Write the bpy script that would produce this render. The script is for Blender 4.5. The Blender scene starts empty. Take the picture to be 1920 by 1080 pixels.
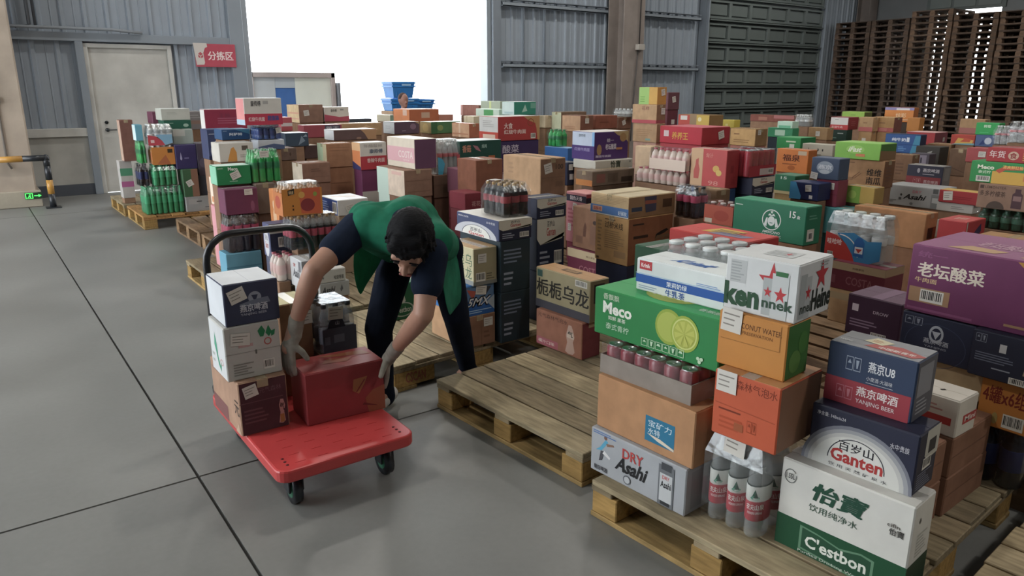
import bpy, bmesh, math, random
from mathutils import Vector, Matrix
random.seed(7)
S = bpy.context.scene
COL = S.collection
# ------------------------------------------------------------------ camera
PITCH, YAW, CAMZ = math.atan(375 / 1386), math.radians(36.1), 1.55
cam_d = bpy.data.cameras.new('camera'); cam = bpy.data.objects.new('camera', cam_d); COL.objects.link(cam)
cam_d.sensor_width = 36; cam_d.lens = 36 * 1386 / 1920; cam_d.clip_end = 200
cam.location = (0, 0, CAMZ); cam.rotation_euler = (math.pi / 2 - PITCH, 0, -YAW)
S.camera = cam
# ------------------------------------------------------------------ sky and exposure
w = bpy.data.worlds.new('overcast_sky'); S.world = w; w.use_nodes = True
bg = w.node_tree.nodes['Background']; bg.inputs[0].default_value = (.93, .97, 1, 1); bg.inputs[1].default_value = 6.0
S.view_settings.view_transform = 'Standard'; S.view_settings.look = 'None'
S.view_settings.gamma = 1; S.view_settings.use_curve_mapping = False
S.view_settings.exposure = 0.34
S.cycles.use_denoising = True
S.cycles.max_bounces = 8; S.cycles.diffuse_bounces = 5; S.cycles.transparent_max_bounces = 14
S.cycles.sample_clamp_indirect = 6
FILL_LAMP_W = 45
# ------------------------------------------------------------------ helpers
def lin(h):
    h = h.lstrip('#'); v = [int(h[i:i + 2], 16) / 255 for i in (0, 2, 4)]
    c = [q / 12.92 if q < .04045 else ((q + .055) / 1.055) ** 2.4 for q in v]; y = .25 * c[0] + .65 * c[1] + .1 * c[2]
    return tuple(q + (y - q) * .12 for q in c) + (1,)
MATS = {}
def mat(hexc, kind='paper'):
    k = (hexc, kind)
    if k in MATS: return MATS[k]
    m = bpy.data.materials.new(f'{kind}_{hexc}'); m.use_nodes = True; MATS[k] = m
    nt = m.node_tree; N = nt.nodes; L = nt.links; b = N['Principled BSDF']; c = lin(hexc)
    b.inputs['Base Color'].default_value = c
    I = b.inputs
    def noise(scale, detail=3, coord='Object', stretch=None):
        tc = N.new('ShaderNodeTexCoord'); n = N.new('ShaderNodeTexNoise'); n.inputs['Scale'].default_value = scale; n.inputs['Detail'].default_value = detail
        if stretch:
            mp = N.new('ShaderNodeMapping'); mp.inputs['Scale'].default_value = stretch
            L.new(tc.outputs[coord], mp.inputs[0]); L.new(mp.outputs[0], n.inputs['Vector'])
        else: L.new(tc.outputs[coord], n.inputs['Vector'])
        return n
    def vary(n, lo, hi):
        r = N.new('ShaderNodeMapRange'); r.inputs['To Min'].default_value = lo; r.inputs['To Max'].default_value = hi; r.inputs['From Min'].default_value = .3; r.inputs['From Max'].default_value = .7
        L.new(n.outputs['Fac'], r.inputs['Value'])
        h = N.new('ShaderNodeHueSaturation'); h.inputs['Color'].default_value = c
        L.new(r.outputs[0], h.inputs['Value']); L.new(h.outputs[0], I['Base Color']); return h
    def bump(n, s, d=.002):
        bp = N.new('ShaderNodeBump'); bp.inputs['Strength'].default_value = s; bp.inputs['Distance'].default_value = d
        L.new(n.outputs['Fac'], bp.inputs['Height']); L.new(bp.outputs[0], I['Normal'])
    if kind == 'paper':
        I['Roughness'].default_value = .5; I['Specular IOR Level'].default_value = .35
        n = noise(9); vary(n, .94, 1.05)
    elif kind == 'ink': I['Roughness'].default_value = .5; I['Specular IOR Level'].default_value = .3
    elif kind == 'kraft':
        I['Roughness'].default_value = .8; I['Specular IOR Level'].default_value = .2
        n = noise(14, 6); vary(n, .88, 1.1); bump(noise(220, 2), .15, .0006)
    elif kind == 'wood':
        I['Roughness'].default_value = .78; I['Specular IOR Level'].default_value = .25
        n = noise(6, 8, 'Object', (9, 1.2, 9)); h = vary(n, .68, 1.22)
        oi = N.new('ShaderNodeObjectInfo'); r = N.new('ShaderNodeMapRange'); r.inputs['To Min'].default_value = .62; r.inputs['To Max'].default_value = 1.08
        L.new(oi.outputs['Random'], r.inputs['Value'])
        n2 = noise(3, 5); r2 = N.new('ShaderNodeMapRange'); r2.inputs['From Min'].default_value = .35; r2.inputs['From Max'].default_value = .65; r2.inputs['To Min'].default_value = .72; r2.inputs['To Max'].default_value = 1.08
        L.new(n2.outputs['Fac'], r2.inputs['Value'])
        mm = N.new('ShaderNodeMath'); mm.operation = 'MULTIPLY'; L.new(r.outputs[0], mm.inputs[0]); L.new(r2.outputs[0], mm.inputs[1])
        h2 = N.new('ShaderNodeHueSaturation'); L.new(h.outputs[0], h2.inputs['Color']); L.new(mm.outputs[0], h2.inputs['Value']); L.new(h2.outputs[0], I['Base Color'])
        bump(n, .5, .002)
    elif kind == 'concrete':
        I['Roughness'].default_value = .42; I['Specular IOR Level'].default_value = .45
        n = noise(.9, 8, 'Object'); h = vary(n, .80, 1.14)
        n2 = noise(38, 4); r2 = N.new('ShaderNodeMapRange'); r2.inputs['To Min'].default_value = .93; r2.inputs['To Max'].default_value = 1.07
        L.new(n2.outputs['Fac'], r2.inputs['Value']); h2 = N.new('ShaderNodeHueSaturation'); L.new(h.outputs[0], h2.inputs['Color']); L.new(r2.outputs[0], h2.inputs['Value']); L.new(h2.outputs[0], I['Base Color'])
        r3 = N.new('ShaderNodeMapRange'); r3.inputs['To Min'].default_value = .32; r3.inputs['To Max'].default_value = .58; L.new(n.outputs['Fac'], r3.inputs['Value']); L.new(r3.outputs[0], I['Roughness'])
        bump(n2, .12, .001)
    elif kind == 'plaster':
        I['Roughness'].default_value = .85; n = noise(2.5, 8); vary(n, .78, 1.08)
    elif kind == 'steel':
        I['Roughness'].default_value = .5; I['Metallic'].default_value = 0; n = noise(1.5, 3); vary(n, .92, 1.06)
    elif kind == 'metal': I['Roughness'].default_value = .3; I['Metallic'].default_value = .9
    elif kind == 'plastic': I['Roughness'].default_value = .32; n = noise(7, 4); vary(n, .93, 1.05)
    elif kind == 'rubber': I['Roughness'].default_value = .6
    elif kind == 'cloth':
        I['Roughness'].default_value = .9; I['Specular IOR Level'].default_value = .1; n = noise(16, 4); vary(n, .8, 1.15); bump(noise(22, 3), .35, .006)
    elif kind == 'knit':
        I['Roughness'].default_value = .95; I['Specular IOR Level'].default_value = .1; n = noise(30, 3); vary(n, .8, 1.15); bump(noise(300, 2), .5, .001)
    elif kind == 'skin':
        I['Roughness'].default_value = .5; I['Subsurface Weight'].default_value = .08; I['Subsurface Radius'].default_value = (.01, .004, .002); n = noise(12, 4); vary(n, .93, 1.06)
    elif kind == 'hair': I['Roughness'].default_value = .7; I['Specular IOR Level'].default_value = .15; bump(noise(60, 3, 'Object', (1, 1, 6)), .8, .004)
    elif kind == 'pet':      # clear bottle wall
        I['Roughness'].default_value = .08; I['Alpha'].default_value = .38
    elif kind == 'liquid': I['Roughness'].default_value = .12; I['Alpha'].default_value = .93
    elif kind == 'greenpet': I['Roughness'].default_value = .1; I['Alpha'].default_value = .82
    elif kind == 'film':
        out = N['Material Output']; N.remove(b)
        tr = N.new('ShaderNodeBsdfTransparent'); gl = N.new('ShaderNodeBsdfGlossy'); gl.inputs['Roughness'].default_value = .2; gl.inputs['Color'].default_value = c
        mx = N.new('ShaderNodeMixShader'); lw = N.new('ShaderNodeLayerWeight'); lw.inputs['Blend'].default_value = .25
        tc = N.new('ShaderNodeTexCoord'); n = N.new('ShaderNodeTexNoise'); n.inputs['Scale'].default_value = 20; L.new(tc.outputs['Object'], n.inputs['Vector'])
        bp = N.new('ShaderNodeBump'); bp.inputs['Strength'].default_value = .4; bp.inputs['Distance'].default_value = .01; L.new(n.outputs['Fac'], bp.inputs['Height']); L.new(bp.outputs[0], gl.inputs['Normal'])
        r = N.new('ShaderNodeMapRange'); r.inputs['To Min'].default_value = .07; r.inputs['To Max'].default_value = .42; L.new(lw.outputs['Facing'], r.inputs['Value'])
        L.new(r.outputs[0], mx.inputs[0]); L.new(tr.outputs[0], mx.inputs[1]); L.new(gl.outputs[0], mx.inputs[2]); L.new(mx.outputs[0], out.inputs['Surface'])
    elif kind == 'tape': I['Roughness'].default_value = .2; I['Alpha'].default_value = .45
    elif kind == 'glow':
        I['Emission Color'].default_value = c; I['Emission Strength'].default_value = 2.2
    return m

def mesh_from(name, verts, faces, mats=(), fm=None, smooth=False):
    me = bpy.data.meshes.new(name); me.from_pydata([tuple(v) for v in verts], [], faces)
    for m in mats: me.materials.append(m)
    if fm: me.polygons.foreach_set('material_index', fm)
    if smooth: me.polygons.foreach_set('use_smooth', [True] * len(me.polygons))
    me.update(); return me
def link(name, data, parent=None, loc=(0, 0, 0), rz=0, rot=None):
    o = bpy.data.objects.new(name, data); COL.objects.link(o)
    if parent: o.parent = parent
    o.location = loc; o.rotation_euler = rot if rot else (0, 0, rz)
    return o
def tag(o, label, cat, group=None):
    o['label'] = label; o['category'] = cat
    if group: o['group'] = group
    return o
def struct(o): o['kind'] = 'structure'; return o
class MB:
    """collects boxes, tubes and lathes into one mesh"""
    def __init__(s): s.v = []; s.f = []; s.m = []; s.mats = []; s.sm = []
    def mi(s, m):
        if m not in s.mats: s.mats.append(m)
        return s.mats.index(m)
    def add(s, vs, fs, m, smooth=False):
        o = len(s.v); s.v += [tuple(v) for v in vs]; s.f += [[i + o for i in f] for f in fs]; k = s.mi(m); s.m += [k] * len(fs); s.sm += [smooth] * len(fs)
    def box(s, a, b, m, ch=0.0):
        (x0, y0, z0), (x1, y1, z1) = a, b
        if ch <= 0:
            s.add([(x0, y0, z0), (x1, y0, z0), (x1, y1, z0), (x0, y1, z0), (x0, y0, z1), (x1, y0, z1), (x1, y1, z1), (x0, y1, z1)],
                  [[3, 2, 1, 0], [4, 5, 6, 7], [0, 1, 5, 4], [1, 2, 6, 5], [2, 3, 7, 6], [3, 0, 4, 7]], m)
        else:
            bm = bmesh.new(); bmesh.ops.create_cube(bm, size=1)
            for v in bm.verts: v.co = Vector(((x0 + x1) / 2 + v.co.x * (x1 - x0), (y0 + y1) / 2 + v.co.y * (y1 - y0), (z0 + z1) / 2 + v.co.z * (z1 - z0)))
            bmesh.ops.bevel(bm, geom=bm.edges[:], offset=ch, segments=1, affect='EDGES', profile=.5)
            bm.verts.index_update(); s.add([v.co for v in bm.verts], [[v.index for v in f.verts] for f in bm.faces], m); bm.free()
    def tube(s, pts, r, m, n=10, caps=True):
        pts = [Vector(p) for p in pts]; rs = r if isinstance(r, (list, tuple)) else [r] * len(pts)
        vs = []; fs = []; up = None
        for i, p in enumerate(pts):
            t = (pts[min(i + 1, len(pts) - 1)] - pts[max(i - 1, 0)]).normalized()
            if up is None: up = t.orthogonal().normalized()
            up = (up - t * up.dot(t)).normalized(); q = t.cross(up)
            for k in range(n):
                a = 2 * math.pi * k / n; vs.append(p + (up * math.cos(a) + q * math.sin(a)) * rs[i])
        for i in range(len(pts) - 1):
            for k in range(n): fs.append([i * n + k, i * n + (k + 1) % n, (i + 1) * n + (k + 1) % n, (i + 1) * n + k])
        if caps: fs.append(list(range(n))[::-1]); fs.append([(len(pts) - 1) * n + k for k in range(n)])
        s.add(vs, fs, m, True)
    def lathe(s, prof, c, m, n=12, smooth=True):
        vs = []; fs = []
        for r, z in prof:
            for k in range(n):
                a = 2 * math.pi * k / n; vs.append((c[0] + r * math.cos(a), c[1] + r * math.sin(a), c[2] + z))
        for i in range(len(prof) - 1):
            for k in range(n): fs.append([i * n + k, i * n + (k + 1) % n, (i + 1) * n + (k + 1) % n, (i + 1) * n + k])
        fs.append(list(range(n))[::-1]); fs.append([(len(prof) - 1) * n + k for k in range(n)])
        s.add(vs, fs, m, smooth)
    def mesh(s, name):
        me = bpy.data.meshes.new(name); me.from_pydata(s.v, [], s.f)
        for m in s.mats: me.materials.append(m)
        me.polygons.foreach_set('material_index', s.m); me.polygons.foreach_set('use_smooth', s.sm); me.update(); return me
    def build(s, name, parent=None, loc=(0, 0, 0), rz=0): return link(name, s.mesh(name), parent, loc, rz)
def copy_tree(o, parent=None):
    c = o.copy(); COL.objects.link(c); c.parent = parent
    for ch in list(o.children): copy_tree(ch, c)
    return c
# ---- lettering: every string is turned into flat outlines once
TXT = {}
def prepare_texts(strings):
    obs = []
    for body, bold in strings:
        cu = bpy.data.curves.new('lettering', 'FONT'); cu.body = body; cu.offset = 0 if any(ord(q) > 0x2E80 for q in body) else bold; cu.resolution_u = 2; cu.fill_mode = 'FRONT'
        ob = bpy.data.objects.new('lettering', cu); COL.objects.link(ob); obs.append(((body, bold), ob, cu))
    dg = bpy.context.evaluated_depsgraph_get(); dg.update()
    for k, ob, cu in obs:
        me = bpy.data.meshes.new_from_object(ob.evaluated_get(dg))
        vs = [(v.co.x, v.co.y) for v in me.vertices]; fs = [list(p.vertices) for p in me.polygons]
        if vs:
            x0, x1 = min(v[0] for v in vs), max(v[0] for v in vs); y0, y1 = min(v[1] for v in vs), max(v[1] for v in vs)
            vs = [((x - x0) / max(x1 - x0, 1e-6), (y - y0) / max(y1 - y0, 1e-6)) for x, y in vs]
        TXT[k] = (vs, fs)
        bpy.data.meshes.remove(me); bpy.data.objects.remove(ob); bpy.data.curves.remove(cu)
# ---- flat print on a face. A face maps (u right, v up) in 0..1 to 3D with an outward offset
def face_map(face, lx, ly, h):
    if face == 'L': return lambda u, v, o: (-o, ly * (1 - u), h * v)
    if face == 'R': return lambda u, v, o: (lx * u, -o, h * v)
    return lambda u, v, o: (lx * v, ly * (1 - u), h + o + .0014)
def print_ops(mb, ops, fm, aspect):
    """aspect = face width / height, so that circles stay round when asked"""
    for i, op in enumerate(ops):
        o = .0006 + .00018 * i; k = op[0]
        if k == 'r':
            _, u0, v0, u1, v1, c = op; pts = [(u0, v0), (u1, v0), (u1, v1), (u0, v1)]
            mb.add([fm(u, v, o) for u, v in pts], [[0, 1, 2, 3]], mat(c, 'ink'))
        elif k == 'p':
            _, pts, c = op; mb.add([fm(u, v, o) for u, v in pts], [list(range(len(pts)))], mat(c, 'ink'))
        elif k == 'e':
            _, u, v, ru, rv, c = op; n = 24
            mb.add([fm(u + ru * math.cos(2 * math.pi * a / n), v + rv * math.sin(2 * math.pi * a / n), o) for a in range(n)], [list(range(n))], mat(c, 'ink'))
        elif k == 'o':   # ring, optionally an arc a0..a1 in turns
            _, u, v, ru, rv, wd, c = op[:7]; a0, a1 = (op[7], op[8]) if len(op) > 8 else (0, 1); n = 26; vs = []; fs = []
            for a in range(n + 1):
                t = 2 * math.pi * (a0 + (a1 - a0) * a / n)
                vs += [fm(u + ru * math.cos(t), v + rv * math.sin(t), o), fm(u + ru * (1 - wd) * math.cos(t), v + rv * (1 - wd) * math.sin(t), o)]
            for a in range(n): fs.append([2 * a, 2 * a + 1, 2 * a + 3, 2 * a + 2])
            mb.add(vs, fs, mat(c, 'ink'))
        elif k == 's':   # star
            _, u, v, ru, rv, c = op; vs = []
            for a in range(10):
                q = 1 if a % 2 == 0 else .4; t = math.pi / 2 + math.pi * a / 5; vs.append(fm(u + ru * q * math.cos(t), v + rv * q * math.sin(t), o))
            mb.add(vs + [fm(u, v, o)], [[a, (a + 1) % 10, 10] for a in range(10)], mat(c, 'ink'))
        elif k == 'b':   # barcode
            _, u0, v0, u1, v1 = op[:5]; mb.add([fm(u, v, o) for u, v in [(u0, v0), (u1, v0), (u1, v1), (u0, v1)]], [[0, 1, 2, 3]], mat('D8D5CC', 'ink'))
            rnd = random.Random(int(1000 * (u0 + v0))); x = u0 + (u1 - u0) * .06
            while x < u1 - (u1 - u0) * .08:
                wd = (u1 - u0) * rnd.choice((.02, .035, .05)); a, b = v0 + (v1 - v0) * .2, v1 - (v1 - v0) * .1
                mb.add([fm(u, v, o + .0002) for u, v in [(x, a), (x + wd, a), (x + wd, b), (x, b)]], [[0, 1, 2, 3]], mat('2A2A2A', 'ink')); x += wd + (u1 - u0) * rnd.choice((.02, .04))
        elif k == 'l':   # rows of fine print
            _, u0, v0, u1, v1, n, c = op; rnd = random.Random(int(997 * (u0 + v0 + n)))
            for q in range(n):
                vv = v1 - (v1 - v0) * (q + .5) / n; hh = (v1 - v0) / n * .22; e = u0 + (u1 - u0) * rnd.uniform(.6, 1)
                mb.add([fm(u, v, o) for u, v in [(u0, vv - hh), (e, vv - hh), (e, vv + hh), (u0, vv + hh)]], [[0, 1, 2, 3]], mat(c, 'ink'))
        elif k == 't':
            _, u0, v0, u1, v1, body, c = op[:7]; bold = op[7] if len(op) > 7 else .012; sh = op[8] if len(op) > 8 else 0
            vs, fs = TXT[(body, bold)]; cjk = sum(ord(q) > 0x2E80 for q in body); st_ = ((0, 0),)
            if cjk and bold >= .015: w1 = bold * .9 / len(body); st_ = ((-w1, -bold * .5), (w1, -bold * .5), (-w1, bold * .5), (w1, bold * .5))
            for q, (a_, b_) in enumerate(st_): mb.add([fm(u0 + (u1 - u0) * (x + a_ + sh * (y - .5)), v0 + (v1 - v0) * (y + b_), o + .00003 * q) for x, y in vs], fs, mat(c, 'ink'))
        elif k == 'h':   # handling symbols: n small framed squares
            _, u0, v0, u1, v1, n, c = op
            wd = (u1 - u0) / n
            for q in range(n):
                a, b = u0 + q * wd + wd * .05, u0 + (q + 1) * wd - wd * .05; t = wd * .06; tv = (v1 - v0) * .06
                for (x0, y0, x1, y1) in ((a, v0, b, v0 + tv), (a, v1 - tv, b, v1), (a, v0, a + t, v1), (b - t, v0, b, v1)):
                    mb.add([fm(u, v, o) for u, v in [(x0, y0), (x1, y0), (x1, y1), (x0, y1)]], [[0, 1, 2, 3]], mat(c, 'ink'))
                m_, vm = (a + b) / 2, (v0 + v1) / 2; sh = q % 3
                if sh == 0: pts = [(m_ - wd * .25, vm), (m_ + wd * .25, vm), (m_, v1 - (v1 - v0) * .2)]
                elif sh == 1: pts = [(m_ - wd * .2, v1 - (v1 - v0) * .2), (m_ - wd * .08, v0 + (v1 - v0) * .2), (m_ + wd * .08, v0 + (v1 - v0) * .2), (m_ + wd * .2, v1 - (v1 - v0) * .2)]
                else: pts = [(m_ - wd * .28, vm), (m_ + wd * .28, vm), (m_ + wd * .14, v1 - (v1 - v0) * .22), (m_ - wd * .14, v1 - (v1 - v0) * .22)]
                mb.add([fm(u, v, o) for u, v in pts], [list(range(len(pts)))], mat(c, 'ink'))
# ------------------------------------------------------------------ what is printed on the goods
r = lambda *a: ('r',) + a
t = lambda *a: ('t',) + a
e = lambda *a: ('e',) + a
o_ = lambda *a: ('o',) + a
p = lambda *a: ('p',) + a
b = lambda *a: ('b',) + a
l = lambda *a: ('l',) + a
h = lambda *a: ('h',) + a
s_ = lambda *a: ('s',) + a
def dome(u, v0, ru, rv, c, n=20): return ('p', [(u + ru * math.cos(math.pi * i / n), v0 + rv * math.sin(math.pi * i / n)) for i in range(n + 1)], c)
WH, KR, KD, KL, NV, BK = 'DCDAD2', 'B0855F', '8E664B', 'C6A47B', '262C48', '23242A'
ITEM = {}
def C(key, label, c, k='paper', **kw): ITEM[key] = dict(label=label, c=c, k=k, **kw)  # many Lc, Rc and Tc paint in lit left, shaded right, sky-bright top
def P(key, label, bt, **kw): ITEM[key] = dict(label=label, pack=bt, **kw)
GAN_L = [dome(.45, 0, .5, .66, 'B9BCC4'), dome(.47, 0, .34, .52, 'D8D8D2'), o_(.47, .02, .34, .52, .04, '30324A', 0, .5), t(.34, .2, .6, .4, '百岁山', '2A2A33', .02), t(.3, .02, .66, .18, 'Ganten', 'B23A3A', .02), t(.05, .82, .3, .9, 'MINERAL WATER', 'C8C8D0'), t(.72, .74, .92, .86, '水中贵族', 'C8C8D0')]
GAN_R = [r(0, .62, 1, 1, 'CFC9B8'), p([(0, .62), (.12, .5), (.9, .58), (1, .7), (1, .62)], 'CFC9B8'), t(.36, .84, .62, .95, '百岁山', '3A3A40', .02), t(.34, .66, .66, .82, 'Ganten', 'B24A48', .02), b(.62, .1, .9, .36), l(.1, .1, .5, .4, 3, '9AA0B0')]
GAN_D = [l(.1, .55, .75, .85, 4, '6F7C90'), l(.1, .12, .45, .42, 3, '8A94A4')]
# --- near pallet
C('asahi', 'silver beer carton at the foot of the near pallet under the plain carton', 'A4A8AD', L=[p([(.06, .52), (.13, .56), (.2, .8), (.17, .84), (.11, .62)], '4FA3C4'), e(.17, .88, .018, .05, '7A5A48'), p([(.1, .3), (.14, .34), (.16, .56), (.12, .55)], '4A4A50'), p([(.14, .5), (.22, .42), (.23, .47), (.16, .58)], 'D8D8D8'), p([(.19, .7), (.27, .76), (.26, .8), (.18, .76)], '8A6A58'), l(.03, .9, .34, .99, 2, '4C78B4'), t(.36, .62, .58, .84, 'DRY', 'B8403C', .02), t(.3, .3, .62, .62, 'Asahi', '1E1F22', .03, .12), t(.05, .08, .2, .19, '朝日啤酒', '2A2A2E', .02), e(.42, .17, .04, .1, '5A5E64'), e(.42, .17, .03, .075, 'B4B8BC'), r(.74, .02, .89, .9, '6B6F74'), r(.765, .8, .865, .95, '44474C'), r(.755, .12, .875, .72, 'BEC2C4'), t(.765, .42, .868, .56, 'Asahi', '1E1F22', .03), t(.78, .6, .85, .68, 'DRY', 'B8403C', .02), r(.77, .05, .86, .12, '33363A')], R=[r(.1, .1, .9, .9, '969A9E')])
C('pocari', 'plain kraft carton with a blue printed square, on the silver beer carton', 'B4855C', 'kraft', L=[r(.53, .16, .82, .62, '1C7396'), t(.56, .44, .79, .56, '宝矿力', 'D5E6EA', .01), t(.56, .3, .68, .42, '水特', 'D5E6EA', .01), p([(.55, .3), (.66, .22), (.82, .16), (.82, .2), (.68, .28)], 'D8CDB8')])
P('cantray', 'grey cardboard tray of red soft drink cans under the green carton', 'can', tray='8F857C')
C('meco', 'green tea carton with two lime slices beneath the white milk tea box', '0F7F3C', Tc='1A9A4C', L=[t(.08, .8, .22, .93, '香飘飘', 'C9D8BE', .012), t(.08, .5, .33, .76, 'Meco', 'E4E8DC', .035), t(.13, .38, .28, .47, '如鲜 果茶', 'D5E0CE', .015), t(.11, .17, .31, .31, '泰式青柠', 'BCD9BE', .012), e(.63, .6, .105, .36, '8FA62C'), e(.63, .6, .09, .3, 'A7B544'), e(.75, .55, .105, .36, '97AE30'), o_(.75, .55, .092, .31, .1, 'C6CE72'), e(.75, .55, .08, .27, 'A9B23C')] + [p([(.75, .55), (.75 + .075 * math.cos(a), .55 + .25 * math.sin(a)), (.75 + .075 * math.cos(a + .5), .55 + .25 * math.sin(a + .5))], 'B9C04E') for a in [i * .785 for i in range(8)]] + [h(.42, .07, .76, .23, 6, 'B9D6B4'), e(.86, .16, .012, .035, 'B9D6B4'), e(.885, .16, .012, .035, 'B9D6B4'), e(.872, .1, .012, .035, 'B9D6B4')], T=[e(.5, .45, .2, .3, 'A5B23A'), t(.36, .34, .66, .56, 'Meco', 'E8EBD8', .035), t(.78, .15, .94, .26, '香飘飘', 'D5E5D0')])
C('krinik', 'white and blue milk tea box on top of the green tea carton', 'D3DADA', L=[r(0, .26, 1, .52, '1D55A4'), r(.04, .68, .19, .95, 'B8333A'), t(.06, .75, .17, .88, 'Krinik', 'F0E6E4', .02), t(.37, .31, .6, .47, '茉莉奶绿', 'DDE6EE', .015), t(.36, .03, .58, .23, '牛乳茶', '2454A0', .015), l(.7, .56, .96, .66, 2, '6F93C4'), l(.04, .07, .28, .2, 2, '8FA0B4'), r(0, .54, 1, .56, '9DC4DC')], T=[t(.35, .3, .75, .6, 'Krinik', '2B62AE', .03, .3)], st=[])
P('waterpack', 'shrink-wrapped pack of large red-capped water bottles on the near pallet', 'water', st=[('L', .52, .93, .075, .08, -4)])
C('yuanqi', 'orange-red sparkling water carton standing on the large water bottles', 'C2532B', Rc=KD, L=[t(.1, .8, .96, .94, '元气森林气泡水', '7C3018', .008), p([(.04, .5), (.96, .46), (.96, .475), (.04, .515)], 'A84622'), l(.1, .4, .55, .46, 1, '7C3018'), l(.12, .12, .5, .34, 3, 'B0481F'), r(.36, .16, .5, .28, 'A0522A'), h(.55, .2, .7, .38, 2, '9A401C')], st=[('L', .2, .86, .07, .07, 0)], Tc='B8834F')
C('coconut', 'orange coconut water carton with a green side under the star-printed box', 'C27F28', Rc='3E7333', L=[t(.22, .76, .92, .86, 'COCONUT WATER', '6A3F16', .008), t(.36, .66, .8, .72, 'PRESERVATION', '7A4C1C', .006), r(.05, .5, .9, .512, '9A6420'), r(.9, .5, .91, .95, '9A6420')], R=[e(.4, .3, .25, .2, '5C8A3E'), e(.7, .6, .2, .2, '4A8038')], st=[('L', .2, .86, .07, .075, -3)])
C('heineken', 'white beer box with red stars and green lettering at the stack top', 'CDD0D0', L=[r(.07, .52, .3, .92, 'B6BABA'), l(.08, .54, .28, .9, 7, '9DA2A2'), s_(.66, .62, .2, .36, 'B83036'), t(0, .1, .5, .52, 'ken', '1F4A2E', .045), r(.54, .05, .66, .7, 'A6ACAC'), r(.66, .02, .88, .8, 'BFC4C4'), r(.7, .76, .86, .84, '2F6B3E'), s_(.78, .44, .09, .15, 'B83036'), s_(.61, .46, .06, .1, 'B83036'), t(.54, .18, .96, .36, 'nnek', '2C4A38', .03)], R=[r(.06, .06, .24, .82, 'A6ACAC'), r(.22, .04, .38, .76, 'B2B7B7'), s_(.3, .48, .09, .14, 'B83036'), t(.1, .14, .4, .32, 'nnel', '2C3A30', .025), s_(.66, .72, .2, .28, 'B83036'), t(.42, .12, 1, .5, 'Heine', '1E2A22', .03), l(.6, .86, .95, .96, 2, '9DA2A2')], T=[r(.35, .3, .75, .7, 'BCC0C0'), l(.37, .35, .73, .65, 4, '8E9494'), s_(.62, .5, .05, .1, 'B85058')])
C('cestbon', 'white and green purified water carton at the bottom right of the near pallet', 'D2D1CA', L=[r(0, 0, 1, .36, '1B4F33'), p([(.2, .05), (.2, .32), (.34, .3), (.52, .25), (.68, .3), (.78, .28), (.78, .04), (.6, .0), (.4, .03)], '5F8A6C'), p([(.22, .07), (.22, .3), (.36, .28), (.53, .23), (.68, .28), (.76, .26), (.76, .06), (.6, .02), (.4, .05)], '234F38'), t(.25, .1, .73, .24, "C'estbon", 'DCE0D6', .025), t(.2, .005, .72, .045, 'Purified Drinking Water', 'C5CFC2', .006), t(.27, .66, .67, .86, '怡寶', '1E4A38', .04, .1), t(.25, .53, .63, .61, '饮用纯净水', '2E5040', .008), o_(.08, .82, .05, .08, .1, '4A4E4C', .1, 1.05), t(.045, .79, .115, .85, '1.55L', '3A3E3C', .012), t(.83, .72, .92, .76, 'cifin', '5A5450', .01), t(.85, .64, .95, .71, '怡寶', '3A3A38', .02)], R=[r(0, 0, 1, .36, '27402F'), p([(.1, .02), (.3, .1), (.35, .22), (.2, .14)], '7FA08A'), l(.3, .4, .8, .66, 7, 'AEADA4'), p([(.28, .8), (.34, .84), (.38, .8), (.33, .77)], '6A6A66')])
C('ganten', 'navy mineral water carton with a white arch on the green-based carton', '25283E', L=[dome(.47, 0, .53, .8, '777A86'), dome(.47, 0, .5, .74, '9B9DA2'), dome(.47, 0, .46, .68, 'BDBDBA'), dome(.47, 0, .42, .62, 'D0D0CA'), p([(.2, .2), (.24, .44), (.32, .56), (.46, .6), (.58, .54), (.68, .4), (.75, .16)], 'D9D9D3'), o_(.475, .17, .275, .42, .035, '2A2C38', 0, .5), t(.3, .36, .63, .52, '百岁山', '26262C', .02), t(.23, .15, .73, .37, 'Ganten', 'B0312F', .03), t(.22, .04, .78, .1, '饮 用 天 然 矿 泉 水', '3E3E44', .006), t(.06, .84, .34, .91, '净含量: 348mlx24', 'CBCBD2', .008), t(.76, .66, .93, .76, '水中贵族', 'CBCBD2', .006)], R=[r(.35, .58, 1, 1, 'B9B7AC'), p([(.35, .58), (.5, .5), (.98, .52), (1, .58)], 'B9B7AC'), r(.5, .6, .85, .82, '2A2A30'), b(.3, .36, .7, .55), l(.1, .06, .8, .34, 7, '7C8090')])
C('yju8', 'navy and red beer tray in clear film on the arch-printed water carton', '2B3B58', Rc='5B5A62', Tc='84868A', L=[r(0, 0, .97, .43, '9A3440'), t(.48, .64, .77, .82, '燕京U8', 'D5D8DC', .025), t(.47, .5, .76, .57, '小度酒·大滋味', 'C5CAD0', .012), r(.47, .46, .77, .467, 'C5CAD0'), t(.38, .21, .84, .37, '燕京啤酒', 'E0D5D2', .02), t(.38, .07, .82, .16, 'YANJING BEER', 'D8C8C6', .01), h(.22, .6, .4, .83, 2, '9AA6B8'), h(.14, .1, .34, .32, 2, 'B8707A')], R=[r(.1, .4, .8, .9, '8A8A90'), l(.15, .1, .8, .36, 4, '9A9AA0')], T=[p([(.35, .2), (.9, .1), (1, .35), (.7, .6), (.45, .5)], 'A84E4A'), t(.5, .22, .9, .36, '中国新青年', 'D8CFC8', .02), p([(.28, .5), (.5, .42), (.58, .72), (.36, .85)], 'C6BE9C'), l(.36, .52, .5, .72, 3, 'B07A52'), t(.05, .2, .2, .32, 'YANJING', 'C8CACC', .015)])
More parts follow.
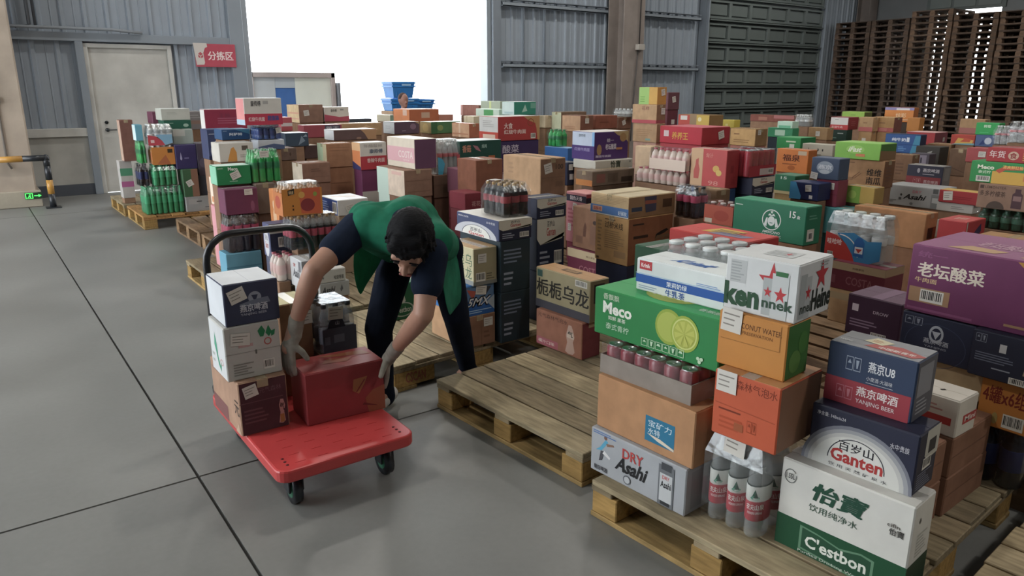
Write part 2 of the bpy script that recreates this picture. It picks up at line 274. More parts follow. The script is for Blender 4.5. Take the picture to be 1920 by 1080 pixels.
C('whitered2', 'small white carton with red bands behind the beer tray', 'D6D0C4', L=[r(.1, .3, .9, .5, 'B53B3A'), l(.1, .6, .8, .8, 2, 'C0908A')], R=[r(.3, .3, 1, .55, 'B53B3A'), t(.4, .36, .95, .5, 'Mini', 'E8DCD4', .02)], T=[p([(.5, .4), (.55, .5), (.6, .46), (.54, .36)], '4A4640')], fill=(KD, 'kraft'))
C('tanlid', 'tan carton with a loose lid behind the small white carton', 'B79F78', 'kraft', T=[r(.1, .46, .9, .5, '9A8460')], fill=(KD, 'kraft'))
P('darkbottles', 'dark cola bottle pack under the orange carton at the right edge', 'darkcola')
C('orange46', 'orange carton with red numbering at the right edge above dark bottles', 'C27A2A', L=[t(.06, .5, .9, .85, '4罐x6组', '7A2A20', .025), b(.5, .06, .9, .34), e(.35, .2, .06, .12, 'A88E4E')])
C('navy2', 'navy carton with a printed cup at the right edge above orange carton', '282B3E', L=[h(.05, .76, .22, .94, 2, '8F95A4'), r(.42, .62, .52, .8, 'C8C8CA'), l(.08, .35, .7, .56, 4, '70768A'), l(.35, .22, .62, .28, 1, '9AA0AE'), b(.62, .02, .98, .16), p([(.8, .26), (.97, .22), (.99, .6), (.84, .64)], 'B09A80'), p([(.81, .45), (.98, .42), (.985, .56), (.83, .6)], '8A4F38')])
C('navy1', 'navy carton with a white crest beside the dark purple glossy box', '2A2F45', L=[h(.04, .74, .3, .92, 2, '8F95A4'), e(.5, .62, .1, .2, 'AEB3BE'), e(.5, .62, .07, .14, '2A2F45'), p([(.44, .68), (.56, .68), (.5, .5)], 'B6BAC4'), t(.34, .38, .68, .5, '燕京啤酒', 'AEB3BE', .025), t(.36, .28, .66, .34, 'YANJING', '9AA0AE', .015), o_(.5, .35, .42, .5, .02, '454C66')], fill=(KD, 'kraft'))
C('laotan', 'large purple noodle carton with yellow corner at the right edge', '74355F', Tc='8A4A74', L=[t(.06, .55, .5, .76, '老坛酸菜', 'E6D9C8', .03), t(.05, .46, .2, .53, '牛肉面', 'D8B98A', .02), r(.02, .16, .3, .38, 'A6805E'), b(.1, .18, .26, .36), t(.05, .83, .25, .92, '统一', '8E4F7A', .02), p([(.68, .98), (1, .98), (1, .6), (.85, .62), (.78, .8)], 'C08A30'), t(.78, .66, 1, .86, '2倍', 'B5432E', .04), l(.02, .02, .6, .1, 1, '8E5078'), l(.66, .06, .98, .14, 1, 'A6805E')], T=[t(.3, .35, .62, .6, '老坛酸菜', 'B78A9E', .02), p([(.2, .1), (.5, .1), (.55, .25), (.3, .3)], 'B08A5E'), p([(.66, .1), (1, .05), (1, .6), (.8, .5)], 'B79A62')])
P('clearpack', 'pack of clear white-capped bottles behind the milk tea box', 'clearbig')
# --- second column
C('darkpurple', 'dark purple glossy box between the beer tray and purple noodle carton', '3A1F36', Tc='5A3A52', L=[r(.1, .6, .22, .78, 'C8BCC6'), l(.08, .2, .7, .42, 3, '8A7488'), t(.5, .62, .78, .7, 'DROW', 'B8A8B4', .02), b(.5, .02, .78, .16)], T=[r(.4, .02, .62, .98, '6E5068')], fill=(KR, 'kraft'))
C('costa2', 'maroon coffee carton under the red and blue bottle pack', '6A2A3A', L=[r(0, .72, 1, 1, 'B09A7A'), t(.3, .22, .8, .52, 'COSTA', '8F5A62', .012), t(.4, .8, .62, .88, '焦糖拿铁', '6E5A48', .015), r(.02, .2, .1, .5, '7E4450')], R=[r(0, .72, 1, 1, '9A8064')], fill=(KL, 'kraft', [r(0, .7, 1, .9, 'B7A27E')], []))
P('wahaha2', 'clear bottle pack with red and blue wrap on the maroon coffee carton', 'clearbig', L=[p([(0, 0), (0, .55), (.2, .5), (.38, .34), (.5, .14), (.55, 0)], 'B8342E'), p([(.2, .55), (.5, .6), (.75, .46), (.98, .5), (.98, .1), (.8, .0), (.55, 0), (.5, .14), (.38, .34)], '2F7FB0'), t(.04, .3, .3, .42, '哇哈哈', 'E6D4CE', .02), o_(.25, .1, .36, .44, .05, 'E4DCD6', 0, .25), p([(.52, .12), (.52, .42), (.57, .52), (.64, .52), (.7, .42), (.7, .1)], '1E5E9E'), r(.54, .18, .68, .32, 'D0D6DA'), p([(.55, .28), (.61, .19), (.67, .28)], 'B8342E'), b(.06, .03, .16, .14)])
C('kraftlong', 'long kraft carton behind the red and blue bottle pack', 'A9784F', 'kraft', L=[l(.3, .5, .6, .9, 3, '8E5F3C')], R=[r(.25, .3, .7, .6, '4A382C')], fill=(KD, 'kraft'))
C('teal', 'teal water carton peeking out behind the green coffee carton', '3F8C90', L=[t(.5, .3, .8, .7, '水', '1E3C48', .01)], fill=('2F6A70', 'paper'))
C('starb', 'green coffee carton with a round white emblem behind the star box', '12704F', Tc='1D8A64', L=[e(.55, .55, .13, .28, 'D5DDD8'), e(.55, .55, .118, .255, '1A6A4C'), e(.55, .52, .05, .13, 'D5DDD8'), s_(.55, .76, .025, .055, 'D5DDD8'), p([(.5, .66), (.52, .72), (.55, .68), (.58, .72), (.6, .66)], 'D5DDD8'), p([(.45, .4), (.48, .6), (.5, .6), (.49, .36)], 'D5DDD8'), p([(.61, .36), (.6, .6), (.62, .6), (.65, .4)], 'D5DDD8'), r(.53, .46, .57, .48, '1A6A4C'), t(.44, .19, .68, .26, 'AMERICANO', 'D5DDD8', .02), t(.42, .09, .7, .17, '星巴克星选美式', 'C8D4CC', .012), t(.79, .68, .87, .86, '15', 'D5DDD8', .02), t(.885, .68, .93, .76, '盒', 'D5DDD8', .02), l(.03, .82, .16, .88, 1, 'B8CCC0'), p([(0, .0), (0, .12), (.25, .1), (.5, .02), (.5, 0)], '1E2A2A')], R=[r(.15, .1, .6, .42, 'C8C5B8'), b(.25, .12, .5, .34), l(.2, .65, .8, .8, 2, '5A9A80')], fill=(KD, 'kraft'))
C('redtop', 'flat red carton with a patterned top behind the clear bottles', 'B8322E', Tc='C23A34', L=[l(.35, .5, .6, .8, 1, 'D88A80')], T=[p([(.3, .3), (.62, .35), (.7, .8), (.36, .8)], 'C9A43A'), p([(.42, .2), (.85, .25), (.9, .5), (.5, .48)], '7D7690'), l(.4, .35, .8, .7, 4, '4A4040')], fill=('A83A34', 'paper'))
C('greendark', 'dark green glossy carton beside the milk tea box', '1F4F34', fill=('1E4030', 'paper'))
# --- empty pallet and yellow pallet
C('pinkyq', 'brown and pink sparkling water carton at the rear of empty pallet', 'A5705A', 'kraft', Rc='7E3F44', L=[t(.05, .82, .7, .94, '元气森林气泡水', '54392E', .008), r(.02, .02, .5, .24, 'B0606A'), t(.06, .09, .42, .19, '橘汁口味', 'E4CCC4', .015), p([(.66, .1), (.72, .05), (.82, .06), (.86, .14), (.82, .4), (.85, .55), (.82, .72), (.78, .85), (.72, .84), (.7, .72), (.67, .55), (.7, .36)], 'C7A595'), p([(.69, .5), (.84, .48), (.82, .66), (.71, .68)], 'D6C4B4'), t(.71, .52, .81, .68, '气', '2A2422', .03)])
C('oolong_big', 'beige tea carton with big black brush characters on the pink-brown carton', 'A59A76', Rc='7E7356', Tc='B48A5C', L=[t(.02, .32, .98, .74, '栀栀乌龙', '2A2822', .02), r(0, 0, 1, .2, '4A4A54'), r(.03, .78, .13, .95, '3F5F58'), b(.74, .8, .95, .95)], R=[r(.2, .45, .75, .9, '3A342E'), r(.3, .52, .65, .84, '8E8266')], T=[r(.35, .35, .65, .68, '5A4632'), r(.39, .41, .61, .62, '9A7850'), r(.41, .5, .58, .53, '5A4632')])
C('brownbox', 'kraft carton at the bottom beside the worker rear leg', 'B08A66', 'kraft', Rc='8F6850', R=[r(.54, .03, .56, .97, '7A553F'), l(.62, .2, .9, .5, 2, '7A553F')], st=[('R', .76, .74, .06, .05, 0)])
C('smx', 'blue gum carton with black and white lettering beside the worker', '2A6FB4', Rc='5A7FA8', L=[t(.75, .55, .98, .85, '炫', 'D5E4EE', .02)], R=[p([(0, 0), (1, 0), (1, .3), (0, .55)], '2460A8'), p([(.1, .9), (.4, .8), (.3, .5)], 'B85A4A'), p([(.5, .95), (.9, .9), (.7, .6)], '3A4048'), p([(.75, .4), (1, .6), (1, .1)], 'A8B4BE'), t(.12, .28, .86, .62, '5MX', '15181C', .06, .15), t(.14, .32, .84, .58, '5MX', 'D8DCE0', .01, .15), l(.1, .06, .9, .2, 2, '9CC0E0')], st=[('R', .56, .82, .07, .05, -8)])
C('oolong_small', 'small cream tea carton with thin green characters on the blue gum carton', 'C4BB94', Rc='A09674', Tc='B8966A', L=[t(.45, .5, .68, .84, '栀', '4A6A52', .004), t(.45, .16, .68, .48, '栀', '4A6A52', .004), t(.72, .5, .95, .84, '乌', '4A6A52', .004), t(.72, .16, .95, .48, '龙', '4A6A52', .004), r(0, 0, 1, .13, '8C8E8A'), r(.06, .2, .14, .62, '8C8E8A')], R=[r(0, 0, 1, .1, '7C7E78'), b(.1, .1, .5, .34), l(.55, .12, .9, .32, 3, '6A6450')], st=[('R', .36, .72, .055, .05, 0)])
C('ganten_m', 'top navy water carton carrying the gold-capped cola bottles', '3A4468', Rc='24293F', Tc='C0BAAE', L=GAN_L, R=GAN_R, fill=('22333C', 'paper', [], GAN_D))  # left face lighter than right: side light painted into one navy
P('cokepack', 'cola bottle pack with gold caps on the navy water carton', 'coke', st=[('T', .3, .3, .06, .05, 5)])
C('ganten_n', 'navy water carton topping the stack under the big kraft carton', '24293F', L=[], R=GAN_R, fill=('202A40', 'paper', [], GAN_R))
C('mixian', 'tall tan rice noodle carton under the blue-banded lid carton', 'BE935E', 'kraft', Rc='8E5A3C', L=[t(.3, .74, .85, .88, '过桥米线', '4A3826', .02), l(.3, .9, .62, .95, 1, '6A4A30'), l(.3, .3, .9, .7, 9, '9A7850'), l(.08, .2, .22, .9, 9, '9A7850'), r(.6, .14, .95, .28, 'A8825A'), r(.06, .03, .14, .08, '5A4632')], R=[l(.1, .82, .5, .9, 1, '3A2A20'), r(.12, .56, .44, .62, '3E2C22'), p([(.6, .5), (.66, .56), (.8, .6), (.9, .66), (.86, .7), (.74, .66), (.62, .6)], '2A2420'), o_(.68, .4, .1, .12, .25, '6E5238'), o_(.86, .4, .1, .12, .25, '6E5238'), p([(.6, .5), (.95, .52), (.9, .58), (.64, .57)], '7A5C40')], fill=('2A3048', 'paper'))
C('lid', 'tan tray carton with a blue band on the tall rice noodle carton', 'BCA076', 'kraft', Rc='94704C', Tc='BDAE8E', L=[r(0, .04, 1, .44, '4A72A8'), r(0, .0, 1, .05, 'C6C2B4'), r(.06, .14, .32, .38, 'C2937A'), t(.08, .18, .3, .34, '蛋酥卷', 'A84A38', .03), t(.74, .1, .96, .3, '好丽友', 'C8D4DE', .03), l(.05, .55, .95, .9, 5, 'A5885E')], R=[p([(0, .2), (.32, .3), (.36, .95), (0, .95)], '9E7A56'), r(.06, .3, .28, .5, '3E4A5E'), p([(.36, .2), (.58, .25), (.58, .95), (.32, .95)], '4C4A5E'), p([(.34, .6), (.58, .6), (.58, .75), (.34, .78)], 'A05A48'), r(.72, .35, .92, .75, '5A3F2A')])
C('costa_m', 'maroon coffee carton with a cream lid band beside the rice noodle carton', '63243A', L=[r(0, .66, 1, 1, 'B3A07E'), t(.32, .12, .85, .4, 'COSTA', '95606A', .012), t(.5, .76, .72, .84, '醇正拿铁', '6E5A48', .015)], fill=('5A2438', 'paper'))
C('brownm', 'dark brown carton with bottle print on the cream-lidded maroon carton', '7D5B45', 'kraft', L=[p([(.3, .3), (.38, .3), (.4, .55), (.36, .66), (.32, .55)], '5A3A2C'), e(.62, .68, .05, .05, '3A2A24'), r(.1, .12, .3, .3, '6A4A38'), r(.5, .15, .7, .6, '6E4E3C')])
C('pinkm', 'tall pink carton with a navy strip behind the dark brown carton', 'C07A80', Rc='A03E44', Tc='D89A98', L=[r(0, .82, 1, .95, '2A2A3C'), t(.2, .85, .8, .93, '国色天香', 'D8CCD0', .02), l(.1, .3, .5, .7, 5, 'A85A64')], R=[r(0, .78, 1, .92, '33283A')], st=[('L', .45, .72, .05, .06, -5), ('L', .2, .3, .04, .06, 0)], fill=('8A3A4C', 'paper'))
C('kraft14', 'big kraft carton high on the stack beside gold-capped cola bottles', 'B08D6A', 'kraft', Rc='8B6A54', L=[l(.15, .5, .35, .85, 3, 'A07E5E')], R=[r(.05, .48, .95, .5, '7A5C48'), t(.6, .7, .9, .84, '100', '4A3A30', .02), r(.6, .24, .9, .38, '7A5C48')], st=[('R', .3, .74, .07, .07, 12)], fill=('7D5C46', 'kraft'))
C('cestb3', 'green and white water carton on the yellow pallet behind the worker', '1F6A44', L=[], R=[p([(0, .45), (.12, .95), (.3, .95), (.4, .5), (.2, .4)], 'C9CFC4'), t(.1, .55, .3, .78, '怡寶', '2E5A44', .03), o_(.32, .28, .3, .2, .14, 'B9C8BC'), t(.1, .2, .55, .36, "C'estbon", 'C9D6CC', .02)])
# --- stack by the trolley handle
C('bluel', 'pale blue carton low down seen through the trolley handle', '5E9CB4', L=[], R=[r(0, .45, 1, .5, '4A86A0')])
P('cokel', 'cola bottle pack with pink label band under the purple carton', 'coke2', st=[('T', .3, .55, .08, .06, 20)])
C('purplel', 'purple carton with a white sticker under the green tea carton', '6B3350', L=[], R=[e(.82, .3, .06, .2, '87506C')], st=[('R', .72, .86, .06, .045, 0)])
C('meco_l', 'green tea carton with a torn sticker beside the green bottles', '17804A', Lc='7FC0A0', Tc='BFD8CC', R=[t(.34, .74, .62, .93, 'Meco', 'DCE6DA', .035), t(.04, .84, .2, .92, '香飘飘', 'BFD8C0'), l(.36, .14, .66, .24, 1, '8FC0A0')], L=[], st=[('R', .54, .5, .07, .055, 22)])
C('brownr', 'grey-brown carton under the bright green bottle pack', '7A6A5E', 'kraft', R=[], fill=('6E5648', 'kraft'))
P('sprite', 'bright green soda bottle pack beside the stickered green carton', 'sprite', st=[('R', .45, .86, .07, .05, 0)])
C('pinkl', 'tall pink carton on the left edge behind the trolley handle', 'C07880', Lc='D09098', L=[], R=[l(.1, .2, .9, .8, 4, 'A8606A')])
C('orangel', 'orange carton with white side on the tall pink carton', 'C4703A', Lc='E0CDB8', L=[r(.2, .1, .8, .3, 'D08A58')])
C('asahi_l', 'silver beer carton standing behind the trolley handle bar', 'B9BBBE', Rc='8A8C90', L=[t(.25, .35, .8, .65, 'Asahi', '4A4A50', .03, .12), r(.75, .6, .95, .95, '6A6A70'), t(.3, .7, .5, .82, 'DRY', 'B86A68', .02)], fill=('B4B6B8', 'paper', [p([(.3, .2), (.5, .25), (.42, .7)], '4A4A50')], []))
P('pinkbottles', 'pinkish milk bottle pack beside the silver carton behind the handle', 'pinkmilk')
C('asahi_l2', 'lower silver-grey beer carton behind the worker arm', '9A9A98', R=[t(.08, .3, .5, .75, 'Asahi', '3A3A3E', .03, .12), p([(.7, .3), (.78, .5), (.74, .8), (.68, .5)], '5A5A5E')], L=[])
C('whitec', 'white carton with dark lettering on the lower silver-grey carton', 'B8B5AE', R=[t(.55, .2, .92, .5, '哇里等富', '4A4846', .02), e(.15, .4, .03, .08, '6A6866')], L=[])
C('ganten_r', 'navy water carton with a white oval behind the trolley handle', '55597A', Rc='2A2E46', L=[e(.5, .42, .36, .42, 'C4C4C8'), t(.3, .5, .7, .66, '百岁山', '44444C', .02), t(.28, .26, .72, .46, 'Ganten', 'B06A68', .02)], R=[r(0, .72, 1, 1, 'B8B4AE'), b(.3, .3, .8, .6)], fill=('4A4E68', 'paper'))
P('cola24', 'small cola bottle pack under the orange juice wrap', 'colas')
C('orangecarton', 'orange carton standing behind the wrapped orange juice bottles', 'CF8348', Tc='D88A48', L=[e(.55, .3, .2, .2, 'DDB58E'), e(.5, .6, .12, .12, 'E2C4A0')])
P('juice', 'orange juice bottle pack in printed film with a black badge', 'juice', R=[r(0, 0, 1, .82, 'C9802C'), p([(.45, .05), (.95, .0), (.95, .82), (.5, .82), (.42, .5)], 'CC5F3A'), e(.62, .3, .18, .2, '8A3438'), e(.48, .62, .08, .1, 'D8A04A'), e(.82, .62, .05, .07, '8A9A3E'), p([(.14, .62), (.3, .66), (.3, .84), (.24, .8), (.14, .78)], '2A241E'), t(.16, .66, .28, .76, '果粒橙', 'E0C090', .02), e(.25, .3, .02, .03, '4A3020'), r(.23, .16, .27, .22, '4A3020')], L=[r(0, 0, 1, .7, 'B9703A'), e(.5, .4, .3, .2, 'A84A32')])
C('whiteblue', 'low white carton with a blue end beside the worker shoulder', 'C9C8C4', Lc='2F4F96', Tc='D6D8DA', L=[l(.08, .2, .5, .8, 4, '8FA4CC'), b(.7, .1, .95, .85)], T=[p([(.3, .15), (.36, .15), (.6, .85), (.52, .85)], 'D8B48A')], st=[('R', .4, .5, .07, .05, 14)], fill=('A89078', 'kraft'))
# --- behind the worker
C('m8', 'two-tone kraft carton with pale mint side under the cream coffee carton', '8A6B59', 'kraft', Lc='DCC8B4', L=[r(0, 0, .42, 1, 'C2D8CC'), r(.55, .8, .9, .92, 'D8B0A4')], R=[r(.05, .6, .95, .62, '775848'), r(.1, .2, .9, .22, '775848')], fill=('84624F', 'kraft', [r(0, 0, .42, 1, 'C2D8CC')], [r(.05, .6, .95, .62, '775848')]))  # pale left face has the daylight from the left put into its colour
C('m7costa', 'cream coffee carton with a pink band and purple end', 'D9CDBA', Rc='62405A', L=[r(0, .2, 1, .7, 'D8A8AE'), t(.42, .34, .95, .58, 'COSTA', 'E2D2CC', .015), t(.6, .24, .82, .3, '咖世家', 'E2D2CC', .01)])
C('m9', 'dark brown carton under the clear red-labelled bottles', '6E5546', 'kraft', R=[r(.05, .55, .95, .57, '5A4438'), r(.2, .2, .75, .5, '645040')], fill=('6A4E40', 'kraft'))
P('wahaha_m', 'clear bottle pack with blue and red wrap beside the cream coffee carton', 'clearred', R=[p([(0, 0), (.2, 0), (.3, .3), (.2, .44), (0, .5)], '3FA0C0'), p([(.85, .0), (.98, 0), (.98, .55), (.85, .55)], 'B8525A')])
C('m11green', 'dark green noodle carton beside the clear red-labelled bottles', '1E4A40', Tc='D5DCDA', R=[t(.06, .6, .26, .85, '香菇', 'C98A70', .04), p([(.3, .85), (.42, .8), (.5, .6), (.38, .68)], 'A87078'), t(.52, .72, .64, .86, '炖鸡', '9AB8AE', .03), r(.68, .3, .84, .44, 'B0673A'), r(.1, .12, .4, .28, '3A6A5E')], fill=('4A3A44', 'paper'))
C('m12magenta', 'small mauve carton under the dark green noodle carton', '7A4A5A', R=[e(.6, .5, .15, .15, '9A6A72')], fill=('7E3844', 'paper'))
C('m12brown', 'reddish brown carton below the dark green noodle carton', '84543F', 'kraft', R=[], fill=('7A4638', 'kraft'))
C('m13', 'dark red carton with pale lettering low behind the worker', '7E2E3A', R=[t(.4, .2, .9, .5, '花花', 'B88A88', .03)], fill=('6E2E36', 'paper'))
C('m1', 'tall tan carton column with a pale green side', '9A6E50', 'kraft', Lc='D6CBA4', L=[r(0, 0, .6, 1, 'C0D8B4')], R=[r(.1, .82, .9, .84, '7E563C'), r(.12, .7, .85, .72, '7E563C')], fill=('95684C', 'kraft', [r(0, 0, .6, 1, 'C0D8B4')], [r(.1, .5, .9, .53, '7E563C')]))
C('m2', 'brown carton with a cream side beside the tall tan column', '836050', 'kraft', Lc='D8CDB8', R=[l(.3, .55, .7, .75, 2, '6A4A3C'), r(.05, .3, .95, .32, '6E4E40')], fill=('7E5A4A', 'kraft'))
C('m3', 'small dark carton with a cream side above the brown carton', '5E4A48', 'kraft', Lc='D4C4AC', Tc='DCD2C4')
C('m4', 'white and red noodle carton with orange end beside tan column', 'C4C0B8', Lc='D8824A', L=[r(0, .7, 1, 1, 'DDB080'), p([(0, 0), (1, 0), (1, .1), (0, .3)], '3A3A6A')], R=[r(0, 0, 1, .5, 'B03440'), t(.15, .82, .85, .94, '陈醋酸辣', '8A8884', .01), t(.35, .6, .85, .76, '康师傅', '4A5A72', .02), t(.25, .26, .92, .42, '香辣牛肉面', 'DCC8C4', .02)], fill=('6E3558', 'paper', [], [r(0, 0, 1, .35, 'B0AAA2')]))
C('brownc', 'brown carton behind the bright green soda bottles', '776259', 'kraft', R=[e(.7, .5, .04, .15, '5A463E')])
C('darkteal', 'dark slate carton under the small red parcel', '3A4A5A', Tc='C8CED2', R=[p([(.55, .1), (.7, .8), (.85, .4)], '7A8A98'), p([(.75, .7), (.95, .7), (.9, .9)], '8A98A4')])
C('navywave', 'pale wave-printed carton under the blue bottles', 'B0B6BE', R=[p([(0, 0), (1, 0), (1, .4), (.6, .6), (0, .3)], '4A5A7E')])
P('bluepack', 'blue water bottle pack under the tall white and red carton', 'blue', st=[('R', .85, .6, .05, .05, 10)])
C('kangred', 'white and red noodle carton highest in front of the truck', 'C0BDB6', Lc='D88A8A', Tc='DFE2E4', R=[r(0, 0, 1, .42, 'B0324A'), t(.18, .7, .44, .9, '康师傅', '3A3A3E', .02), r(.5, .78, .64, .9, '9A9894'), t(.1, .14, .52, .3, '红烧牛肉面', 'DFC8C8', .015), t(.6, .16, .9, .34, '超值装', '3A4A86', .05)], L=[r(0, 0, 1, .2, 'A8C0D4')])
C('asam', 'blue milk tea carton under the crimson carton', '274D78', R=[p([(.45, 1), (1, .5), (1, 1)], '4A86A8'), t(.28, .4, .72, .66, '阿萨姆', 'D5DCE4', .03), l(.06, .8, .24, .88, 1, '8FA4BC')], L=[])
C('whiteor', 'white carton with an orange peel print behind the green tea carton', 'C5C0B6', R=[p([(.22, .02), (.34, .7), (.42, .8), (.5, .5), (.5, .02)], 'C98A3A'), r(.66, .6, .84, .85, '5A5248'), l(.6, .2, .9, .4, 2, '9A948A')], L=[])
C('ganten_l', 'navy water carton with white oval under the crimson carton', '3A4468', R=[e(.5, .28, .42, .4, 'B8BCC6'), r(0, 0, 1, .12, '2A304A'), l(.06, .82, .4, .88, 1, '9AA0B0')], L=[])
C('crimson', 'crimson carton with a white end at the top near the sorting sign', '8E2A44', Lc='D8D5D2', Tc='E0DCDA', R=[t(.34, .5, .6, .8, '天地', '7A3048', .02), l(.3, .25, .9, .6, 3, 'A05068')])
C('kbox', 'kraft carton with a yellowish end against the truck', '8A6A5A', 'kraft', Lc='D8BE94', L=[r(0, .5, 1, .58, 'D8A088'), r(0, .2, 1, .26, 'D8A088')], st=[('R', .3, .55, .07, .07, 8)])
C('mkwhite', 'white noodle carton with a wavy red base beside the kraft carton', 'C8C2B8', R=[p([(0, 0), (1, 0), (1, .35), (.6, .3), (.3, .4), (0, .5)], 'B04A5E'), t(.26, .66, .5, .86, '康师傅', '4A4846', .02), r(.64, .76, .78, .86, '8A8884')], L=[])
C('redflat2', 'flat dull red carton below the yellow-ended kraft carton', '9A4650', Tc='DDD5D0', R=[r(.55, .6, .95, .95, '4A4A5A'), t(.58, .66, .92, .86, '茶王', 'B8B4B8', .03)])
C('tan2', 'tan carton with a pale diamond print in the far middle row', 'B8946A', 'kraft', Tc='D8CDBC', R=[p([(.4, .5), (.6, .15), (.9, .5), (.6, .85)], 'D2AE84')])
C('whitebrown', 'long brown carton with a white end and tan corner', '67504E', Lc='D6D8DA', Tc='DEDCD8', R=[p([(.62, 1), (1, 1), (1, 0), (.8, 0), (.72, .6)], 'B98E66'), e(.58, .15, .06, .12, '9A7A6A')])
C('darktop', 'thin dark carton lid in front of the bright doorway', '4A5460', Tc='8A9298')
C('smallred', 'small red and white parcel left of the yellow-ended carton', 'C05A62', R=[r(0, .35, 1, .6, 'D8D2D0')])
C('mk_red', 'large red noodle carton with a white end in the centre row', 'A83A38', Lc='C8C8C4', Tc='D8D5D0', L=[r(0, 0, 1, .36, 'C04A3A'), r(.2, .1, .85, .26, 'D8BCA8'), l(.2, .55, .8, .85, 4, 'AAA9A4')], R=[p([(.6, 1), (.72, .84), (.86, .72), (1, .7), (1, 1)], 'B58A5A'), p([(.86, .9), (1, .8), (1, .0), (.95, .0), (.92, .5)], 'B58A5A'), o_(.78, .74, .08, .16, .2, '8A4A30'), t(.14, .28, .66, .46, '红烧牛肉面', 'E0C4BC', .03), t(.14, .5, .34, .74, '大食', 'E0C4BC', .04), b(.78, .06, .9, .28)], fill=('3A2E58', 'paper', [], [t(.1, .55, .5, .85, '酸菜', 'B8B0C0', .02)]))
C('gr_top', 'teal green carton with a white end at top centre', '2A8A74', Lc='C8DCD8', Tc='DCE2DC', R=[p([(.35, .2), (.5, .8), (.6, .3)], 'A8D0C0'), r(.75, .5, 1, .9, '6AA894')], L=[r(.2, .1, .9, .25, 'A8C8C8')], fill=('A8B8AC', 'paper'))
C('gr_a', 'grey-green carton topmost left of the teal carton', 'A4B09A', L=[r(.45, 0, .55, 1, 'C4D08A')], fill=('A8A890', 'paper'))
C('gr_b', 'pale mint carton with a green logo patch', 'C0D4C4', L=[r(.35, .1, .75, .9, '4A9A58')], fill=('B4A898', 'paper'))
C('brown863', 'reddish brown carton beside the doorway edge', '8C6458', 'kraft', Lc='9A6A5E', Tc='DCCFC6', L=[r(0, 0, .12, 1, 'D8A8A0')])
C('orbrown', 'orange-brown carton with a tan side left of the red noodle carton', 'A8674A', 'kraft', Lc='C99E7C', L=[r(.4, 0, .5, 1, 'D8B89A'), r(.05, .2, .95, .3, 'B8805E')])
C('cream869', 'cream parcel above the orange-brown carton', 'D0C0A0', L=[r(.3, 0, .36, 1, 'B8A27E')])
C('olive', 'olive and green carton with round prints in the far row', '4E7A4E', Lc='A08A58', Tc='B8C4AC', L=[e(.5, .5, .25, .35, 'B59A5E')], R=[e(.3, .5, .1, .25, '8A9A5A'), r(0, 0, .2, 1, '3E6A44')])
C('purplewhite', 'purple noodle carton with a white end in the far row', '5E4A58', Lc='C4C8C8', Tc='D8D5D0', L=[l(.2, .4, .8, .7, 3, 'A8ACAC')], R=[e(.75, .6, .12, .25, '8A6E80'), l(.3, .2, .5, .32, 1, 'A898A4'), p([(.8, 1), (1, .8), (1, 1)], 'B89A6A')])
C('orangetop', 'bright orange carton in front of the blue crates', 'B8643E', Lc='DA7F3A', Tc='D8A080', L=[r(.6, .5, .85, .95, 'DDB8A0')], R=[r(.4, .3, .68, .75, 'C8A48A')])
C('salmon', 'salmon pink carton right of the bright orange carton', 'C88A7A', Tc='E0DCDA')
C('box706', 'pale tan carton below the broken blue crate', 'B8AE90', R=[r(0, 0, .5, 1, '7AA898')])
# --- middle right
C('cestb2', 'low white water carton under the purple noodle carton in mid field', 'B8B4A8', R=[t(.4, .1, .66, .9, '怡寶', '2E3A30', .03), e(.92, .7, .02, .12, '7A7A70')], L=[])
C('kangpurple', 'purple noodle carton with a white and blue end in mid field', '4E2E6A', Lc='B4C0D4', Tc='D5CFC8', L=[r(0, 0, 1, .5, '46306E'), t(.12, .3, .8, .42, '红烧牛肉面', '9A90B8', .015), r(.9, .5, 1, 1, '7AAAD8'), t(.3, .8, .6, .92, '康师傅', '6A7480')], R=[p([(.55, 1), (.68, .86), (.85, .8), (1, .6), (1, 1)], 'B59A6A'), e(.84, .78, .1, .16, 'A88050'), t(.32, .36, .64, .56, '老坛酸菜', 'D5CCD8', .04), t(.36, .62, .56, .76, '统一', 'C8BCCC', .03), e(.14, .36, .07, .2, 'A8845A'), r(.02, .08, .5, .18, '6A5488'), t(.05, .09, .48, .17, '酸菜牛肉面', 'C8BCD0', .02), r(.64, .34, .82, .42, 'B5784A')])
C('traym', 'grey-brown tray of cans under the low white water carton', '786859', 'kraft', R=[r(.1, .2, .3, .8, '8A5A50'), r(.36, .2, .6, .8, '655547'), r(.68, .15, .95, .5, '3E342C')], L=[r(0, .0, 1, .4, 'B87838')], fill=('6E5A4A', 'kraft'))
C('bluecaps', 'blue carton supporting the thin green bottles', '2F5F9A', Tc='8AB4D8')
P('greenbottles', 'thin green bottle group on the blue carton', 'sprite')
C('darksticker', 'navy carton with white stickers beside the big kraft carton', '252A40', R=[r(.2, .25, .55, .5, 'C8C8C8')], L=[], st=[('R', .3, .8, .05, .05, 0)])
C('cart_r1', 'tan carton with a brown end first in the far carton row', '7E5444', 'kraft', Lc='C09A78', L=[l(.15, .15, .85, .35, 2, 'A87A5A')], st=[('R', .5, .68, .06, .06, 0)])
C('cart_r2', 'red-brown carton second in the far carton row', '8A5240', 'kraft', R=[l(.2, .4, .6, .6, 1, '74402F')])
C('cart_r3', 'brown carton third in the far carton row under white caps', '7A5644', 'kraft', st=[('R', .4, .55, .06, .06, 20)])
P('capsrow', 'row of small white-capped bottles against the far column', 'clear')
C('greencream', 'pale green ended brown carton behind the far carton row', '7C6450', 'kraft', Lc='C0C4A4')
C('creamb', 'narrow cream carton right of the red noodle carton', 'C8B496', 'kraft')
C('tan_c', 'tan lined carton third down in the tall tan tower', 'B99874', 'kraft', Rc='8E6C50', L=[l(.15, .3, .85, .7, 4, 'A88460'), r(.55, .1, .75, .2, '7FA8A0')], fill=('C09888', 'kraft'))
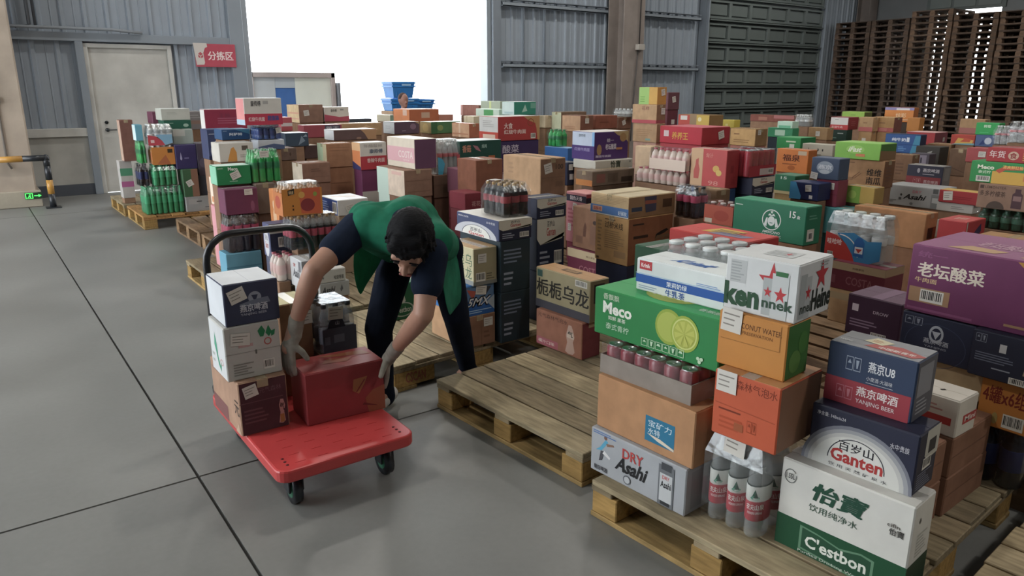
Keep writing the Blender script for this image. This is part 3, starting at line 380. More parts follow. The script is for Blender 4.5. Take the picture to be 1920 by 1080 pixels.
C('tan_b', 'tan carton with a red base stripe in the tall tan tower', 'BC9A74', 'kraft', Rc='86664C', L=[r(0, 0, 1, .18, 'B8525A'), t(.4, .7, .7, .9, '花样', '8A5A50', .02)], R=[r(0, 0, 1, .18, '9A4A50')], st=[('R', .7, .65, .06, .07, 0)])
C('topyellow', 'lime and yellow carton topping the tall tan tower', 'C08A3A', Lc='D0A24A', L=[r(0, 0, .55, 1, '9AC46A'), l(.08, .1, .4, .5, 3, '7AA850')], st=[('R', .6, .7, .06, .07, 10)])
C('dmag', 'dark mauve carton behind the tall tan tower', '6A4048', L=[], st=[('R', .5, .6, .06, .07, 12)], fill=('6A3440', 'paper', [], [r(.4, .4, .7, .6, 'C8C0BC')]))
C('redyel', 'red and yellow carton behind the flat red carton', '8A6A3E', Lc='C04A3E', L=[r(.38, 0, .6, 1, '9A8060'), r(.6, 0, 1, 1, 'D0B04A'), r(.08, .5, .3, .9, 'D8D5D0'), e(.7, .6, .06, .2, 'E8DCA8')])
C('yellows', 'small bright yellow carton in the far row', 'C4B02E', L=[r(.3, .2, .5, .5, 'D8CC7A')])
C('redflat', 'flat bright red gift carton with gold lettering', 'A82C36', Lc='BC3242', Tc='C8606A', L=[t(.3, .25, .68, .68, '养养王', 'D0A23A', .02), r(.1, .4, .22, .75, 'D0BCBC')], st=[('R', .68, .55, .09, .08, 14)], fill=('B0424A', 'paper'))
C('tan1415', 'tan carton with fine lettering right of the flat red carton', '94744E', 'kraft', Lc='C09A64', L=[l(.15, .15, .9, .4, 2, '9A7448'), l(.15, .6, .45, .75, 1, '8A6440')], st=[('R', .3, .8, .05, .05, 0)], fill=('C07A6A', 'paper'))
C('red98', 'red citrus drink carton with a kraft bottle print side', 'A8363A', Lc='B94544', Tc='C8857A', L=[r(0, 0, .34, 1, 'C8A27C'), p([(.1, .2), (.24, .2), (.26, .45), (.22, .6), (.22, .75), (.14, .7), (.13, .55), (.09, .4)], 'B8564E'), t(.42, .78, .62, .9, '淘汁', 'C87A70', .02), e(.72, .5, .09, .09, 'C9A04E'), e(.8, .4, .08, .08, 'CFAE58'), t(.52, .06, .8, .18, '98', 'D08A80', .005)], R=[r(.35, .4, .6, .6, '962E34'), l(.4, .1, .8, .3, 5, '962E34')], fill=('2E4A74', 'paper'))
P('pack2', 'lower pink-capped milk bottle pack beside the citrus carton', 'pinkmilk')
P('pack1', 'upper pink-capped milk bottle pack beside the citrus carton', 'pinkmilk', L=[r(.02, 0, .98, .5, 'D8C4B4')])
C('creamc', 'cream carton left of the upper pink-capped bottles', 'C8AC8C', 'kraft')
C('gantenr', 'navy water carton under the red wrapped cans', '252A40', R=GAN_R, L=[], fill=('1E2436', 'paper'))
P('redfilm', 'red wrapped can pack beside the citrus drink carton', 'redcan', R=[r(.02, .02, .98, .42, 'A8303C'), r(.4, .06, .9, .3, 'C8B8B4'), b(.7, .1, .88, .26)])
C('brown1306', 'brown paper-wrapped carton behind the small red pack', '7E6248', 'kraft', L=[e(.6, .4, .2, .2, '8E7256')], fill=('5A5048', 'kraft'))
P('colap', 'narrow cola bottle pack behind the blue-banded lid carton', 'coke2')
P('redfilmpack', 'small pack in red film left of the green coffee carton', 'redfilm', L=[r(.02, 0, .98, .86, 'A84A34'), e(.6, .4, .25, .25, '9A3A2A'), r(.05, .02, .3, .22, 'B8AE9A')])
C('orange_fq', 'orange spring water carton with dark lettering in mid right', 'C8722A', L=[t(.2, .5, .75, .78, '福泉', '5A2A18', .03), l(.2, .32, .7, .42, 1, '8A4A20'), e(.5, .22, .12, .1, 'A85A22'), r(.68, .78, .95, .95, 'B8A48A')])
C('starsmall', 'small dark green coffee carton in mid right', '1E6A4A', L=[t(.3, .78, .6, .92, '15', 'C8D8CC', .02), r(0, 0, 1, .16, 'B8A878')], fill=('A88A5A', 'kraft'))
C('navyblue', 'navy carton with a light blue corner in mid right', '202C58', L=[p([(0, 0), (0, 1), (.2, 1), (.42, .2), (.4, 0)], '3F98CC'), r(.7, .1, .82, .3, 'D0D0D0')], st=[('L', .66, .7, .05, .05, 6)])
C('magenta', 'magenta carton with a sticker under the slate beer carton', '8A3A50', L=[r(0, .45, 1, .48, '7A3046')], st=[('L', .68, .78, .06, .05, 0)])
C('navyc', 'slate beer carton with a white crest on the magenta carton', '44546E', L=[e(.5, .55, .3, .3, '98A4B4'), t(.26, .48, .74, .68, '燕京', 'D5DAE0', .04), e(.5, .36, .18, .1, 'C0C8D0')], st=[('L', .14, .14, .06, .05, -8)])
C('gr1', 'green carton under the mint parcel in the far right field', '2E8A5E', L=[r(.3, .2, .7, .8, 'A8CCB4')], R=[], fill=('22303A', 'paper'))
C('wgreen', 'white and mint parcel on the far green carton', 'B8DCC8', L=[r(.1, 0, .9, .4, '6ABE96')])
C('gr2', 'bright green carton with white marks in the far right field', '2A9450', R=[r(0, 0, 1, 1, '227A44')], L=[l(.4, .5, .8, .8, 1, 'C8E0C4'), r(.55, .1, .75, .45, 'D0DCD0')], fill=('B8B0A0', 'paper'))
P('botfar', 'grey bottle pack far off before the sectional door', 'clear')
C('tan1517', 'small tan carton far off right of the grey bottles', 'A07F58', 'kraft', st=[('L', .5, .5, .06, .06, 0)])
C('redfar', 'long reddish carton row farthest before the sectional door', '7E4A40', 'kraft', L=[r(.55, .5, 1, 1, '9A5A58'), r(.2, .2, .4, .7, '94604A')])
C('whiteblk', 'pale carton with black marks left of the lime carton', 'B0AC9C', L=[p([(.2, .3), (.24, .5), (.22, .7)], '3A3A38'), p([(.5, .3), (.56, .5), (.52, .7)], '3A3A38'), r(.66, .4, .7, .6, '3A3A38'), l(0, .06, 1, .14, 1, '2E2E2C')], fill=('4A4038', 'kraft'))
C('dgreen', 'dark green carton under the white-and-red carton far right', '1C3A30', L=[l(.5, .6, .9, .8, 1, '9AA8A0'), l(.2, .2, .5, .4, 1, '5A7A6A')])
C('whitered', 'white and red carton with a maroon end far right', '8A2E34', Lc='D5D2CE', L=[r(0, 0, 1, .4, 'C03E40'), t(.1, .12, .7, .3, '红烧牛肉', 'E0B8B4', .02), l(.25, .75, .5, .85, 1, '8A8886')], R=[l(.3, .3, .8, .7, 3, 'A85A5E')])
C('limey', 'lime carton lying behind the white-and-red carton', '8CB43E', Rc='4A5A2A', L=[l(.4, .4, .7, .6, 1, '6A9430')])
C('tanp1', 'narrow tan carton with a pink base far right', 'B8946A', 'kraft', L=[r(0, 0, 1, .3, 'B8605E'), l(.3, .5, .7, .7, 1, '9A7450')], fill=('B08A5E', 'kraft', [r(.3, .4, .6, .7, 'D8D2C8')], []))
C('tanpink', 'wide tan carton with a pink base far right', 'B8905E', 'kraft', Rc='7A4E44', L=[r(0, 0, 1, .28, 'B8605E'), l(.3, .5, .7, .7, 1, '9A7450'), r(.35, .05, .7, .25, 'C87A74')], fill=('B08A5E', 'kraft', [l(.3, .3, .8, .6, 1, '6A5038')], []))
C('orangeb', 'orange carton with a lilac lid before the pallet stacks', 'A8622A', Lc='D07F30', L=[r(0, .82, 1, 1, '8A86B8'), r(.4, .82, .85, .95, 'D8D4D8'), t(.4, .3, .75, .62, '炫彩', 'E0B88A', .03), l(.6, .12, .95, .22, 1, 'E0C8A8')], fill=('4A3E36', 'paper'))
C('orange2', 'narrow orange carton right of the lilac-lidded carton', 'B8762A', fill=('A8702E', 'paper'))
C('redlong', 'long red carton with a mauve end behind the blue carton', '84404A', Lc='B0383C', Tc='D0A8A4', L=[], st=[('R', .7, .4, .05, .05, 0)])
C('bluec', 'blue milk carton with a pale stripe far right', '223458', Lc='2A5490', L=[t(.2, .62, .6, .8, '纯牛奶', 'D5DCE6', .03), r(.62, .6, .7, .84, 'D5DCE6'), p([(.75, 0), (1, 0), (1, .95), (.86, .95)], '3A86A8'), l(.4, .1, .65, .36, 3, '5A8AC0'), r(.02, .44, .98, .47, '1E4078')], fill=('7A5E48', 'kraft'))
C('limeyel', 'lime and yellow carton under the oat carton', 'A88A48', Lc='C0A048', L=[r(0, 0, .52, 1, '7AA43A'), e(.25, .5, .14, .25, '9AB84E')], fill=('5A4030', 'kraft'))
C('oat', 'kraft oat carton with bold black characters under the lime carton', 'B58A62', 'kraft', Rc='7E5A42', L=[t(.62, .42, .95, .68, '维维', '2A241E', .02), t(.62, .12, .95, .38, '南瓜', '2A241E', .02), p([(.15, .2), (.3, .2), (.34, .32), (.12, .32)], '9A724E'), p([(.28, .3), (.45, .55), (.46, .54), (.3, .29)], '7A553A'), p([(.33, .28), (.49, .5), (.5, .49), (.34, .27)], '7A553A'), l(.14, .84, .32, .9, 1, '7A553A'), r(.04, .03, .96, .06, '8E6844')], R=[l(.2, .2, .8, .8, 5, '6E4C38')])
C('lime', 'lime green flat carton with script on the oat carton', '74B038', Rc='4A7A38', Tc='8ABE52', L=[t(.3, .42, .62, .78, 'iFast', '3A2E22', .01, .15), e(.46, .6, .2, .26, '8CC052'), t(.32, .44, .6, .76, 'iFast', 'DDE0C8', .03, .15), r(.48, .18, .68, .34, 'C87A4A')], R=[p([(0, 0), (1, 0), (1, .5), (0, .6)], '8A6A48')])
C('brown2', 'dark kraft carton right of the oat carton', '7E5F48', 'kraft', L=[l(.2, .2, .7, .7, 4, '6A4C38')], R=[])
C('sc1', 'small charcoal carton with pale print above the slate beer tray', '4A444E', L=[r(.3, .1, .85, .9, '7E7684'), p([(.5, .2), (.62, .3), (.6, .7), (.52, .7)], '3A3440')])
C('sc2', 'narrow black carton with a grey emblem in the right field', '38342E', L=[p([(.4, .3), (.6, .4), (.7, .8), (.5, .7)], '8A8A84')])
C('sc3', 'narrow brown carton with white stickers in the right field', '8A6A4C', 'kraft', st=[('L', .8, .2, .04, .05, 0), ('L', .3, .75, .05, .06, 0)])
C('bag', 'crumpled brown wrapped parcel right of the narrow cartons', '6E5644', 'kraft', L=[p([(.1, .3), (.9, .1), (.92, .12), (.12, .33)], '5A4436')])
C('asahi2', 'silver beer carton in the right field under the slate tray', '9A9C9C', L=[t(.36, .36, .74, .62, 'Asahi', '1E1E20', .03, .12), t(.5, .68, .66, .82, 'DRY', 'B86A78', .02), r(.84, .05, .97, .7, '7E8282'), r(.86, .75, .95, .98, '5A5E5E'), r(.86, .3, .96, .55, 'B4B8B8'), e(.3, .55, .02, .06, '3A3A3A'), r(.26, .3, .31, .42, '4A4A4A'), l(.06, .14, .22, .3, 2, '7A7C7C'), e(.5, .16, .03, .06, '6A6C6C')], R=[])
C('yj2', 'slate and red beer tray on the silver carton in right field', '38384A', Rc='7A726E', Tc='9A9690', L=[r(0, 0, .96, .45, '8E3A40'), t(.45, .68, .9, .86, '燕京啤酒', 'C0BCC4', .03), l(.45, .54, .88, .62, 1, 'A8A4AE'), e(.33, .74, .04, .12, 'A8A4AE'), h(.2, .12, .42, .36, 2, 'C08080'), t(.5, .12, .9, .3, '燕京啤酒', 'C8A4A4', .02)], R=[r(.2, .3, .8, .9, '8A827C')])
C('white3', 'low white carton under the red sauce carton', 'B4B0AA', L=[l(.4, .3, .8, .7, 2, '8A8682')])
C('red2', 'red sauce carton with a mustard top in the right field', 'A42A30', Tc='C09A3A', L=[l(.1, .3, .9, .6, 2, '8E2028')], st=[('L', .24, .56, .07, .07, 5)])
P('greenbot', 'dark green bottle pack under the lemon tea carton at right', 'greenglass')
C('duoduo', 'brown lemon tea carton with a bottle print at right edge', '8F7260', 'kraft', L=[t(.04, .5, .5, .72, '多多柠檬茶', '4A3428', .02), t(.12, .82, .5, .92, 'LEMONTEA', '5A4234', .01), r(.03, .8, .1, .94, '4A3428'), p([(.62, .1), (.8, .1), (.8, .66), (.76, .74), (.76, .88), (.66, .88), (.66, .74), (.62, .66)], '4A2E34'), r(.64, .4, .78, .6, '8A6A66'), dome(.35, .02, .16, .3, '4A3A30')])
C('mecoyel', 'green and yellow tea carton on the lemon tea carton', '158A40', L=[r(.32, 0, 1, .58, 'D0A436'), t(.1, .64, .34, .84, 'Meco', 'DDE6D0', .035), t(.12, .44, .3, .58, '泰式柠', 'C8DEC0', .015), b(.1, .06, .3, .32), p([(.42, .5), (.5, .66), (.74, .7), (.72, .86), (.5, .86), (.36, .62)], 'C05038'), t(.46, .72, .74, .88, '清爽鲜红柚', 'E6C060', .02), r(.76, .2, 1, .44, 'C97A3A')])
C('redshi', 'red food carton with gold lettering at the right edge', 'A52228', L=[t(.05, .3, .32, .8, '年货', 'DCC4C0', .02), e(.46, .5, .09, .3, 'C9A890'), t(.4, .3, .52, .7, '食', '8E2026', .03), l(.62, .15, .66, .9, 5, 'D0A23A'), l(.74, .15, .78, .9, 5, 'D0A23A'), l(.86, .15, .9, .9, 5, 'D0A23A')])
C('redsm', 'small red carton beside the red food carton', 'A8484A', st=[('L', .75, .6, .06, .05, 0)])
C('bluegr', 'blue-grey carton with white logo under the bright green box', '4A5E8A', L=[e(.65, .5, .18, .3, 'C0C8D8'), p([(.2, .1), (.5, .2), (.4, .6)], '2A3E74')])
C('green1831', 'bright green box at the upper right before the pallet stacks', '14A04A', L=[t(.35, .6, .65, .85, '鲜橙', 'C0E0C4', .03), l(.2, .15, .8, .25, 1, '4AC07A')])
C('tan1801', 'tan carton with a pink base left of the bright green box', 'AE8A64', 'kraft', L=[r(0, 0, 1, .4, 'A8665E')])
P('botr', 'white bottle pack right of the bright green box', 'clearred')
P('botr2', 'pink-capped clear bottle pack at the far right edge', 'clearred')
C('redyel2', 'red and yellow snack carton below the tan carton at right', 'B03A2A', L=[p([(.15, 0), (.9, 0), (.95, .5), (.3, .7)], 'D0A03A'), p([(.4, .3), (.6, .7), (.85, .6), (.8, .3)], 'C0502E'), p([(0, 0), (1, 0), (1, .2), (.2, .1)], '6AA0A8')])
C('white4', 'white slatted carton right of the long kraft carton', 'B9B5AA', L=[l(.1, .2, .9, .9, 5, '9A968C')], fill=('8A6A50', 'kraft'))
C('redc', 'red carton with a blue bird print behind the kraft lid', 'AE2E32', Tc='BC4644', R=[p([(.3, .1), (.5, .5), (.75, .8), (.8, .4), (.6, .1)], '3A3050'), r(0, 0, .05, 1, 'B8B4AA')], T=[t(.3, .3, .7, .6, '喜洋洋', 'D8B0A0', .03)], fill=('A8585A', 'paper'))
C('kraftflat', 'flat kraft carton lid at the right edge behind purple noodles', 'A07A52', 'kraft', fill=('B08A60', 'kraft'))
# --- far left pallet
P('grn2', 'bottom green soda bottle pack on the far left pallet', 'greenwrap')
P('grn1', 'second green soda bottle pack on the far left pallet', 'greenwrap')
P('orp', 'orange wrapped juice pack on the far left stack', 'juice', R=[r(0, 0, 1, .9, 'C07A2E'), p([(.2, .05), (.8, .0), (.6, .5)], 'A8603A'), r(.7, .6, .92, .8, '3A3024')], L=[])
P('wah', 'clear bottle pack with red and blue wrap topping far left stack', 'clear', R=[p([(0, 0), (0, .5), (.3, .42), (.55, .2), (.65, 0)], 'B8424E'), p([(.3, .5), (.95, .5), (.95, .1), (.65, 0), (.55, .2)], '7AA8C4'), r(.1, .12, .24, .26, 'D8B8B8')], L=[])
C('greyfl', 'light grey carton at the base of far left pallet', '9A9A98', R=[r(.1, .5, .45, .85, 'A8A4A0'), l(.4, .6, .64, .75, 1, '4A4A4A'), l(.7, .2, .95, .32, 1, '6A6A6A')], L=[])
C('grbrown', 'green carton with brown right half on the light grey carton', '3E6444', R=[r(.55, 0, 1, 1, '8A6450')], L=[], st=[('R', .42, .5, .07, .07, 25)])
C('purplefl', 'indigo carton with a white drop on the far left stack', '3A3460', R=[p([(.2, .42), (.25, .7), (.3, .42), (.25, .36)], 'A8A4C8'), l(.4, .4, .7, .5, 1, '7A76A0')], L=[])
C('whitefl', 'white carton above the indigo carton far left', '9AA8A0', R=[r(0, .55, .6, 1, 'B8BCB4')], L=[])
C('greenfl', 'dark green water carton second from top far left', '1E5A48', R=[l(.2, .6, .4, .75, 1, '9AB8A8'), e(.8, .4, .1, .2, '9AB8A8')], L=[])
C('whitegr', 'white water carton topmost on the far left stack', 'B4B6AC', Tc='DDE2E0', R=[l(.2, .5, .6, .7, 2, 'A0A298')], L=[])
C('darkcol', 'tall dark slate carton right of the indigo carton', '4A4452', R=[e(.4, .4, .3, .15, '5E5868')], L=[])
C('darkcol2', 'dark slate carton low beside the green and brown carton', '3E4450', R=[], L=[])
C('maroonfl', 'maroon carton behind the topmost white carton far left', '6E3A50', R=[], L=[])
C('graytop', 'grey carton with brown band beside the crimson carton', '8A8688', R=[r(.1, .3, .8, .5, '9A7E74'), l(.1, .6, .9, .85, 2, 'A8A6A8')], L=[])
C('lblue', 'pale blue carton on the left corner of far left stack', '5FA0B4', Lc='C8DCDC', R=[], L=[])
P('sprfl', 'small green soda pack at the corner of far left stack', 'sprite')
P('dpk', 'dark bottle pack at the corner of far left stack', 'darkcola')
C('browntall', 'tall brown carton at the left back of far left stack', '7A544A', 'kraft', Lc='B89A88', R=[], L=[])
C('whitesm', 'pale patterned carton at the left back below brown carton', 'B0ACA8', R=[r(0, .3, 1, .45, 'A85A8A'), r(0, .6, 1, .8, '4A8A6A')], L=[])
# --- on the trolley
C('t_purple', 'brown and plum drink carton at the bottom on the trolley', 'A5826A', 'kraft', Rc='54333A', L=[r(.02, 0, .55, .3, '7A4A48'), t(.82, .35, .97, .62, '元', '3A2820', .02), l(.05, .8, .35, .9, 1, '7E5C48'), p([(.8, .0), (.92, .2), (.98, .0)], 'B89A80')], R=[r(0, .6, .9, .615, '6A454C'), t(.42, .74, .88, .84, '元气森林', '74505A', .01), l(.08, .2, .6, .5, 4, '6A454C'), p([(.78, .1), (.86, .08), (.92, .12), (.9, .3), (.93, .42), (.9, .54), (.84, .55), (.8, .44), (.82, .3)], 'B88A86'), r(.81, .1, .9, .26, 'A8743E'), t(.82, .32, .91, .48, '气', '3A2428', .03)], st=[('R', .24, .82, .055, .05, 12)])
C('t_white', 'white carton with green leaf logo in the middle on trolley', 'B9B8B2', Lc='CBCED0', L=[p([(.3, .55), (.38, .8), (.46, .6), (.5, .35), (.6, .2), (.7, .3), (.62, .1), (.48, .2), (.4, .4)], '3A9A78'), o_(.72, .3, .1, .06, .25, 'C08A88'), l(.1, .15, .3, .4, 2, 'A8ACA8')], R=[p([(.6, .86), (.68, .95), (.74, .84), (.7, .74), (.64, .74)], '1E7A4C'), p([(.74, .8), (.8, .94), (.86, .8), (.8, .72)], '1E7A4C'), p([(.84, .82), (.92, .84), (.9, .74), (.84, .72)], '1E7A4C'), o_(.77, .64, .07, .07, .3, 'B8605A'), r(.24, .6, .5, .66, 'C09A98'), r(0, .5, 1, .506, '8E8C86'), r(.53, .44, .56, .52, '6E6C66'), b(.66, .12, .86, .3), l(.12, .08, .5, .32, 5, '8A8882')], st=[('R', .28, .76, .075, .05, -6)])
C('t_yj', 'navy beer carton with a white crest on top of the trolley', '363C55', Lc='CDD2D8', Tc='D0D4D8', R=[e(.56, .62, .12, .14, '8F96A6'), p([(.5, .68), (.62, .68), (.56, .5)], '363C55'), p([(.28, .5), (.5, .56), (.62, .58), (.8, .6), (.84, .46), (.28, .42)], '6E7688'), t(.28, .3, .78, .48, '燕京啤酒', 'BFC4CE', .025), t(.28, .2, .76, .27, 'YANJING BEER', 'A8AEBC', .01)], L=[], st=[('R', .24, .72, .065, .055, 18)])
C('t_red', 'red gift box with gold leaf print held between worker hands', '8E3136', Tc='9A3A38', R=[p([(.58, .5), (.6, .72), (.78, .74), (.74, .6), (.66, .42)], '9E6A42'), p([(.64, .46), (.75, .68), (.74, .7), (.62, .46)], '7E3434'), p([(.78, .0), (1, 0), (1, .5), (.84, .44), (.74, .3)], '945038'), p([(.7, .18), (.9, .1), (.88, .12), (.72, .22)], '6E2A2C')], T=[p([(.12, .3), (.3, .5), (.5, .95), (.2, .9)], '9A5A38'), p([(.35, .4), (.6, .3), (.7, .6), (.5, .7)], '965038')], L=[])
C('t_kraft', 'kraft carton behind the red gift box on the trolley', '8E6A4E', 'kraft', Tc='C8BE94', R=[r(.5, .5, .52, .9, '74543C'), p([(.3, .4), (.42, .3), (.36, .2)], '5A4232')], st=[('R', .84, .72, .05, .06, 0)])
P('t_pack', 'black-capped water bottle pack with dark wrap on the trolley', 'blackcap', R=[p([(.18, .52), (.24, .66), (.4, .74), (.58, .72), (.66, .52)], '1E2436'), t(.4, .58, .5, .66, '山', 'A8AEBC', .01), r(.05, .0, .95, .52, '4A4E5E'), r(.1, .2, .24, .36, '6E7484'), r(.34, .22, .62, .38, '6E7484')], st=[('R', .42, .82, .07, .06, -4)])
# bottle kinds: (diameter, cap colour, wall/liquid materials, label colour and span, fill level, neck style)
BOT = {
 'water': dict(d=.1, cap='B03A4A', wall=('C8CCCA', 'pet'), liq=('B8BEBE', 'pet'), lab=('label_water', .2, .58), fl=.8),
 'clear': dict(d=.068, cap='DDE2E2', wall=('CFD4D4', 'pet'), liq=('C0C8CA', 'pet'), lab=('D0D4D4', .4, .55), fl=.85),
 'clearbig': dict(d=.09, cap='DDE2E2', wall=('CFD4D4', 'pet'), liq=('C0C8CA', 'pet'), lab=('D0D4D4', .4, .55), fl=.85, wide=1.55),
 'clearred': dict(d=.066, cap='DDE2E2', wall=('CFD4D4', 'pet'), liq=('C8CED0', 'pet'), lab=('C06A70', .5, .6), fl=.85),
 'coke': dict(d=.064, cap='B08A42', wall=('A8A8A4', 'pet'), liq=('221C1E', 'liquid'), lab=('9A3A44', .42, .62), fl=.78),
 'coke2': dict(d=.064, cap='2A2428', wall=('A8A8A4', 'pet'), liq=('221E26', 'liquid'), lab=('B04060', .5, .72), fl=.8),
 'colas': dict(d=.056, cap='9A7A4A', wall=('A0A09C', 'pet'), liq=('241E22', 'liquid'), lab=('A03A4E', .38, .6), fl=.72),
 'darkcola': dict(d=.1, cap='23232A', wall=('20242E', 'liquid'), liq=('171A24', 'liquid'), lab=('1E2C5A', .3, .65), fl=.9),
 'sprite': dict(d=.064, cap='1F8A4A', wall=('3FBF6A', 'greenpet'), liq=('18A850', 'greenpet'), lab=('1A7A4A', .42, .62), fl=.82),
 'greenwrap': dict(d=.064, cap='2A8A5A', wall=('4FA87A', 'greenpet'), liq=('2A9460', 'greenpet'), lab=('2E9E6A', .4, .66), fl=.85),
 'greenglass': dict(d=.07, cap='2A5A44', wall=('2F5A46', 'greenpet'), liq=('24503C', 'greenpet'), lab=('3A6A54', .35, .6), fl=.85),
 'pinkmilk': dict(d=.06, cap='B8586A', wall=('DCC4BC', 'liquid'), liq=('DCCABE', 'liquid'), lab=('D8B4AE', .25, .62), fl=.9),
 'juice': dict(d=.066, cap='D8D0C8', wall=('C8A078', 'liquid'), liq=('C07A2E', 'liquid'), lab=('C06A34', .2, .6), fl=.85),
 'blue': dict(d=.064, cap='C8CED6', wall=('5A74A8', 'pet'), liq=('3A5896', 'greenpet'), lab=('2F4684', .3, .6), fl=.85),
 'redcan': dict(d=.064, cap=None, wall=('B03444', 'plastic'), liq=None, lab=None, fl=1),
 'can': dict(d=.064, cap=None, wall=('8A2E3C', 'plastic'), liq=None, lab=None, fl=1),
 'redfilm': dict(d=.062, cap='C8BEB8', wall=('9A4A3A', 'liquid'), liq=('8E3E30', 'liquid'), lab=None, fl=.9),
 'blackcap': dict(d=.06, cap='1E1F26', wall=('A8ACB2', 'pet'), liq=('8A8E96', 'pet'), lab=('5A5E6C', .2, .5), fl=.8),
}
for q_ in (1, 2, 3, 4): C('kb%d' % q_, 'kraft carton right of the green-based water carton, %s' % ('lower near', 'lower far', 'upper near', 'upper far')[q_ - 1], '8E6650', 'kraft', R=[r(.02, .5, .98, .52, '745040')])
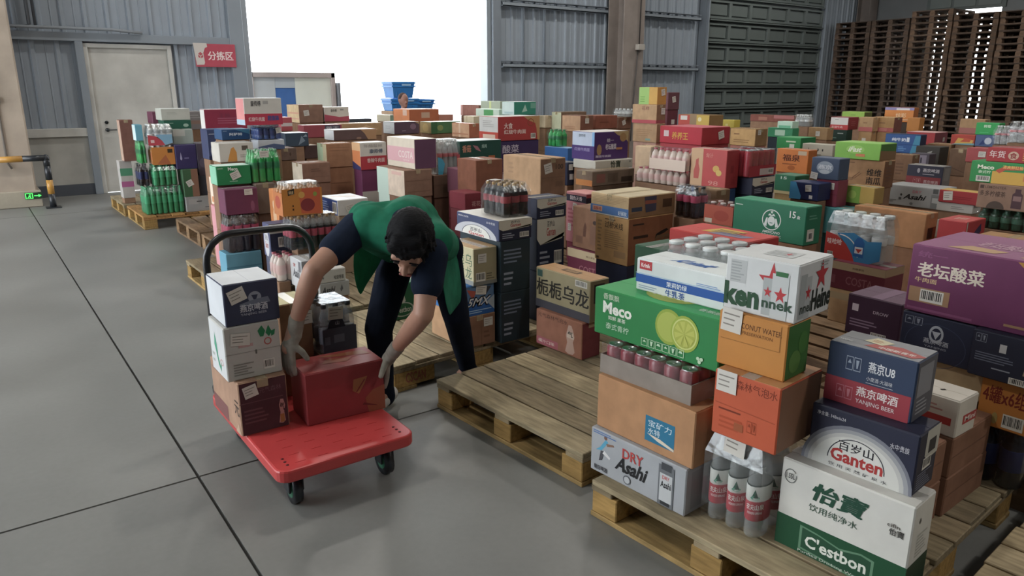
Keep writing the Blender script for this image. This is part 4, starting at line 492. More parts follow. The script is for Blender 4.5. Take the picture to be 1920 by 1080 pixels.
# ------------------------------------------------------------------ where every carton and pack stands: x, y, z, size x, size y, height, turn
D={
 'asahi':(1.77,1.442,0.15,0.29,0.44,0.176,4),
 'pocari':(1.784,1.432,0.326,0.3,0.445,0.207,3),
 'cantray':(1.813,1.483,0.533,0.27,0.403,0.115,4),
 'meco':(1.878,1.432,0.649,0.26,0.561,0.179,4),
 'krinik':(1.964,1.493,0.828,0.17,0.385,0.121,4),
 'waterpack':(1.832,1.201,0.15,0.22,0.212,0.338,4),
 'yuanqi':(1.812,1.153,0.488,0.25,0.226,0.216,5),
 'coconut':(1.858,1.179,0.704,0.14,0.233,0.178,6),
 'heineken':(1.88,1.176,0.882,0.219,0.238,0.178,7),
 'cestbon':(1.939,0.793,0.15,0.145,0.393,0.298,5),
 'ganten':(1.982,0.828,0.448,0.146,0.31,0.187,5),
 'yju8':(2.031,0.882,0.635,0.143,0.256,0.186,5),
 'whitered2':(2.469,0.93,0.44,0.14,0.18,0.133,0),
 'tanlid':(2.826,1,0.451,0.14,0.18,0.113,0),
 'darkbottles':(2.828,0.838,0.15,0.3,0.18,0.239,0),
 'orange46':(2.792,0.829,0.389,0.3,0.167,0.181,0),
 'navy2':(2.761,0.824,0.57,0.28,0.215,0.168,0),
 'navy1':(2.8,1.043,0.565,0.28,0.262,0.168,0),
 'laotan':(2.795,0.786,0.738,0.403,0.516,0.255,0),
 'clearpack':(2.2,1.575,0.795,0.27,0.432,0.17,0),
 'darkpurple':(3.421,1.598,0.373,0.25,0.268,0.2,0),
 'costa2':(4.194,2.081,0.362,0.22,0.337,0.17,0),
 'wahaha2':(4.257,2.15,0.532,0.176,0.362,0.289,0),
 'kraftlong':(5.174,2.344,0.477,0.165,0.515,0.25,0),
 'teal':(5.215,2.893,0.477,0.2,0.249,0.2,0),
 'starb':(3.38,2.112,0.769,0.14,0.445,0.2,0),
 'redtop':(2.749,1.999,0.774,0.25,0.453,0.11,0),
 'greendark':(2.694,2.433,0.589,0.25,0.196,0.19,0),
 'pinkyq':(2.476,2.769,0.15,0.14,0.371,0.206,3),
 'oolong_big':(2.506,2.748,0.356,0.14,0.439,0.229,2),
 'cestb3':(1.976,3.974,0.15,0.254,0.2,0.233,0),
 'brownbox':(2.068,3.283,0.15,0.21,0.36,0.183,0),
 'smx':(2.068,3.283,0.333,0.204,0.326,0.173,0),
 'oolong_small':(2.125,3.269,0.506,0.157,0.288,0.208,0),
 'ganten_m':(2.27,3.234,0.74,0.228,0.431,0.115,0),
 'cokepack':(2.342,3.286,0.854,0.187,0.229,0.191,0),
 'ganten_n':(2.701,3.45,0.789,0.23,0.18,0.122,0),
 'mixian':(3.122,3.105,0.507,0.391,0.289,0.29,0),
 'lid':(3.12,3.106,0.797,0.405,0.335,0.13,0),
 'costa_m':(3.516,3.7,0.22,0.25,0.42,0.189,0),
 'brownm':(3.561,3.73,0.409,0.3,0.391,0.304,0),
 'pinkm':(3.942,4.4,0.318,0.205,0.247,0.416,0),
 'kraft14':(3.295,4.175,0.793,0.236,0.46,0.27,0),
 'bluel':(1.445,5.6,0.15,0.266,0.18,0.204,0),
 'cokel':(1.467,5.6,0.354,0.253,0.18,0.286,0),
 'purplel':(1.48,5.6,0.641,0.242,0.18,0.191,0),
 'meco_l':(1.477,5.75,0.845,0.255,0.18,0.144,0),
 'brownr':(1.742,5.7,0.612,0.152,0.3,0.233,0),
 'sprite':(1.736,5.744,0.845,0.232,0.18,0.253,0),
 'pinkl':(1.531,6.05,0.15,0.2,0.18,0.495,0),
 'orangel':(1.602,6.3,0.612,0.2,0.18,0.231,0),
 'asahi_l':(1.717,4.78,0.213,0.14,0.216,0.206,0),
 'pinkbottles':(1.625,5,0.236,0.15,0.196,0.191,0),
 'asahi_l2':(1.729,4.5,0.211,0.209,0.18,0.105,0),
 'whitec':(1.729,4.5,0.316,0.187,0.18,0.089,0),
 'ganten_r':(1.655,5.2,0.371,0.2,0.146,0.244,0),
 'cola24':(1.716,4.95,0.455,0.365,0.18,0.239,0),
 'orangecarton':(1.784,5.35,0.544,0.164,0.187,0.283,0),
 'juice':(1.7,5,0.694,0.285,0.18,0.226,0),
 'whiteblue':(2.222,5.3,0.603,0.255,0.326,0.123,0),
 'm8':(3.064,5.8,0.611,0.281,0.537,0.243,0),
 'm7costa':(3.183,5.821,0.854,0.226,0.521,0.264,0),
 'm9':(3.416,5.9,0.57,0.341,0.3,0.21,0),
 'wahaha_m':(3.474,5.911,0.78,0.238,0.18,0.318,0),
 'm11green':(3.893,6.2,0.777,0.495,0.3,0.273,0),
 'm12magenta':(3.528,5.6,0.624,0.141,0.25,0.228,0),
 'm12brown':(3.485,5.3,0.675,0.282,0.3,0.281,0),
 'm13':(3.305,5.2,0.558,0.174,0.25,0.143,0),
 'm1':(2.855,7,0.789,0.274,0.232,0.233,0),
 'm2':(2.488,6.7,0.689,0.274,0.265,0.187,0),
 'm4':(3.027,6.6,0.792,0.277,0.184,0.256,0),
 'm3':(2.98,8,0.797,0.182,0.18,0.144,0),
 'brownc':(2.448,7.3,0.857,0.219,0.25,0.119,0),
 'darkteal':(2.77,7.9,0.941,0.26,0.25,0.144,0),
 'navywave':(2.229,7.1,0.988,0.252,0.25,0.089,0),
 'bluepack':(2.227,7.101,1.077,0.24,0.25,0.142,0),
 'kangred':(2.112,7.05,1.219,0.352,0.25,0.242,0),
 'asam':(1.958,7.3,1.077,0.265,0.25,0.098,0),
 'whiteor':(1.816,6.9,0.908,0.303,0.25,0.168,0),
 'ganten_l':(1.978,7.9,0.848,0.277,0.25,0.301,0),
 'crimson':(2.148,8.6,1.113,0.45,0.18,0.214,0),
 'kbox':(3.501,9.4,1.116,0.323,0.433,0.228,0),
 'mkwhite':(3.838,9.4,1.128,0.346,0.25,0.182,0),
 'redflat2':(3.204,8.5,0.987,0.478,0.18,0.146,0),
 'tan2':(3.896,9,0.955,0.56,0.25,0.159,0),
 'whitebrown':(3.32,7.9,0.985,0.515,0.276,0.116,0),
 'darktop':(4.453,10,1.069,0.341,0.25,0.059,0),
 'smallred':(3.12,9,1.046,0.14,0.25,0.163,0),
 'mk_red':(4.559,6.5,1.006,0.555,0.36,0.253,0),
 'gr_top':(5.575,7.6,1.224,0.342,0.262,0.161,0),
 'gr_a':(5.999,8.5,1.261,0.14,0.484,0.113,0),
 'gr_b':(5.629,8,1.191,0.14,0.547,0.094,0),
 'brown863':(6.113,9.2,1.153,0.14,0.503,0.158,0),
 'orbrown':(4.779,7.4,0.985,0.14,0.385,0.164,0),
 'cream869':(5.365,8.2,1.104,0.14,0.241,0.094,0),
 'olive':(4.734,8.2,0.997,0.435,0.288,0.143,0),
 'purplewhite':(4.12,8,1.022,0.334,0.291,0.141,0),
 'orangetop':(5.027,9.3,1.094,0.475,0.478,0.172,0),
 'salmon':(5.544,9.5,1.089,0.318,0.25,0.09,0),
 'box706':(5.089,10,1.068,0.14,0.444,0.099,0),
 'cestb2':(4.303,4.7,0.877,0.446,0.29,0.075,0),
 'kangpurple':(4.325,4.743,0.952,0.401,0.291,0.237,0),
 'traym':(4.136,4.55,0.763,0.486,0.205,0.123,0),
 'bluecaps':(4.673,5.5,0.855,0.14,0.357,0.137,0),
 'greenbottles':(4.68,5.658,0.992,0.14,0.18,0.168,0),
 'darksticker':(4.247,5,0.717,0.14,0.3,0.201,0),
 'cart_r1':(5.968,6.8,1.04,0.206,0.343,0.192,0),
 'cart_r2':(6.389,7,1.055,0.376,0.3,0.162,0),
 'cart_r3':(6.987,7.2,1.028,0.226,0.3,0.151,0),
 'capsrow':(7.084,7.129,1.179,0.14,0.297,0.109,0),
 'greencream':(6.17,7.4,1.025,0.426,0.196,0.231,0),
 'creamb':(6.068,7.6,1.053,0.14,0.18,0.154,0),
 'tan_c':(6.315,5.9,0.951,0.14,0.374,0.212,0),
 'tan_b':(6.307,5.906,1.163,0.148,0.38,0.209,0),
 'topyellow':(6.308,5.906,1.372,0.149,0.283,0.189,0),
 'dmag':(6.918,6.3,1.295,0.2,0.25,0.205,0),
 'redyel':(8.307,6.8,1.04,0.301,0.558,0.15,0),
 'yellows':(9.112,7,0.986,0.14,0.222,0.114,0),
 'redflat':(6.129,5.097,0.978,0.45,0.58,0.18,0),
 'tan1415':(6.336,4.6,0.988,0.191,0.307,0.171,0),
 'red98':(4.248,3.3,0.866,0.137,0.317,0.268,0),
 'pack2':(4.224,3.65,0.842,0.14,0.509,0.117,0),
 'pack1':(4.203,3.621,0.959,0.14,0.369,0.16,0),
 'creamc':(4.546,4.3,0.846,0.14,0.18,0.239,0),
 'gantenr':(4.418,3.2,0.818,0.26,0.3,0.123,0),
 'redfilm':(4.389,3.222,0.942,0.322,0.3,0.191,0),
 'brown1306':(3.781,3,0.765,0.14,0.18,0.163,0),
 'colap':(3.529,2.95,0.774,0.14,0.18,0.195,0),
 'redfilmpack':(3.443,2.6,0.792,0.14,0.213,0.124,0),
 'orange_fq':(6.171,3.9,0.788,0.14,0.326,0.216,0),
 'starsmall':(5.388,3.5,0.708,0.2,0.192,0.155,0),
 'navyblue':(5.081,3.1,0.731,0.171,0.24,0.131,0),
 'magenta':(5.256,3.05,0.677,0.14,0.18,0.201,0),
 'navyc':(5.251,3.054,0.878,0.14,0.231,0.162,0),
 'gr1':(8.462,5.6,0.939,0.14,0.365,0.119,0),
 'wgreen':(8.453,5.607,1.057,0.14,0.218,0.085,0),
 'gr2':(7.579,4.9,0.879,0.289,0.311,0.13,0),
 'botfar':(9.886,6.3,1.007,0.14,0.236,0.173,0),
 'tan1517':(9.082,5.5,0.893,0.14,0.272,0.156,0),
 'redfar':(11.336,7.5,0.987,0.14,0.876,0.114,0),
 'whiteblk':(7.4,4.4,0.847,0.14,0.361,0.122,0),
 'dgreen':(9.544,5.5,0.854,0.14,0.266,0.154,0),
 'whitered':(9.547,5.498,1.008,0.252,0.258,0.166,0),
 'limey':(10.83,6,1.115,0.216,0.357,0.092,0),
 'tanp1':(9.622,5.2,0.998,0.14,0.191,0.184,0),
 'tanpink':(9.766,5,0.995,0.208,0.282,0.189,0),
 'orangeb':(11.272,5.5,1.06,0.14,0.434,0.213,0),
 'orange2':(11.068,5.3,0.945,0.14,0.18,0.194,0),
 'redlong':(9.842,4.5,0.858,0.334,0.361,0.151,0),
 'bluec':(8.424,4,0.851,0.14,0.39,0.206,0),
 'limeyel':(5.419,2.85,0.703,0.14,0.232,0.128,0),
 'oat':(5.802,3,0.781,0.165,0.36,0.217,0),
 'lime':(5.765,3.027,0.998,0.242,0.384,0.131,0),
 'brown2':(7.061,3.4,0.711,0.14,0.183,0.241,0),
 'sc1':(7.817,3.6,0.782,0.14,0.18,0.127,0),
 'sc2':(8.243,3.7,0.753,0.2,0.25,0.199,0),
 'sc3':(8.713,3.8,0.723,0.2,0.25,0.231,0),
 'bag':(7.785,3.2,0.72,0.3,0.2,0.259,0),
 'asahi2':(6.353,2.792,0.586,0.27,0.457,0.17,0),
 'yj2':(6.688,2.95,0.727,0.146,0.305,0.176,0),
 'white3':(6.261,2.5,0.599,0.14,0.275,0.071,0),
 'red2':(6.253,2.473,0.67,0.14,0.292,0.099,0),
 'greenbot':(5.73,1.9,0.594,0.25,0.362,0.145,0),
 'duoduo':(5.709,1.916,0.739,0.143,0.353,0.171,0),
 'mecoyel':(5.726,1.903,0.911,0.2,0.444,0.147,0),
 'redshi':(5.733,1.898,1.058,0.225,0.363,0.097,0),
 'redsm':(7.375,2.9,0.899,0.2,0.18,0.127,0),
 'bluegr':(8.776,3.4,0.947,0.14,0.196,0.121,0),
 'green1831':(8.791,3.389,1.068,0.14,0.227,0.126,0),
 'tan1801':(9.964,4,1.009,0.14,0.287,0.176,0),
 'botr':(8.647,3.2,0.981,0.14,0.18,0.197,0),
 'botr2':(8.324,2.9,1.028,0.14,0.227,0.211,0),
 'redyel2':(8.779,3.6,0.954,0.14,0.245,0.105,0),
 'white4':(5.543,2.25,0.515,0.14,0.188,0.129,0),
 'redc':(5.209,2.1,0.569,0.281,0.18,0.135,0),
 'kraftflat':(4.677,1.55,0.604,0.35,0.34,0.097,0),
 'grn2':(1.552,9.183,0.15,0.424,0.3,0.315,0),
 'grn1':(1.675,9.22,0.465,0.266,0.28,0.24,0),
 'orp':(1.691,9.22,0.705,0.241,0.25,0.219,0),
 'wah':(1.671,9.22,0.924,0.269,0.226,0.235,0),
 'greyfl':(1.98,9.149,0.15,0.3,0.3,0.175,0),
 'grbrown':(1.976,9.152,0.325,0.169,0.25,0.32,0),
 'purplefl':(1.936,9.2,0.644,0.231,0.3,0.277,0),
 'whitefl':(1.956,9.3,0.921,0.219,0.3,0.168,0),
 'greenfl':(1.903,9.45,1.089,0.3,0.3,0.098,0),
 'whitegr':(1.886,9.463,1.187,0.318,0.3,0.132,0),
 'darkcol':(2.171,9.2,0.555,0.165,0.3,0.374,0),
 'darkcol2':(2.146,9.2,0.325,0.152,0.3,0.231,0),
 'maroonfl':(1.911,10.1,1.127,0.14,0.3,0.14,0),
 'graytop':(2.29,9.9,1.053,0.162,0.3,0.219,0),
 'lblue':(1.567,9.3,0.977,0.075,0.18,0.177,0),
 'sprfl':(1.579,9.32,0.719,0.085,0.25,0.258,0),
 'dpk':(1.541,9.3,0.465,0.12,0.25,0.253,0),
 'browntall':(1.555,10.2,0.68,0.148,0.18,0.496,0),
 'whitesm':(1.506,10.3,0.218,0.14,0.18,0.462,0),
 't_purple':(0.72,2.817,0.2,0.195,0.399,0.229,0),
 't_white':(0.695,2.849,0.429,0.22,0.216,0.223,0),
 't_yj':(0.71,2.854,0.652,0.215,0.234,0.171,0),
 't_red':(0.967,2.754,0.2,0.345,0.2,0.228,-3),
 't_kraft':(0.996,3.1,0.369,0.15,0.2,0.265,0),
 't_pack':(1.161,3.05,0.378,0.18,0.22,0.234,0),
 'kb1':(2.13,0.93,0.15,0.32,0.27,0.145,2),
 'kb2':(2.47,0.93,0.15,0.33,0.27,0.145,2),
 'kb3':(2.13,0.93,0.295,0.32,0.27,0.145,2),
 'kb4':(2.47,0.93,0.295,0.318,0.27,0.145,2),
}
FILL=[
 ('asahi_l2',(1.735,4.506,0.15,0.197,0.168,0.061,0),[(0.15,0.061)]),
 ('asahi_l',(1.723,4.786,0.15,0.128,0.166,0.063,0),[(0.15,0.063)]),
 ('whitesm',(1.512,10.306,0.15,0.128,0.168,0.068,0),[(0.15,0.068)]),
 ('costa_m',(3.522,3.706,0.15,0.238,0.408,0.07,0),[(0.15,0.07)]),
 ('pinkbottles',(1.631,5.006,0.15,0.087,0.184,0.086,0),[(0.15,0.086)]),
 ('pinkm',(3.948,4.406,0.15,0.193,0.235,0.168,0),[(0.15,0.168)]),
 ('costa2',(4.2,2.087,0.15,0.208,0.325,0.212,0),[(0.15,0.212)]),
 ('ganten_r',(1.661,5.206,0.15,0.188,0.134,0.221,0),[(0.15,0.221)]),
 ('darkpurple',(3.427,1.604,0.15,0.238,0.256,0.223,0),[(0.15,0.223)]),
 ('tanlid',(2.832,1.022,0.15,0.128,0.152,0.301,0),[(0.15,0.301)]),
 ('cola24',(1.779,5,0.15,0.296,0.124,0.305,0),[(0.15,0.305)]),
 ('teal',(5.25,2.899,0.15,0.159,0.237,0.327,0),[(0.15,0.327)]),
 ('kraftlong',(5.18,2.35,0.15,0.153,0.503,0.327,0),[(0.15,0.327)]),
 ('mixian',(3.128,3.111,0.15,0.379,0.277,0.357,0),[(0.15,0.357)]),
 ('white4',(5.549,2.256,0.15,0.128,0.176,0.365,0),[(0.15,0.365)]),
 ('orangecarton',(1.79,5.356,0.15,0.152,0.175,0.394,0),[(0.15,0.394)]),
 ('m13',(3.311,5.206,0.15,0.162,0.238,0.408,0),[(0.15,0.408)]),
 ('redc',(5.215,2.106,0.15,0.269,0.168,0.419,0),[(0.15,0.419)]),
 ('m9',(3.422,5.906,0.15,0.329,0.288,0.42,0),[(0.15,0.42)]),
 ('asahi2',(6.359,2.798,0.15,0.258,0.445,0.436,0),[(0.15,0.436)]),
 ('greendark',(2.7,2.449,0.15,0.238,0.174,0.439,0),[(0.15,0.439)]),
 ('greenbot',(5.736,1.906,0.15,0.238,0.35,0.444,0),[(0.15,0.444)]),
 ('white3',(6.267,2.506,0.15,0.128,0.263,0.449,0),[(0.15,0.449)]),
 ('whiteblue',(2.228,5.306,0.15,0.243,0.314,0.453,0),[(0.15,0.453)]),
 ('kraftflat',(4.683,1.556,0.15,0.338,0.328,0.454,0),[(0.15,0.454)]),
 ('m8',(3.07,5.806,0.15,0.269,0.525,0.461,0),[(0.15,0.461)]),
 ('orangel',(1.608,6.306,0.15,0.188,0.168,0.462,0),[(0.15,0.462)]),
 ('brownr',(1.748,5.706,0.15,0.14,0.288,0.462,0),[(0.15,0.462)]),
 ('m12magenta',(3.534,5.606,0.15,0.129,0.238,0.474,0),[(0.387,0.237),(0.15,0.237)]),
 ('m12brown',(3.491,5.306,0.15,0.27,0.288,0.525,0),[(0.413,0.263),(0.15,0.263)]),
 ('m2',(2.494,6.706,0.15,0.262,0.253,0.539,0),[(0.42,0.27),(0.15,0.27)]),
 ('limeyel',(5.425,2.856,0.15,0.128,0.22,0.553,0),[(0.427,0.277),(0.15,0.277)]),
 ('starsmall',(5.394,3.506,0.15,0.188,0.18,0.558,0),[(0.429,0.279),(0.15,0.279)]),
 ('brown2',(7.067,3.406,0.15,0.128,0.171,0.561,0),[(0.15,0.561)]),
 ('darksticker',(4.253,5.006,0.15,0.128,0.288,0.567,0),[(0.434,0.284),(0.15,0.284)]),
 ('bag',(7.791,3.206,0.15,0.288,0.188,0.57,0),[(0.435,0.285),(0.15,0.285)]),
 ('sc3',(8.719,3.843,0.15,0.188,0.201,0.573,0),[(0.15,0.573)]),
 ('yj2',(6.694,2.956,0.15,0.134,0.293,0.577,0),[(0.15,0.577)]),
 ('navyblue',(5.087,3.106,0.15,0.125,0.228,0.581,0),[(0.44,0.29),(0.15,0.29)]),
 ('ganten_m',(2.286,3.24,0.15,0.206,0.419,0.59,0),[(0.445,0.295),(0.15,0.295)]),
 ('sc2',(8.249,3.706,0.15,0.188,0.238,0.603,0),[(0.15,0.603)]),
 ('traym',(4.151,4.556,0.15,0.466,0.146,0.613,0),[(0.457,0.307),(0.15,0.307)]),
 ('brown1306',(3.787,3.006,0.15,0.128,0.168,0.615,0),[(0.15,0.615)]),
 ('starb',(3.386,2.118,0.15,0.128,0.433,0.619,0),[(0.46,0.31),(0.15,0.31)]),
 ('colap',(3.535,2.956,0.15,0.128,0.168,0.624,0),[(0.462,0.312),(0.15,0.312)]),
 ('redtop',(2.755,2.005,0.15,0.238,0.424,0.624,0),[(0.462,0.312),(0.15,0.312)]),
 ('m11green',(3.899,6.206,0.15,0.483,0.288,0.627,0),[(0.15,0.627)]),
 ('oat',(5.808,3.006,0.15,0.153,0.348,0.631,0),[(0.466,0.316),(0.15,0.316)]),
 ('sc1',(7.823,3.606,0.15,0.128,0.168,0.632,0),[(0.15,0.632)]),
 ('orange_fq',(6.177,3.906,0.15,0.128,0.314,0.638,0),[(0.15,0.638)]),
 ('ganten_n',(2.707,3.456,0.15,0.218,0.168,0.639,0),[(0.469,0.319),(0.15,0.319)]),
 ('m1',(2.861,7.006,0.15,0.262,0.22,0.639,0),[(0.47,0.32),(0.15,0.32)]),
 ('m4',(3.033,6.606,0.15,0.265,0.172,0.642,0),[(0.471,0.321),(0.15,0.321)]),
 ('redfilmpack',(3.449,2.606,0.15,0.128,0.201,0.642,0),[(0.15,0.642)]),
 ('kraft14',(3.301,4.181,0.15,0.224,0.448,0.643,0),[(0.471,0.321),(0.15,0.321)]),
 ('clearpack',(2.206,1.581,0.15,0.258,0.42,0.645,0),[(0.472,0.322),(0.15,0.322)]),
 ('m3',(3.028,8.006,0.15,0.128,0.168,0.647,0),[(0.15,0.647)]),
 ('gantenr',(4.424,3.206,0.15,0.248,0.288,0.668,0),[(0.484,0.334),(0.15,0.334)]),
 ('pack2',(4.23,3.656,0.15,0.128,0.497,0.692,0),[(0.496,0.346),(0.15,0.346)]),
 ('meco_l',(1.483,5.784,0.15,0.243,0.14,0.695,0),[(0.498,0.348),(0.15,0.348)]),
 ('creamc',(4.552,4.306,0.15,0.128,0.168,0.696,0),[(0.15,0.696)]),
 ('whiteblk',(7.406,4.406,0.15,0.128,0.349,0.697,0),[(0.499,0.349),(0.15,0.349)]),
 ('ganten_l',(1.984,7.906,0.15,0.265,0.238,0.698,0),[(0.499,0.349),(0.15,0.349)]),
 ('bluec',(8.43,4.006,0.15,0.128,0.378,0.701,0),[(0.15,0.701)]),
 ('dgreen',(9.55,5.506,0.15,0.128,0.254,0.704,0),[(0.15,0.704)]),
 ('bluecaps',(4.679,5.506,0.15,0.128,0.345,0.705,0),[(0.15,0.705)]),
 ('brownc',(2.479,7.306,0.15,0.183,0.238,0.707,0),[(0.503,0.353),(0.15,0.353)]),
 ('redlong',(9.848,4.506,0.15,0.322,0.349,0.708,0),[(0.15,0.708)]),
 ('red98',(4.254,3.306,0.15,0.125,0.305,0.716,0),[(0.508,0.358),(0.15,0.358)]),
 ('cestb2',(4.309,4.759,0.15,0.434,0.225,0.727,0),[(0.514,0.364),(0.15,0.364)]),
 ('gr2',(7.585,4.906,0.15,0.277,0.299,0.729,0),[(0.15,0.729)]),
 ('tan1517',(9.088,5.506,0.15,0.128,0.26,0.743,0),[(0.521,0.371),(0.15,0.371)]),
 ('redsm',(7.381,2.906,0.15,0.188,0.168,0.749,0),[(0.525,0.375),(0.15,0.375)]),
 ('whiteor',(1.822,6.906,0.15,0.291,0.238,0.758,0),[(0.529,0.379),(0.15,0.379)]),
 ('gr1',(8.468,5.606,0.15,0.128,0.353,0.789,0),[(0.676,0.263),(0.15,0.526)]),
 ('darkteal',(2.776,7.906,0.15,0.2,0.238,0.791,0),[(0.677,0.264),(0.15,0.527)]),
 ('orange2',(11.074,5.306,0.15,0.128,0.168,0.795,0),[(0.15,0.795)]),
 ('bluegr',(8.782,3.406,0.15,0.128,0.184,0.797,0),[(0.15,0.797)]),
 ('tan_c',(6.321,5.906,0.15,0.128,0.362,0.801,0),[(0.684,0.267),(0.15,0.534)]),
 ('redyel2',(8.785,3.606,0.15,0.128,0.19,0.804,0),[(0.686,0.268),(0.15,0.536)]),
 ('tan2',(3.902,9.006,0.15,0.548,0.238,0.805,0),[(0.15,0.805)]),
 ('redflat',(6.135,5.103,0.15,0.438,0.568,0.828,0),[(0.702,0.276),(0.15,0.552)]),
 ('botr',(8.653,3.206,0.15,0.128,0.168,0.831,0),[(0.15,0.831)]),
 ('orbrown',(4.785,7.406,0.15,0.128,0.373,0.835,0),[(0.15,0.835)]),
 ('whitebrown',(3.326,7.906,0.15,0.503,0.264,0.835,0),[(0.707,0.278),(0.15,0.557)]),
 ('yellows',(9.118,7.006,0.15,0.128,0.21,0.836,0),[(0.15,0.836)]),
 ('redfar',(11.342,7.506,0.15,0.128,0.864,0.837,0),[(0.708,0.279),(0.429,0.279),(0.15,0.279)]),
 ('redflat2',(3.21,8.506,0.15,0.466,0.168,0.837,0),[(0.708,0.279),(0.15,0.558)]),
 ('tan1415',(6.342,4.606,0.15,0.179,0.295,0.838,0),[(0.709,0.279),(0.429,0.279),(0.15,0.279)]),
 ('navywave',(2.235,7.106,0.15,0.21,0.238,0.838,0),[(0.709,0.279),(0.15,0.559)]),
 ('tanpink',(9.772,5.006,0.15,0.196,0.27,0.845,0),[(0.713,0.282),(0.15,0.563)]),
 ('olive',(4.74,8.206,0.15,0.423,0.276,0.847,0),[(0.715,0.282),(0.15,0.565)]),
 ('tanp1',(9.628,5.206,0.15,0.128,0.179,0.848,0),[(0.715,0.283),(0.15,0.565)]),
 ('mk_red',(4.565,6.506,0.15,0.543,0.348,0.856,0),[(0.721,0.285),(0.435,0.285),(0.15,0.285)]),
 ('botfar',(9.892,6.306,0.15,0.128,0.224,0.857,0),[(0.721,0.286),(0.15,0.571)]),
 ('tan1801',(9.97,4.006,0.15,0.128,0.275,0.859,0),[(0.15,0.859)]),
 ('purplewhite',(4.126,8.006,0.15,0.322,0.279,0.872,0),[(0.731,0.291),(0.15,0.581)]),
 ('greencream',(6.176,7.406,0.15,0.414,0.184,0.875,0),[(0.734,0.292),(0.15,0.584)]),
 ('botr2',(8.33,2.906,0.15,0.128,0.215,0.878,0),[(0.736,0.293),(0.443,0.293),(0.15,0.293)]),
 ('cart_r3',(6.993,7.206,0.15,0.214,0.288,0.878,0),[(0.736,0.293),(0.15,0.586)]),
 ('cart_r1',(5.974,6.806,0.15,0.194,0.331,0.89,0),[(0.743,0.297),(0.15,0.593)]),
 ('redyel',(8.313,6.806,0.15,0.289,0.546,0.89,0),[(0.15,0.89)]),
 ('smallred',(3.126,9.006,0.15,0.128,0.238,0.896,0),[(0.15,0.896)]),
 ('graytop',(2.296,9.906,0.15,0.15,0.288,0.903,0),[(0.752,0.301),(0.15,0.602)]),
 ('creamb',(6.074,7.606,0.15,0.128,0.168,0.903,0),[(0.752,0.301),(0.15,0.602)]),
 ('cart_r2',(6.395,7.006,0.15,0.364,0.288,0.905,0),[(0.754,0.302),(0.15,0.604)]),
 ('orangeb',(11.278,5.506,0.15,0.128,0.422,0.91,0),[(0.757,0.303),(0.15,0.607)]),
 ('box706',(5.095,10.006,0.15,0.128,0.432,0.918,0),[(0.762,0.306),(0.15,0.612)]),
 ('darktop',(4.459,10.006,0.15,0.329,0.238,0.919,0),[(0.15,0.919)]),
 ('asam',(1.964,7.306,0.15,0.253,0.238,0.927,0),[(0.768,0.309),(0.15,0.618)]),
 ('salmon',(5.55,9.506,0.15,0.306,0.238,0.939,0),[(0.15,0.939)]),
 ('orangetop',(5.033,9.306,0.15,0.463,0.466,0.944,0),[(0.15,0.944)]),
 ('cream869',(5.371,8.206,0.15,0.128,0.229,0.954,0),[(0.15,0.954)]),
 ('crimson',(2.154,8.606,0.15,0.438,0.168,0.963,0),[(0.15,0.963)]),
 ('limey',(10.836,6.006,0.15,0.204,0.345,0.965,0),[(0.793,0.322),(0.472,0.322),(0.15,0.322)]),
 ('kbox',(3.507,9.406,0.15,0.311,0.421,0.966,0),[(0.794,0.322),(0.15,0.644)]),
 ('maroonfl',(1.917,10.106,0.15,0.128,0.288,0.977,0),[(0.15,0.977)]),
 ('mkwhite',(3.844,9.406,0.15,0.334,0.238,0.978,0),[(0.802,0.326),(0.15,0.652)]),
 ('brown863',(6.119,9.206,0.15,0.128,0.491,1.003,0),[(0.15,1.003)]),
 ('gr_b',(5.635,8.006,0.15,0.128,0.535,1.041,0),[(0.15,1.041)]),
 ('gr_top',(5.581,7.606,0.15,0.33,0.25,1.074,0),[(0.15,1.074)]),
 ('gr_a',(6.005,8.506,0.15,0.128,0.472,1.111,0),[(0.15,1.111)]),
 ('dmag',(6.924,6.306,0.15,0.188,0.238,1.145,0),[(1.009,0.286),(0.15,0.859)]),
 ('t_kraft',(1,3.104,0.2,0.142,0.192,0.169,0),[(0.2,0.169)]),
 ('t_pack',(1.165,3.054,0.2,0.172,0.212,0.178,0),[(0.2,0.178)]),
]
# ------------------------------------------------------------------ the building
def gapped(y0, y1, holes):
    """spans of y0..y1 left over between holes"""
    out = []; a = y0
    for h0, h1 in sorted(holes):
        if h0 > a: out.append((a, h0))
        a = max(a, h1)
    if a < y1: out.append((a, y1))
    return out
STEEL, STEEL2, TRIM = mat('95A0AC', 'steel'), mat('7A838D', 'steel'), mat('86909A', 'steel')
WY, WX, TOP = 12.8, 22.3, 7.6
